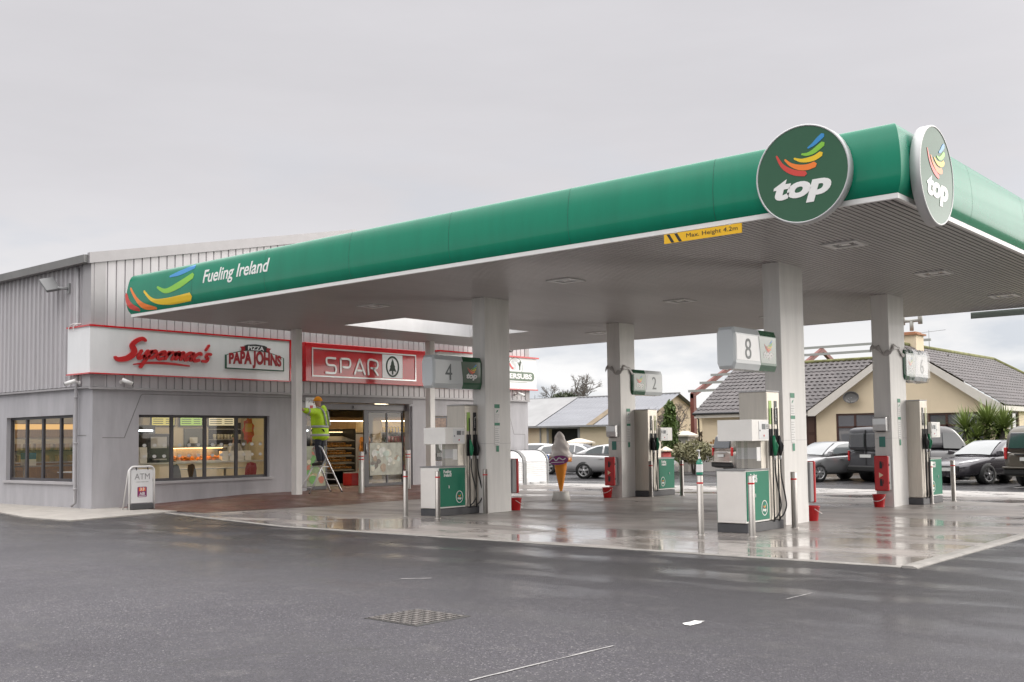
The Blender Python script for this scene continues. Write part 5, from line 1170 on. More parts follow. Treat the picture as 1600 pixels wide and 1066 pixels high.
# bakery stand and shelves seen through the door
t = thing('bakery_stand', 'dark bakery stand of bread shelves inside the shop door', 'bakery stand', (-29.4, 24.35, .185))
mb = MB()
for y in (0, 1.35): mb.box(-.35, .35, y-.02, y+.02, .0, 1.95)
mb.box(-.35, -.32, .02, 1.33, 0, 1.95); mb.build('frame', m_bk, t)
mb = MB(); mb.box(-.36, .36, -.03, 1.38, 1.951, 2.2); mb.build('canopy', m_wood, t)
zs = (.55, .80, 1.05, 1.32, 1.60)
for z in zs:
    mb = MB(); mb.M = Matrix.Translation((0, 0, z)) @ Matrix.Rotation(RAD(14), 4, 'Y'); mb.box(-.3, .36, .03, 1.32, 0, .02); mb.build('shelf', m_shelf, t)
    mb = MB(); mb.box(-.3, -.27, .05, 1.3, z+.235, z+.245); mb.build('strip_light', emit('shelf strip', (1, .72, .38), 6), t)
mb = MB(); mb.loft([[(x, .045*math.sin(q)*math.cos(a), .05+.04*math.sin(q)*math.sin(a)) for a in [2*math.pi*k/10 for k in range(10)]] for x, q in ((-.10, .35), (-.07, 1.1), (0, 1.57), (.07, 1.1), (.10, .35))])
goods('bread_roll', 'bread roll', 'golden bread roll lined up on the bakery stand', 'rolls on the bakery stand', mb, m_bread, [(-29.38+dx, 24.48+.135*i, .185+z+.025-math.tan(RAD(14))*dx) for z in zs[:4] for dx in (-.12, .18) for i in range(9)])
t = thing('crisp_rack', 'narrow rack of orange snack bags beside the bakery stand', 'snack rack', (-28.2, 25.0, .185))
mb = MB(); mb.box(-.03, 0, 0, .5, 0, 1.75); mb.box(-.03, .25, 0, .5, 0, .05); mb.build('rack', m_lgrey, t)
mb = MB(); mb.loft([[(-.02, -.09, -.12), (.02, -.09, -.12), (.02, .09, -.12), (-.02, .09, -.12)], [(-.05, -.10, 0), (.05, -.10, 0), (.05, .10, 0), (-.05, .10, 0)], [(-.01, -.09, .13), (.01, -.09, .13), (.01, .09, .13), (-.01, .09, .13)]], sm=False)
goods('snack_bag', 'snack bag', 'orange snack bag clipped on the narrow rack', 'bags on the snack rack', mb, mat('snack orange', (.75, .30, .06), .35, var=.2), [(-28.12+.02*j, 25.12+.24*i, .45+.25*j) for j in range(6) for i in range(2)])
t = thing('red_cooler', 'red chest cooler at the foot of snack rack', 'cooler', (-28.0, 24.2, .185)); mb = MB(); mb.box(0, .45, 0, .7, .0, .42); mb.build('case', m_red, t, bevel=.03); mb = MB(); mb.box(.02, .43, .02, .68, .421, .45); mb.build('lid', m_lgrey, t)
def wallshelf(lab, x, y, wd, nsh, tilt=None):
    t = thing('product_shelving', lab, 'shelving', (x, y, .185))
    mb = MB(); mb.box(0, .03, 0, wd, 0, 2.3); mb.box(.03, .5, 0, .03, 0, 2.3); mb.box(.03, .5, wd-.03, wd, 0, 2.3); mb.build('back_panel', m_cream, t)
    mb = MB(); mb.box(.03, .52, .03, wd-.03, 2.301, 2.42); mb.build('header', m_wood, t); mb = MB(); mb.box(.44, .48, .05, wd-.05, 2.27, 2.298); mb.build('strip_light', emit('shelf strip2', (1, .80, .5), 9), t)
    for k in range(nsh): mb = MB(); mb.box(.03, .45, .03, wd-.03, .3+k*.38, .32+k*.38); mb.build('shelf', m_shelf, t)
wallshelf('lit product shelving on the back wall through door opening', -31.9, 25.6, 2.7, 5); wallshelf('lit product shelving behind the right door leaf', -31.2, 28.5, 2.6, 5)
cols_ = [(.55, .12, .10), (.60, .45, .10), (.12, .35, .18), (.65, .60, .50), (.15, .2, .45), (.55, .25, .30)]
for ci, c in enumerate(cols_):
    mb = MB(); hgt = .20+.02*(ci % 3)
    if ci % 2: mb.box(-.07, .07, -.055, .055, 0, hgt)
    else: mb.lathe([(.001, 0), (.05, 0), (.05, hgt*.7), (.02, hgt*.9), (.02, hgt+.02), (.001, hgt+.02)], n=10, caps=False)
    nm, lb = (('food_box', 'box') if ci % 2 else ('drink_bottle', 'bottle')); cn = ['red', 'yellow', 'green', 'cream', 'blue', 'pink'][ci]
    sp = []
    for (x, y0, wd) in ((-31.6, 25.7, 2.0), (-30.9, 28.6, 2.1)):
        for k in range(5):
            if (k+ci+(1 if y0 > 27 else 0)) % 3 == 0:
                off = ((ci*.37+k*.21) % 1)*.9
                for i in range(9): sp.append((x, y0+off+i*.17, .505+k*.38))
    goods(nm, lb, 'small %s %s in a row on the lit shop shelves' % (cn, lb), '%s %s rows on the shop shelves' % (cn, lb), mb, mat('goods '+cn, c, .4), sp)
def poster(lab, y0, y1, z0, z1, cols3, seed, x=-26.37):
    """printed window picture: soft colour patches of fruit / food, generic"""
    t = thing('window_poster', lab, 'poster', (x, y0, z0)); M = frame((0, 0, 0), (0, 1, 0)); mb = MB(); mb.box(0, .004, 0, y1-y0, 0, z1-z0); mb.build('paper', mat('poster paper %d' % seed, cols3[0], .4, var=.4, vscale=3), t)
    rnd = random.Random(seed); mb = MB()
    for i in range(26):
        cy, cz, r = rnd.uniform(.1, y1-y0-.1), rnd.uniform(.1, z1-z0-.1), rnd.uniform(.05, .16); q = rnd.uniform(.6, 1.2)
        r = min(r, cy, y1-y0-cy, cz/q, (z1-z0-cz)/q)
        mb.prism([(cy+r*math.cos(a)*(1+.15*math.sin(3*a+i)), cz+r*q*math.sin(a)) for a in [2*math.pi*k/14 for k in range(14)]], .0045+.0004*i, .0048+.0004*i, 1+i % (len(cols3)-1), M)
    ms = [mat('poster paper %d' % seed, (1, 1, 1))]+[mat('poster ink %d %d' % (seed, i), c, .4, var=.3, vscale=8) for i, c in enumerate(cols3[1:])]
    mb.build('picture', ms, t)
poster('produce picture in greens and reds on the glass behind ladder', 21.3, 22.08, .30, 1.55, [(.30, .32, .22), (.10, .30, .05), (.45, .12, .06), (.55, .50, .35), (.20, .28, .12), (.40, .30, .15)], 4)
poster('pale picture of food bags on the lower right door leaf', 23.95, 25.42, .55, 1.62, [(.33, .33, .27), (.55, .52, .42), (.12, .10, .08), (.50, .50, .46), (.30, .22, .15), (.40, .46, .40)], 8)
t = thing('crate_trolley', 'low dark crates on a trolley just inside the shop door', 'crates', (-27.4, 21.35, .185)); mb = MB(); mb.box(0, .5, 0, .8, .08, .42); mb.build('crate', m_plinth, t, bevel=.02)
for x, y in ((.08, .08), (.42, .08), (.08, .72), (.42, .72)): mb = MB(); mb.cyl((x-.02, y, .04), (x+.02, y, .04), .04, n=10); mb.build('castor', m_rubber, t)

# manifestation dots on the shop window and more shop stock
for y0 in (15.6, 16.68, 17.74, 18.80):
    for z in (1.34, 1.64):
        t = tag(thing('glass_dot_row', 'row of frosted dots on the front shop window glass', 'window dots', (-26.352, y0, z), 0, 'dot rows on the shop window'))
        mb = MB(); M = frame((0, 0, 0), (0, 1, 0))
        for k in range(3): mb.prism([(.18+.30*k+.06*math.cos(a), .045*math.sin(a)) for a in [2*math.pi*i/14 for i in range(14)]], 0, .002, 0, M)
        mb.build('dots', mat('frosted dot', (.6, .6, .58), .6), t)
def fridge(lab, x, y, wd, rz=0.):
    t = thing('drinks_fridge', lab, 'fridge', (x, y, .185), rz); mb = MB(); mb.box(0, .04, 0, wd, 0, 2.1); mb.box(.04, .6, 0, .04, 0, 2.1); mb.box(.04, .6, wd-.04, wd, 0, 2.1); mb.box(.04, .6, .04, wd-.04, 1.95, 2.1); mb.box(.04, .6, .04, wd-.04, 0, .18); mb.build('case', m_bk, t)
    mb = MB(); mb.box(.5, .54, .06, wd-.06, 1.90, 1.945); mb.build('strip_light', emit('fridge light', (.85, .95, 1), 9), t)
    for k in range(4): mb = MB(); mb.box(.05, .52, .045, wd-.045, .45+.37*k, .465+.37*k); mb.build('shelf', m_shelf, t)
    mb = MB(); mb.quad((.605, .03, .2), (.605, wd-.03, .2), (.605, wd-.03, 1.93), (.605, .03, 1.93)); mb.build('glass_door', m_glass, t)
fridge('black drinks fridge at the right end of the back shelves', -31.4, 22.6+.3, .95); fridge('black drinks fridge nearer the shop door opening', -31.9, 24.4, 1.1)
fridge('black drinks fridge at the left end of counter', -31.45, 18.9-1.0, .95)
for gi, (cc, nm) in enumerate((((.5, .08, .08), 'red'), ((.08, .3, .12), 'green'), ((.6, .35, .08), 'orange'), ((.1, .15, .4), 'blue'))):
    mb = MB(); mb.lathe([(.001, 0), (.033, 0), (.033, .15), (.014, .20), (.014, .23), (.001, .23)], n=9, caps=False)
    goods('soft_drink', 'bottle', 'small %s drink bottle inside a black fridge' % nm, '%s bottles in the fridges' % nm, mb, mat('drink '+nm, cc, .2), [(x, y+.1+.095*i, .651+.37*k) for (x, y, w_) in ((-31.1, 22.9, .9), (-31.6, 24.4, 1.0), (-31.1, 17.9, .9)) for k in range(4) for i in range(8) if (k+int(y)+i//4) % 4 == gi])
mb = MB(); mb.box(-.09, .09, -.12, .12, 0, .16)
goods('takeaway_box', 'box', 'white takeaway box stacked on the service counter', 'takeaway boxes on the counter', mb, m_white, [(-29.95+.02*(i % 2), 17.25+.3*(i//3), 1.101+.162*(i % 3)) for i in range(9)]+[(-29.95, 20.8+.3*(i//2), 1.101+.162*(i % 2)) for i in range(8)])
mb = MB(); mb.box(-.22, .22, -.3, .3, 0, .34)
goods('cardboard_box', 'box', 'brown cardboard box on the kitchen floor by wall units', 'cardboard boxes in the kitchen', mb, mat('cardboard', (.34, .22, .11), .8, var=.1), [(-35.2, 15.6+.7*i, .19+.342*k) for i in range(5) for k in range(2 if i % 2 else 1)])

# ------------------------------------------------------------------ vehicles
m_tyre = mat('tyre', (.022, .022, .022), .75); m_alloy = mat('alloy', (.5, .5, .5), .3, metal=.7); m_alloyd = mat('dark alloy', (.06, .06, .06), .35, metal=.5)
m_cglass = mat('car glass', (.03, .035, .04), .04, spec=.8, coat=1); m_cglass2 = mat('car glass bright', (.10, .115, .12), .04, spec=.9, coat=1); m_trimb = mat('car black trim', (.02, .02, .02), .5)
m_tail = mat('tail lamp', (.50, .015, .015), .15, coat=.8); m_head = mat('head lamp', (.55, .55, .56), .08, coat=1, metal=.3); m_plate = mat('number plate', (.62, .62, .60), .5)
def lerp(P_, x):
    for (a, b), (c, d) in zip(P_, P_[1:]):
        if a <= x <= c: return b+(d-b)*(x-a)/(c-a)
    return P_[0][1] if x < P_[0][0] else P_[-1][1]
def vehicle(name, label, cat, loc, head, L_, Wd, paint, low, gh, sides, fw, rw, wheels=(-1.4, 1.42), wr=.33, rim=m_alloy, van=False, gl=m_cglass, zb=.24, tails=None, heads=None, plate_r=None, plate_f=None, grille=None, bumper=True, spokes=5, stripe=False):
    """low = lower body (x, ztop, halfwidth); gh = greenhouse outline (x, ztop); sides = side windows as (x,z) outlines; +x forward"""
    t = thing(name, label, cat, loc, RAD(head), 'cars parked behind the forecourt')
    w = Wd/2
    rings = []
    for x, zt, hw in low:
        zs = min(zt-.10, .62); s = [(0, zb), (hw*.86, zb), (hw*.975, zb+.09), (hw*1.0, (zb+.1+zs)/2+.03), (hw*.995, zs), (hw*.97, zt-.07), (hw*.90, zt-.012), (hw*.6, zt+.008), (0, zt+.015)]
        rings.append([(x, y, z) for y, z in s]+[(x, -y, z) for y, z in reversed(s[1:-1])])
    mb = MB(); mb.loft(rings); body = mb.build('body', paint, t)
    ss = body.modifiers.new('s', 'SUBSURF'); ss.levels = ss.render_levels = 1
    H = max(z for x, z in gh); zl = min(z for x, z in gh); wb = w*.93; wr_ = w*(.84 if van else .66)
    def sidey(z): return wb-(wb-wr_)*max(0, (z-zl))/(H-zl)
    def base(x): return lerp([(a, b-.04) for a, b, c in low], x)
    rings = []
    for x, z in gh:
        b0 = min(base(x), z-.02); n_ = 5; s = []
        for i in range(n_): zz = b0+(max(z-.07, b0+.01)-b0)*i/(n_-1); s.append((sidey(zz) if zz > zl else wb, zz))
        y1 = s[-1][0]; s += [(y1-.05, z-.015), (y1-.16, z), (y1*.4, z+.012)]
        rings.append([(x, y, q) for y, q in s]+[(x, -y, q) for y, q in reversed(s)])
    mb = MB(); mb.loft(rings); ca = mb.build('cabin', paint, t); ss = ca.modifiers.new('s', 'SUBSURF'); ss.levels = ss.render_levels = 1
    for sd in (1, -1):
        for o_ in sides:
            mb = MB(); k = len(o_); mb.add([(x, sd*(sidey(z)+.012), z) for x, z in o_]+[(x, sd*(sidey(z)-.03), z) for x, z in o_], [tuple(range(k))]+[(i, (i+1) % k, k+(i+1) % k, k+i) for i in range(k)]); mb.build('side_window', gl, t)
    for nm, seg in (('windscreen', fw), ('rear_window', rw)):
        if not seg: continue
        x0, x1 = seg; mb = MB(); n = 8; vs = []
        for i in range(n+1):
            x = x0+(x1-x0)*i/n; z = lerp(gh, x); dz = (lerp(gh, x+.02)-lerp(gh, x-.02))/.04; l = math.hypot(1, dz); y = sidey(z)-.10
            for j in range(5): q = -y+2*y*j/4; vs.append((x-dz/l*.022, q, z+.018/l+.012-.02*(abs(j-2)/2)**2))
        mb.add(vs, [(i*5+j, i*5+j+1, i*5+j+6, i*5+j+5) for i in range(n) for j in range(4)], sm=True); mb.build(nm, gl, t)
    for x in wheels:
        for sd in (1, -1):
            y1 = min(w*.985, lerp([(a_, h_) for a_, z_, h_ in low], x)*.985); mb = MB(); mb.lathe([(.001, 0), (wr+.03, 0), (wr+.03, .26), (.001, .26)], n=26, caps=False)
            mb.v = [Vector((x+p.x, sd*(y1+.006-p.z), wr+.015+p.y)) for p in mb.v]; mb.build('wheel_arch', m_trimb, t)
            mb = MB(); mb.lathe([(wr*.66, .0), (wr*.72, -.012), (wr*.93, -.008), (wr, .03), (wr, .18), (wr*.9, .21), (.001, .21)], n=28, caps=False)
            mb.v = [Vector((x+p.x, sd*(y1+.02-p.z), wr+p.y)) for p in mb.v]; wh = mb.build('wheel', m_tyre, t)
            mb = MB(); mb.lathe([(wr*.70, .0), (wr*.66, -.004), (wr*.62, .03)], n=28, caps=False); mb.lathe([(.001, -.0), (wr*.16, -.0), (wr*.18, .03)], n=14, caps=False)
            for k in range(spokes):
                a = 2*math.pi*k/spokes+.3; c, s = math.cos(a), math.sin(a); q0, q1 = wr*.12, wr*.65; h0, h1 = wr*.10, wr*.15
                mb.add([(q0*c-h0*s, q0*s+h0*c, .004), (q0*c+h0*s, q0*s-h0*c, .004), (q1*c+h1*s, q1*s-h1*c, .012), (q1*c-h1*s, q1*s+h1*c, .012), (q1*c, q1*s, .05)], [(0, 1, 2, 3), (3, 2, 4)])
            mb.v = [Vector((x+p.x, sd*(y1+.022-p.z), wr+p.y)) for p in mb.v]; r = mb.build('rim', rim); r.parent = wh
    xr, xf = low[0][0], low[-1][0]
    for sd in (1, -1):
        if tails:
            x0, x1, y0, y1, z0, z1 = tails; mb = MB(); mb.box(xr+x0, xr+x1, min(sd*y0, sd*y1), max(sd*y0, sd*y1), z0, z1); mb.build('tail_light', m_tail, t, bevel=.025)
        if heads:
            x0, x1, y0, y1, z0, z1 = heads; mb = MB(); mb.loft([[(xf+x0, sd*y1, z0+.05), (xf+x0, sd*y1, z1), (xf+x0, sd*(y1-.04), z1+.03), (xf+x0, sd*(y1-.06), z0+.05)], [(xf+(x0+x1)/2, sd*(y1-.06), z0), (xf+(x0+x1)/2, sd*(y1-.05), z1-.04), (xf+(x0+x1)/2-.06, sd*(y0+y1)/2, z1), (xf+(x0+x1)/2, sd*(y0+y1)/2, z0)], [(xf+x1, sd*y0, z0), (xf+x1, sd*y0, z1-.09), (xf+x1-.08, sd*(y0-.02), z1-.07), (xf+x1-.03, sd*(y0-.02), z0)]], sm=False); mb.build('headlight', m_head, t, bevel=.012)
        mb = MB(); mx = fw[1]-.12 if fw else 1.0; zm = lerp([(a, b) for a, b, c in low], mx)+.10
        mb.loft([[(mx-.02, sd*(w*.93), zm-.05), (mx-.02, sd*(w*.93), zm+.05), (mx-.10, sd*(w*.93), zm+.05), (mx-.10, sd*(w*.93), zm-.05)], [(mx+.02, sd*(w+.10), zm-.07), (mx+.0, sd*(w+.10), zm+.08), (mx-.10, sd*(w+.10), zm+.08), (mx-.10, sd*(w+.10), zm-.07)], [(mx-.02, sd*(w+.17), zm-.05), (mx-.03, sd*(w+.17), zm+.06), (mx-.09, sd*(w+.17), zm+.06), (mx-.09, sd*(w+.17), zm-.05)]], sm=False); mb.build('mirror', m_trimb if van else paint, t, bevel=.015)
        for dx in ((-.65, .35) if not van else (.72,)): mb = MB(); z_ = lerp([(a, b) for a, b, c in low], dx)-.15; mb.box(dx-.10, dx+.10, min(sd*w*.955, sd*w*1.012), max(sd*w*.955, sd*w*1.012), z_-.015, z_+.015); mb.build('door_handle', paint if not van else m_trimb, t, bevel=.006)
    if bumper: mb = MB(); mb.box(xr-.05, xr+.12, -w*.92, w*.92, .36, .58); mb.build('rear_bumper', m_trimb if van else paint, t, bevel=.05)
    if plate_r: mb = MB(); mb.box(xr-plate_r[1], xr-plate_r[1]+.03, -.26, .26, plate_r[0]-.055, plate_r[0]+.055); mb.build('number_plate', m_plate, t)
    if grille: mb = MB(); mb.box(xf-grille[2], xf+.01, -grille[3], grille[3], grille[0], grille[1]); mb.build('grille', m_trimb, t, bevel=.03)
    if plate_f: mb = MB(); mb.box(xf-.02, xf+.025, -.26, .26, plate_f-.055, plate_f+.055); mb.build('number_plate', m_plate, t)
    return t
p_silver = mat('silver paint', (.50, .50, .50), .28, metal=.55, coat=.7); p_white = mat('white car paint', (.68, .68, .67), .25, coat=.7); p_grey = mat('mid grey paint', (.33, .33, .335), .28, metal=.6, coat=.7)
p_dark = mat('dark purple grey paint', (.055, .05, .058), .25, metal=.4, coat=.8); p_van = mat('dark slate paint', (.075, .075, .082), .38, metal=.3, coat=.4, var=.1); p_brown = mat('olive brown paint', (.10, .088, .068), .32, metal=.4, coat=.5); p_mpv = mat('champagne paint', (.40, .36, .32), .3, metal=.5, coat=.6)
LOWS = [(-2.42, .60, .62), (-2.38, .84, .78), (-2.2, 1.0, .87), (-1.75, 1.03, .91), (-.9, .99, .925), (0, .96, .925), (.85, .94, .92), (1.35, .89, .90), (1.9, .80, .86), (2.25, .69, .76), (2.40, .58, .60)]
GHS = [(-1.95, 1.0), (-1.55, 1.18), (-1.05, 1.36), (-.5, 1.435), (0, 1.45), (.35, 1.40), (.75, 1.20), (1.2, .92)]
SWS = [[(-1.38, 1.05), (-.62, 1.04), (-.60, 1.36), (-.86, 1.33), (-1.20, 1.20)], [(-.54, 1.04), (.66, 1.0), (.62, 1.14), (.28, 1.32), (-.08, 1.37), (-.52, 1.37)]]
vehicle('parked_car', 'silver saloon with five spoke wheels parked behind the ice cream cone', 'car', (-25.75, 37.67, 0), 19, 4.8, 1.86, p_silver, LOWS, GHS, SWS, (.30, 1.14), (-1.86, -1.0), tails=(.02, .22, .55, .84, .74, .90), plate_r=(.72, -.02), heads=(-.62, -.16, .46, .78, .58, .76), gl=m_cglass2)
GHH = [(-2.02, .98), (-1.9, 1.22), (-1.7, 1.38), (-1.2, 1.45), (-.4, 1.48), (.2, 1.45), (.6, 1.26), (1.15, .94)]
LOWH = [(-2.1, .55, .66), (-2.08, .85, .80), (-1.95, 1.0, .86), (-1.4, 1.0, .88), (-.5, .97, .89), (.6, .95, .89), (1.2, .90, .87), (1.7, .80, .82), (2.0, .68, .72), (2.1, .55, .6)]
SWH = [[(-1.72, 1.05), (-.95, 1.04), (-.93, 1.37), (-1.55, 1.30)], [(-.88, 1.04), (.0, 1.03), (.0, 1.38), (-.88, 1.385)], [(.06, 1.03), (.72, 1.0), (.42, 1.26), (.06, 1.37)]]
wc = vehicle('parked_car', 'white estate car with blue side stripes parked left of the silver saloon', 'car', (-31.0, 41.7, 0), 19, 4.2, 1.78, p_white, LOWH, GHH, SWH, (.35, 1.1), (-1.98, -1.65), wheels=(-1.25, 1.3), tails=(.0, .16, .60, .82, .78, 1.05), plate_r=(.70, -.01), heads=(-.55, -.14, .42, .74, .60, .78))
mb = MB(); mb.loft([[(-1.55, -.905, .95), (-1.1, -.905, .60), (-.9, -.905, .60), (-1.3, -.905, .95)], [(-1.55, -.885, .95), (-1.1, -.885, .60), (-.9, -.885, .60), (-1.3, -.885, .95)]], sm=False); mb.build('blue_stripe', mat('stripe blue', (.04, .12, .40), .4), wc)
wc2 = vehicle('parked_car', 'white car roof just showing behind the white estate car', 'car', (-35.0, 44.3, 0), 19, 4.2, 1.78, p_white, LOWH, GHH, SWH, (.35, 1.1), (-1.98, -1.65), wheels=(-1.25, 1.3), tails=(.0, .16, .60, .82, .78, 1.05))
vehicle('parked_car', 'mid grey saloon nose out beside the dark slate van', 'car', (-16.74, 38.38, 0), -113, 4.8, 1.86, p_grey, LOWS, GHS, SWS, (.30, 1.14), (-1.86, -1.0), heads=(-.62, -.14, .46, .78, .58, .78), grille=(.42, .58, .12, .45), plate_f=.46, gl=m_cglass2, spokes=7)
vehicle('parked_car', 'dark purple grey saloon nose out in front of the spiky palm', 'car', (-10.93, 38.46, 0), -113, 4.8, 1.86, p_dark, LOWS, GHS, SWS, (.30, 1.14), (-1.86, -1.0), heads=(-.66, -.12, .42, .80, .58, .80), grille=(.44, .62, .10, .50), plate_f=.50, rim=mat('grey alloy', (.22, .22, .23), .3, metal=.6), gl=m_cglass2)
bl = COL.objects[-1]
LOWV = [(-2.45, 1.10, .92), (-2.40, 1.12, .95), (-1.5, 1.12, .97), (0, 1.12, .97), (1.0, 1.12, .97), (1.55, 1.10, .95), (2.0, 1.02, .91), (2.3, .86, .80), (2.42, .70, .66)]
GHV = [(-2.44, 1.80), (-2.40, 1.92), (-2.2, 1.96), (0, 1.98), (.9, 1.96), (1.15, 1.86), (1.5, 1.50), (1.85, 1.08)]
SWV = [[(.42, 1.16), (1.52, 1.12), (1.44, 1.32), (1.08, 1.70), (.44, 1.72)]]
v = vehicle('parked_van', 'dark slate panel van with twin rear doors beside the grey saloon', 'van', (-13.98, 39.47, 0), 67, 4.9, 1.97, p_van, LOWV, GHV, SWV, (1.12, 1.82), None, wheels=(-1.5, 1.5), wr=.34, van=True, zb=.36, tails=(-.003, .08, .82, .90, .74, 1.12), plate_r=(.92, .04), rim=m_alloyd, gl=m_cglass)
for sd in (1, -1):
    mb = MB(); y0, y1 = sorted((sd*.06, sd*.74)); mb.box(-2.475, -2.44, y0, y1, 1.22, 1.72); mb.build('rear_door_window', m_cglass, v, bevel=.02)
mb = MB(); mb.box(-2.468, -2.42, -.006, .006, .6, 1.85); mb.box(-2.47, -2.43, -.9, .9, 1.135, 1.15); mb.build('door_seam', m_trimb, v)
mb = MB(); mb.box(-2.50, -2.45, -.62, -.38, .90, 1.0); mb.box(-2.49, -2.45, .10, .50, 1.03, 1.07); mb.build('door_handle', m_trimb, v)
mb = MB(); mb.lathe([(.001, 0), (.09, 0), (.09, .01), (.001, .012)], n=20, caps=False); mb.v = [Vector((-2.455-p.z, -.52+p.x, 1.16+p.y*.5)) for p in mb.v]; mb.build('oval_badge', m_alloy, v)
LOWB = [(-2.42, 1.05, .88), (-2.36, 1.07, .93), (-1.5, 1.10, .95), (0, 1.08, .95), (1.2, 1.05, .94), (1.75, .98, .90), (2.2, .82, .78), (2.38, .66, .62)]
GHB = [(-2.38, 1.25), (-2.28, 1.70), (-2.12, 1.86), (-1.7, 1.93), (0, 1.95), (.6, 1.92), (.95, 1.76), (1.7, 1.04)]
SWB = [[(-2.0, 1.14), (-.9, 1.14), (-.9, 1.72), (-1.85, 1.70)], [(-.82, 1.14), (.3, 1.12), (.3, 1.73), (-.82, 1.73)], [(.38, 1.12), (1.3, 1.08), (.85, 1.62), (.38, 1.72)]]
for nm, lb, loc, hd, pt, rim_ in (('parked_van', 'olive brown people carrier seen from behind at right edge', (-8.1, 37.46, 0), 67, p_brown, m_alloyd), ('parked_van', 'champagne people carrier seen from behind the nearest pump', (-21.8, 43.5, 0), 58, p_mpv, m_alloy)):
    v = vehicle(nm, lb, 'van', loc, hd, 4.8, 1.9, pt, LOWB, GHB, SWB, (.97, 1.66), None, wheels=(-1.45, 1.45), wr=.34, van=True, zb=.30, tails=(-.003, .10, .78, .87, .85, 1.22), plate_r=(.86, .05), rim=rim_)
    mb = MB(); mb.loft([[(-2.44, -.70, 1.18), (-2.44, .70, 1.18), (-2.40, .70, 1.17), (-2.40, -.70, 1.17)], [(-2.335, -.66, 1.68), (-2.335, .66, 1.68), (-2.27, .66, 1.68), (-2.27, -.66, 1.68)]], sm=False); mb.build('rear_window', m_cglass, v, bevel=.02)
    mb = MB(); mb.box(-2.475, -2.42, -.45, .45, .98, 1.02); mb.build('boot_handle', m_trimb if pt is p_brown else m_alloy, v, bevel=.01)
    mb = MB(); mb.box(-2.52, -2.38, -.88, .88, .56, .62); mb.build('bumper_step', pt, v, bevel=.02)

# ------------------------------------------------------------------ bungalow
def tile_mat(name, c, axis):
    m = bpy.data.materials.new(name); m.use_nodes = True; t = m.node_tree; L = t.links.new; b = t.nodes['Principled BSDF']; b.inputs['Roughness'].default_value = .6
    ge = N(t, 'ShaderNodeNewGeometry'); n1 = N(t, 'ShaderNodeTexNoise'); n1.inputs['Scale'].default_value = 1.2; n1.inputs['Detail'].default_value = 6; L(ge.outputs['Position'], n1.inputs['Vector'])
    n2 = N(t, 'ShaderNodeTexNoise'); n2.inputs['Scale'].default_value = 9; L(ge.outputs['Position'], n2.inputs['Vector'])
    ad = N(t, 'ShaderNodeMath', operation='MULTIPLY'); L(n1.outputs[0], ad.inputs[0]); L(n2.outputs[0], ad.inputs[1])
    r = N(t, 'ShaderNodeValToRGB'); L(ad.outputs[0], r.inputs[0]); r.color_ramp.elements[0].position = .1; r.color_ramp.elements[1].position = .45
    r.color_ramp.elements[0].color = (c[0]*.7, c[1]*.7, c[2]*.7, 1); r.color_ramp.elements[1].color = (c[0]*1.4, c[1]*1.35, c[2]*1.35, 1); L(r.outputs[0], b.inputs['Base Color']); return m
m_tile2 = tile_mat('concrete roof tile', (.105, .096, .096), 0)
m_hwall = mat('cream render', (.73, .605, .43), .8, var=.06, vscale=1.0, bump=.2); m_hpl = mat('plinth ochre', (.36, .23, .10), .8, var=.1); m_barge = mat('barge board', (.64, .60, .54), .5, var=.04); m_brownf = mat('brown window frame', (.07, .03, .022), .4); m_hglass = mat('house window', (.10, .10, .11), .05, spec=.8, coat=1)
hs = thing('bungalow', 'cream rendered bungalow with brown tiled roof beyond the car park', 'bungalow', (-20, 50, 0))
GX0, GX1, GY, EZ, RX, RZ = -21.6, -13.4, 48.0, 2.98, -17.5, 5.72
def H_(o): o.parent = hs; o.matrix_parent_inverse = Matrix.Translation(-Vector(hs.location)); return o
Mg = frame((0, GY, 0), (1, 0, 0)); LYF = 48.7
mb = MB()
wall_holes(mb, Mg, GX0, GX1, .95, EZ, [(-20.65, -17.9, .98, 2.68), (-16.4, -14.0, .98, 2.60)], .15)
mb.add([(GX0, GY, EZ), (GX1, GY, EZ), (RX, GY, RZ-.12)], [(0, 1, 2)])
wall_holes(mb, frame((GX1, 0, 0), (0, 1, 0)), GY, 60, .95, EZ, [(49.3, 51.0, 1.2, 2.62)], .15)
wall_holes(mb, frame((0, LYF, 0), (1, 0, 0)), -28.2, GX0, .95, 2.95, [(-23.0, -21.95, .951, 2.74)], .15)
mb.quad((GX0, GY, .95), (GX0, LYF, .95), (GX0, LYF, EZ), (GX0, GY, EZ)); mb.quad((-28.2, LYF, .95), (-28.2, 57.2, .95), (-28.2, 57.2, 2.95), (-28.2, LYF, 2.95)); mb.add([(-28.2, LYF, 2.95), (-28.2, 57.2, 2.95), (-28.2, 52.95, 5.4)], [(0, 1, 2)])
H_(mb.build('wall', m_hwall))
mb = MB(); mb.box(GX0-.02, GX1+.02, GY-.02, 60, -.02, .949); mb.box(-28.22, GX0-.021, LYF-.02, 57.2, -.02, .949); H_(mb.build('plinth', m_hpl))
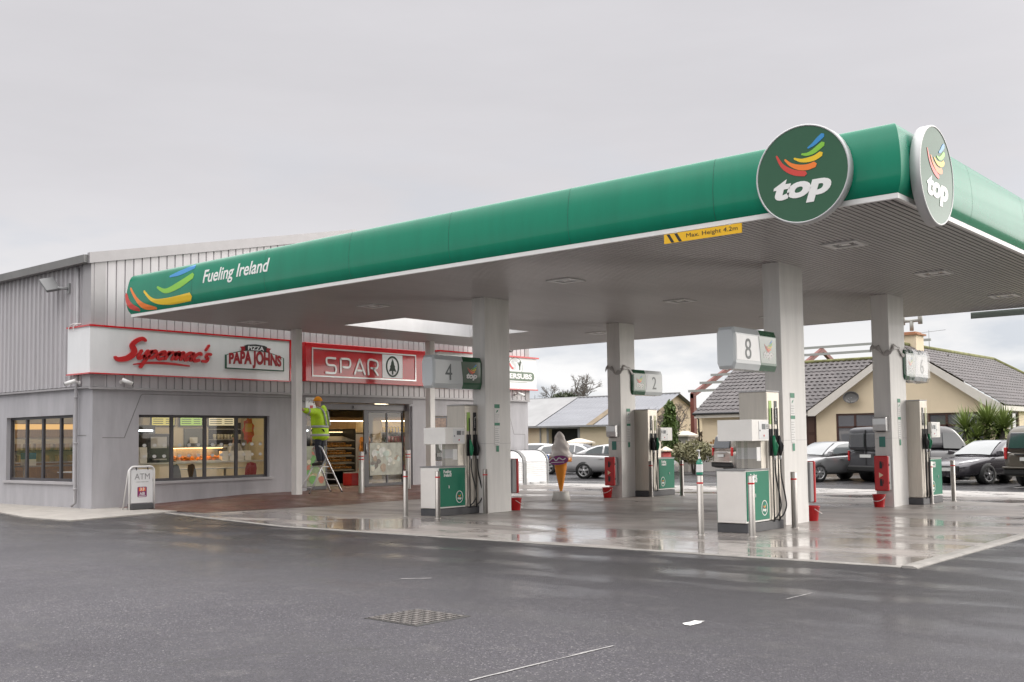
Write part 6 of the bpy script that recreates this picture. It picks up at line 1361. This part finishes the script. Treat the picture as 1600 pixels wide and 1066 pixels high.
def roofplane(mb, a, b, c, d, rows, cols, th=.045):
    """courses of tiles as overlapping steps with a rolled profile; a,b eave ends, d,c ridge ends"""
    a, b, c, d = map(Vector, (a, b, c, d)); n = (b-a).cross(d-a).normalized(); n = n if n.z > 0 else -n
    for i in range(rows):
        f0, f1 = i/rows, (i+1.0)/rows
        p0, p1, q0, q1 = a.lerp(d, f0), b.lerp(c, f0), a.lerp(d, f1), b.lerp(c, f1)
        k = max(2, int(cols*(p1-p0).length/max(.1, (b-a).length))); vs = []
        for j in range(2*k+1):
            s = j/(2*k); w_ = .022*math.sin(j*math.pi/1.0+math.pi/2)
            vs += [p0.lerp(p1, s)+n*(.0), p0.lerp(p1, s)+n*(th+w_), q0.lerp(q1, s)+n*(.012+w_)]
        mb.add(vs, [f for j in range(2*k) for f in ((3*j, 3*j+3, 3*j+4, 3*j+1), (3*j+1, 3*j+4, 3*j+5, 3*j+2))])
mb = MB(); ov = .28; ez = EZ-.12
RY1 = 62.0
roofplane(mb, (GX1+ov, GY-.3, ez), (GX1+ov, RY1+3.2, ez), (RX, RY1, RZ), (RX, GY-.3, RZ), 17, 42)
roofplane(mb, (GX0-ov, RY1, ez), (GX0-ov, GY-.3, ez), (RX, GY-.3, RZ), (RX, RY1, RZ), 17, 40)
H_(mb.build('gable_roof', m_tile2, recalc=False))
mb = MB(); roofplane(mb, (-28.5, LYF-.35, 2.88), (GX0+.3, LYF-.35, 2.88), (RX-.2, 52.95, 5.50), (-28.4, 52.95, 5.50), 14, 26)
mb.quad((-28.5, 57.6, 2.9), (-17, 57.6, 2.9), (-17, 52.95, 5.5), (-28.4, 52.95, 5.5)); H_(mb.build('main_roof', m_tile2, recalc=False))
mb = MB(); mb.tube([(RX, GY-.3, RZ+.05), (RX, RY1, RZ+.05)], .10, 8); mb.tube([(RX, RY1, RZ+.05), (GX1+ov, RY1+3.2, ez+.08)], .10, 8); mb.tube([(-28.4, 52.95, 5.55), (RX-.2, 52.95, 5.55)], .09, 8); H_(mb.build('ridge_tile', mat('ridge tile moss', (.17, .17, .07), .9, var=.45, vscale=3)))
mb = MB()
for sx, x0 in ((1, GX1+ov), (-1, GX0-ov)):
    mb.prism([(x0, ez-.02), (x0, ez-.26), (x0-sx*.35, ez-.26), (RX, RZ-.30), (RX, RZ-.02)], .31, .36, 0, frame((0, GY, 0), (1, 0, 0)))
mb.box(-28.45, GX0-.1, LYF-.36, LYF-.30, 2.66, 2.86); mb.box(GX1+.22, GX1+.27, GY-.25, RY1+3, ez-.22, ez-.02); mb.box(GX1, GX1+.22, GY-.25, RY1+3, ez-.24, ez-.21)
H_(mb.build('barge_board', m_barge))
mb = MB(); mb.tube([(-28.5, LYF-.43, 2.87), (GX0-.2, LYF-.43, 2.88)], .06, 8); mb.tube([(-28.42, LYF-.43, 2.85), (-28.35, LYF-.1, 2.6), (-28.35, LYF-.06, .6)], .04, 8); H_(mb.build('gutter', m_dark))
def hwin(M, u0, u1, v0, v1, bars, tr):
    mb = MB(); f = .08
    def b(a, c, d, e): mb.prism([(a, d), (c, d), (c, e), (a, e)], -.10, -.04, 0, M)
    b(u0, u1, v0, v0+f); b(u0, u1, v1-f, v1); b(u0, u0+f, v0+f, v1-f); b(u1-f, u1, v0+f, v1-f)
    for x in bars: b(x-.05, x+.05, v0+f, v1-f)
    if tr: b(u0+f, u1-f, tr-.04, tr+.04)
    w = H_(mb.build('window', m_brownf)); mb = MB(); mb.prism([(u0+f, v0+f), (u1-f, v0+f), (u1-f, v1-f), (u0+f, v1-f)], -.09, -.075, 0, M); g = mb.build('pane', m_hglass); g.parent = w
hwin(Mg, -20.65, -17.9, .98, 2.68, (-19.75, -18.7), 2.05); hwin(Mg, -16.4, -14.0, .98, 2.60, (-15.6, -14.8), 2.05); hwin(frame((GX1, 0, 0), (0, 1, 0)), 49.3, 51.0, 1.2, 2.62, (50.1,), None)
mb = MB(); mb.box(-22.98, -21.97, LYF+.02, LYF+.07, .96, 2.73); dr = H_(mb.build('door', m_brownf))
mb = MB()
for x in (-22.8, -22.35): 
    for z0, z1 in ((1.1, 1.7), (1.85, 2.55)): mb.box(x, x+.3, LYF+.005, LYF+.019, z0, z1)
g = mb.build('door_panel', mat('door brown', (.10, .05, .035), .45)); g.parent = dr
mb = MB(); mb.cyl((-22.85, LYF-.03, 1.8), (-22.85, LYF+.02, 1.8), .03, n=8); g = mb.build('handle', m_alloy); g.parent = dr
mb = MB(); mb.box(-17.85, -17.15, 49.0, 50.0, 5.3, 6.22); ch = H_(mb.build('chimney', m_hwall))
mb = MB(); mb.box(-17.95, -17.05, 48.9, 50.1, 6.221, 6.30); mb.box(-17.8, -17.2, 49.1, 49.9, 6.301, 6.38); g = mb.build('cap', mat('chimney cap', (.36, .17, .09), .8, var=.2)); g.parent = ch
mb = MB(); mb.cyl((-17.5, 49.5, 6.46), (-17.5, 49.5, 6.9), .09, n=10); mb.tube([(-17.9, 49.5, 6.92), (-17.1, 49.5, 6.92)], .07, 8)
for x in (-17.9, -17.1): mb.cyl((x, 49.5, 6.75), (x, 49.5, 7.3), .10, n=10)
g = mb.build('cowl', mat('cowl metal', (.30, .29, .26), .5, var=.2)); g.parent = ch
t = thing('satellite_dish', 'dark grey satellite dish on the bungalow gable', 'dish', (-19.75, 47.9, 3.42))
mb = MB(); mb.lathe([(.001, .06), (.2, .045), (.36, .0), (.37, .0), (.21, .035), (.001, .05)], n=26, caps=False); mb.v = [Vector((p.x*1.05, -.25+p.z, p.y*.75)) for p in mb.v]; mb.build('dish', mat('dish grey', (.13, .125, .12), .5), t)
mb = MB(); mb.tube([(0, .09, -.1), (0, -.15, -.1), (0, -.2, 0)], .025, 8); mb.tube([(0, -.25, -.25), (0, -.55, -.05)], .015, 6); mb.build('arm', m_grey, t)
t = thing('tv_aerial', 'thin wire aerial beside the bungalow chimney', 'aerial', (-17.0, 50.3, 5.6)); mb = MB(); mb.tube([(0, 0, 0), (0, 0, .9)], .012, 6); mb.tube([(-.4, .1, .82), (.8, -.1, .86)], .010, 6); mb.build('mast', m_grey, t)
# red steel portal frame being put up behind the bungalow
st = thing('unfinished_shed', 'red steel shed frame with grey purlins behind the bungalow', 'shed', (-34, 54, 0)); m_rsteel = mat('red oxide steel', (.17, .05, .04), .6, var=.15, vscale=4)
def T_(o): o.parent = st; o.matrix_parent_inverse = Matrix.Translation(-Vector(st.location)); return o
for x in (-32.0, -27.0, -22.0):
    mb = MB(); mb.box(x-.12, x+.12, 54.15, 54.45, 0, 4.2); T_(mb.build('column', m_rsteel))
    mb = MB(); mb.loft([[(x-.1, 54.15, 3.95), (x+.1, 54.15, 3.95), (x+.1, 54.15, 4.25), (x-.1, 54.15, 4.25)], [(x-.1, 61.0, 6.7), (x+.1, 61.0, 6.7), (x+.1, 61.0, 6.95), (x-.1, 61.0, 6.95)], [(x-.1, 67.8, 3.95), (x+.1, 67.8, 3.95), (x+.1, 67.8, 4.25), (x-.1, 67.8, 4.25)]], sm=False); T_(mb.build('rafter', m_rsteel))
    mb = MB(); mb.box(x-.12, x+.12, 67.5, 67.8, 0, 4.2); T_(mb.build('column', m_rsteel))
for i in range(6):
    y = 54.3+i*1.33; z = 4.30+i*.525; mb = MB(); mb.box(-32.3, -20.5, y-.05, y+.05, z, z+.14); T_(mb.build('purlin', mat('purlin', (.32, .33, .31), .5)))

# ------------------------------------------------------------------ low farm building, walls, piers
lb = thing('low_shed', 'long cream shed with grey sheet roof and dark opening', 'shed', (-38, 50, 0))
def B_(o): o.parent = lb; o.matrix_parent_inverse = Matrix.Translation(-Vector(lb.location)); return o
m_swall = mat('shed cream', (.60, .50, .36), .85, var=.08, vscale=.8); m_sheet = mat('sheet roof', (.20, .205, .225), .5, var=.14, vscale=.8, streak=(.5, 3, 1))
mb = MB(); wall_holes(mb, frame((0, 50, 0), (1, 0, 0)), -46, -33.0, 0, 2.5, [(-39.35, -37.2, .0, 2.28)], .3)
mb.quad((-33, 50, 0), (-33, 58, 0), (-33, 58, 2.5), (-33, 50, 2.5)); mb.add([(-33, 50, 2.5), (-33, 58, 2.5), (-33, 54, 4.2)], [(0, 1, 2)]); mb.box(-46, -33.1, 53, 53.2, 0, 2.4)
B_(mb.build('wall', m_swall))
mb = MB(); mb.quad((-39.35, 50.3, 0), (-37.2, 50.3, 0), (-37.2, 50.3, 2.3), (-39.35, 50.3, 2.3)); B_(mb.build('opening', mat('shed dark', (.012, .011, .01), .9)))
mb = MB(); mb.box(-37.2, -37.05, 49.97, 50.0, 0, 2.38); mb.box(-39.5, -39.35, 49.97, 50.0, 0, 2.38); mb.box(-39.35, -37.2, 49.97, 50.0, 2.28, 2.38); mb.box(-40.0, -39.92, 49.93, 49.99, 0, 2.5); B_(mb.build('door_frame', m_grey))
def corrug(mb, a, b, c, d, pitch=.3):
    a, b, c, d = map(Vector, (a, b, c, d)); n = (b-a).cross(d-a).normalized(); k = int((b-a).length/pitch); vs = []
    for j in range(2*k+1): s = j/(2*k); o_ = n*(.03 if j % 2 else 0); vs += [a.lerp(b, s)+o_, d.lerp(c, s)+o_]
    mb.add(vs, [(2*j, 2*j+2, 2*j+3, 2*j+1) for j in range(2*k)])
mb = MB(); corrug(mb, (-46.2, 49.7, 2.42), (-32.7, 49.7, 2.42), (-32.7, 54, 4.25), (-46.2, 54, 4.25)); mb.quad((-46.2, 58.3, 2.42), (-32.7, 58.3, 2.42), (-32.7, 54, 4.25), (-46.2, 54, 4.25)); B_(mb.build('roof', m_sheet, recalc=False))
mb = MB(); mb.add([(-36.4, 49.68, 2.47), (-35.9, 49.68, 2.47), (-35.9, 53.98, 4.30), (-36.4, 53.98, 4.30)], [(0, 1, 2, 3)]); B_(mb.build('rusty_sheet', mat('rusty sheet', (.20, .155, .10), .8, var=.3, vscale=2), recalc=False))
mb = MB(); mb.add([(-46.2, 49.67, 2.475), (-40.1, 49.67, 2.475), (-40.1, 53.98, 4.305), (-46.2, 53.98, 4.305)], [(0, 1, 2, 3)]); B_(mb.build('pale_sheet', mat('pale sheet', (.29, .29, .29), .6, var=.12, vscale=1), recalc=False))
mb = MB(); mb.box(-46.2, -32.7, 49.62, 49.70, 2.36, 2.46); mb.tube([(-46, 54, 4.28), (-32.7, 54, 4.28)], .06, 6); B_(mb.build('gutter', m_grey))
t = thing('red_post', 'bright red gate post at the left end of the shed', 'post', (-40.9, 49.2, 0)); mb = MB(); mb.box(-.08, .08, -.08, .08, 0, 2.4); mb.build('post', m_red, t, bevel=.01); mb = MB(); mb.box(-.1, .1, -.1, .1, 2.4, 2.45); mb.build('cap', m_red, t)
def pier(lab, x, y, h, w=.75):
    t = thing('gate_pier', lab, 'gate pier', (x, y, 0)); mb = MB(); mb.box(-w/2, w/2, -w/2, w/2, 0, h); mb.build('pier', mat('pier render', (.42, .39, .35), .8, var=.12), t)
    mb = MB(); mb.loft([[(sx*(w/2+.12), sy*(w/2+.12), h+z) for sx, sy in ((-1, -1), (1, -1), (1, 1), (-1, 1))] for z in (0, .07)]+[[(sx*.1, sy*.1, h+.28) for sx, sy in ((-1, -1), (1, -1), (1, 1), (-1, 1))]], sm=False); mb.build('cap', mat('pier cap', (.62, .56, .47), .7, var=.1), t)
pier('low pier with pale pyramid cap behind the silver saloon', -34.15, 46.0, 1.42, 1.0); pier('pier with pale cap beside the red steel frame', -27.6, 46.0, 1.72, .7); pier('narrow pier with cap left of the leafless bushes', -28.9, 48.6, 1.62, .6)
t = thing('red_pillar', 'red painted pillar with cream pyramid cap behind pump', 'pillar', (-25.73, 41.16, 0)); mb = MB(); mb.lathe([(.27, 0), (.27, 1.06)], n=6); mb.build('pillar', mat('faded red paint', (.45, .07, .06), .6, var=.15), t); mb = MB(); mb.lathe([(.36, 1.061), (.36, 1.11), (.05, 1.27), (.001, 1.28)], n=6, caps=False, sm=False); mb.build('cap', mat('pillar cap cream', (.66, .57, .44), .7), t)
def gwall(lab, a, b, h):
    a, b = Vector((*a, 0)), Vector((*b, 0)); t = thing('garden_wall', lab, 'wall', a, math.atan2((b-a).y, (b-a).x)); L_ = (b-a).length
    mb = MB(); mb.box(0, L_, -.12, .12, 0, h); mb.build('wall', mat('garden wall grey', (.40, .38, .36), .85, var=.14, vscale=1), t); mb = MB(); mb.box(-.03, L_+.03, -.17, .17, h+.001, h+.08); mb.build('coping', mat('pier cap', (.6, .55, .47)), t)
gwall('pale garden wall between the capped pier and bungalow', (-27.2, 46.0), (-25.6, 47.2), 1.25); gwall('pale boundary wall running left from the capped pier', (-28.0, 46.0), (-33.6, 46.0), .95)
gwall('low white wall along the front of the bungalow plot', (-12.5, 46.5), (-2, 44.5), .8)
t = thing('wooden_gate', 'brown wooden gate leaning beside bungalow corner', 'gate', (-27.1, 46.6, 0)); mb = MB(); m_gw = mat('gate wood', (.22, .12, .04), .7, var=.2)
for i in range(5): mb.box(i*.17, i*.17+.14, 0, .03, .1, 1.15+.1*i)
mb.build('boards', m_gw, t); mb = MB(); mb.box(0, .85, .031, .06, .3, .4); mb.box(0, .85, .031, .06, .9, 1.0); mb.build('rail', m_gw, t)

# ------------------------------------------------------------------ plants
def leafmat(name, c, var=.4):
    m = mat(name, c, .6, var=var, vscale=1.3); return m
m_lf1 = leafmat('conifer leaf', (.085, .13, .03)); m_lf2 = leafmat('bush leaf', (.12, .125, .06)); m_lf3 = leafmat('palm leaf', (.17, .22, .06), .5); m_lf4 = leafmat('evergreen leaf', (.06, .075, .035)); m_lf5 = leafmat('dry twig leaf', (.15, .12, .085)); m_bark = mat('bark', (.13, .11, .095), .9, var=.2, vscale=6)
def clump(mb, rnd, c, r, n, s, flat=1., up=0):
    """leaf cards scattered through an uneven volume"""
    for _ in range(n):
        d = Vector((rnd.gauss(0, 1), rnd.gauss(0, 1), rnd.gauss(0, 1)*flat)).normalized()*(rnd.random()**.45)
        p = Vector(c)+Vector((d.x*r[0], d.y*r[1], d.z*r[2])); a = Vector((rnd.gauss(0, 1), rnd.gauss(0, 1), rnd.gauss(0, 1)+up)).normalized(); b = a.cross(Vector((rnd.gauss(0, 1), rnd.gauss(0, 1), rnd.gauss(0, 1)))).normalized(); l = s*rnd.uniform(.6, 1.4)
        mb.add([p-a*l, p+b*l*.4, p+a*l, p-b*l*.4], [(0, 1, 2, 3)])
def plant(name, lab, cat_, loc, clumps, lm, seed, trunk=None, group=None):
    t = thing(name, lab, cat_, loc, 0, group); rnd = random.Random(seed)
    mb = MB()
    for c, r, n, s, fl, up in clumps: clump(mb, rnd, c, r, n, s, fl, up)
    mb.build('crown', lm, t, merge=False, recalc=False)
    mb = MB()
    for pts, rad in (trunk or [([(0, 0, 0), (0, 0, clumps[0][0][2])], [.08, .03])]): mb.tube(pts, rad, 7)
    mb.build('trunk', m_bark, t)
    return t
plant('conifer', 'bright green conifer behind the pump of sign 2', 'conifer', (-27.6, 44.6, 0), [((0, 0, .5+.42*i), (.62-.055*i+.05*math.sin(i*2), .62-.055*i, .45), 420, .11, 1, 1.2) for i in range(7)], m_lf1, 1)
plant('flowering_bush', 'round pale flowered bush beside the capped pier', 'bush', (-25.3, 42.8, 0), [((.62*math.cos(k*1.05), .5*math.sin(k*1.05), .95+.16*math.sin(k*2.1)), (.46, .42, .40), 330, .08, 1, .4) for k in range(6)]+[((0, 0, 1.30), (.45, .4, .28), 300, .08, 1, .4)], mat('bush pale leaf', (.20, .19, .10), .6, var=.6, vscale=5), 2, [([(0, 0, 0), (.1, .05, .4), (.45, .1, 1.0)], [.05, .04, .02]), ([(0, 0, 0), (-.1, .0, .5), (-.4, .1, 1.1)], [.05, .04, .02]), ([(.05, 0, 0), (.0, .2, .6), (.1, .3, 1.2)], [.05, .035, .02])])
def branchy(mb, rnd, p, d, L_, r, depth, spread=.55, lift=.12):
    q = p+d*L_; m_ = (p+q)/2+Vector((rnd.uniform(-1, 1), rnd.uniform(-1, 1), rnd.uniform(-.5, .5)))*L_*.06
    mb.tube([p, m_, q], [r, r*.85, r*.68], 5 if depth > 2 else 4, caps=False)
    if depth <= 0: return
    for _ in range(3 if depth > 1 else 4):
        e = (d+Vector((rnd.gauss(0, spread), rnd.gauss(0, spread), rnd.gauss(0, spread*.7)+lift))).normalized()
        branchy(mb, rnd, p.lerp(q, rnd.uniform(.65, 1)), e, L_*rnd.uniform(.62, .82), r*.62, depth-1, spread, lift)
def bare(lab, loc, h, seed, group, r=.14, depth=5, spread=.55):
    t = thing('bare_tree', lab, 'tree', loc, 0, group); rnd = random.Random(seed); mb = MB()
    mb.tube([(0, 0, 0), (.05*h*.1, 0, h*.15), (0, .02, h*.28)], [r*1.3, r, r*.9], 8); mb.build('trunk', m_bark, t)
    mb = MB(); branchy(mb, rnd, Vector((0, .02, h*.27)), Vector((rnd.uniform(-.1, .1), 0, 1)).normalized(), h*.22, r*.85, depth, spread); mb.build('crown', m_bark, t, merge=False, recalc=False)
G1 = 'leafless trees beyond the shed'
bare('spreading leafless tree on the skyline above the shed, rightmost', (-62.4, 84.6, 0), 8.8, 3, G1, .22, 6); bare('leafless tree on the skyline left of the rounded evergreen', (-64.2, 83.2, 0), 8.4, 5, G1, .2, 6); bare('pale leafless tree showing at the shop end wall', (-72.5, 88, 0), 7.4, 8, G1, .18, 6)
plant('evergreen_tree', 'dark rounded evergreen below the leafless trees on skyline', 'tree', (-60.8, 80, 0), [((x, 0, 4.5+.5*math.cos(x)), (1.3, 1.2, 1.0), 900, .16, 1, 0) for x in (-1.9, -.8, .3, 1.3)]+[((-.3, 0, 5.4), (1.4, 1.2, .7), 800, .16, 1, 0)], m_lf4, 4)
plant('evergreen_tree', 'small dark evergreen tip at left of the shed roof', 'tree', (-63.6, 78, 0), [((x, 0, 4.6), (.9, .9, .75), 420, .15, 1, 0) for x in (-.7, .5)], m_lf4, 6)
G2 = 'leafless bushes left of the bungalow'
for i, (x, y, h) in enumerate(((-30.9, 50, 4.2), (-31.6, 52, 4.6), (-29.8, 53.0, 4.6), (-30.2, 48.6, 3.6), (-32.6, 51, 4.4))):
    bare(['leafless bush on the left of the narrow pier', 'tall leafless bush behind the conifer', 'taller leafless tree next to the red steel column', 'low leafless bush behind the capped pier', 'leafless bush furthest left behind the conifer'][i], (x, y, 0), h, 20+i, G2, .07, 5, .6)
plant('hedge', 'dark brown hedge behind the leafless bushes', 'hedge', (-31, 55.5, 0), [((x, 0, 1.2), (1.1, .7, 1.1+.25*math.sin(x*2)), 420, .13, 1, 0) for x in (-4, -3, -2, -1, 0, 1, 2)], m_lf5, 9)
# spiky cordyline: long blades from several heads
t = thing('spiky_palm', 'green spiky leaved palm in front of the bungalow gable', 'palm', (-13.0, 44.6, 0)); rnd = random.Random(5); mb = MB(); tr = MB()
for hx, hy, hz, nl, ll in ((-.75, 0, 1.8, 230, 1.1), (.05, .2, 2.0, 260, 1.2), (.75, -.1, 1.85, 220, 1.1), (-.2, -.4, 1.5, 200, 1.0), (.4, .4, 1.6, 200, 1.05)):
    tr.tube([(hx*.3, hy*.3, 0), (hx*.7, hy*.7, hz*.6), (hx, hy, hz)], [.14, .11, .09], 8)
    for _ in range(nl):
        az = rnd.uniform(0, 6.283); el = rnd.uniform(-.35, 1.45); l = ll*rnd.uniform(.75, 1.1); d = Vector((math.cos(az)*math.cos(el), math.sin(az)*math.cos(el), math.sin(el))); s = Vector((-math.sin(az), math.cos(az), 0)); p = Vector((hx, hy, hz))
        dr_ = .28*math.cos(el)*l*rnd.uniform(.3, 1.2); a1 = p+d*l*.5-Vector((0, 0, dr_*.2)); a2 = p+d*l-Vector((0, 0, dr_)); w_ = .028
        mb.add([p-s*w_*.6, p+s*w_*.6, a1+s*w_, a1-s*w_, a2], [(0, 1, 2, 3), (3, 2, 4)])
mb.build('leaves', m_lf3, t, merge=False, recalc=False); tr.build('trunk', m_bark, t)
plant('low_shrub', 'low leafy shrub under the spiky palm', 'shrub', (-14.6, 44.3, 0), [((0, 0, .6), (.7, .5, .5), 300, .10, 1, .3), ((.8, 0, .7), (.6, .5, .5), 250, .10, 1, .3)], m_lf2, 12)
m_far = leafmat('far wood', (.085, .085, .06)); mb = MB(); rnd = random.Random(31)
for i in range(120):
    x = -150+i*2.4; clump(mb, rnd, (x, 150+rnd.uniform(-8, 8), 1.6+rnd.uniform(-.5, .8)), (2.4, 2.0, 2.0), 60, .5)
tag(mb.build('far_wood', m_far, merge=False, recalc=False), 'far line of trees and hedges on the horizon', 'wood', kind='stuff')
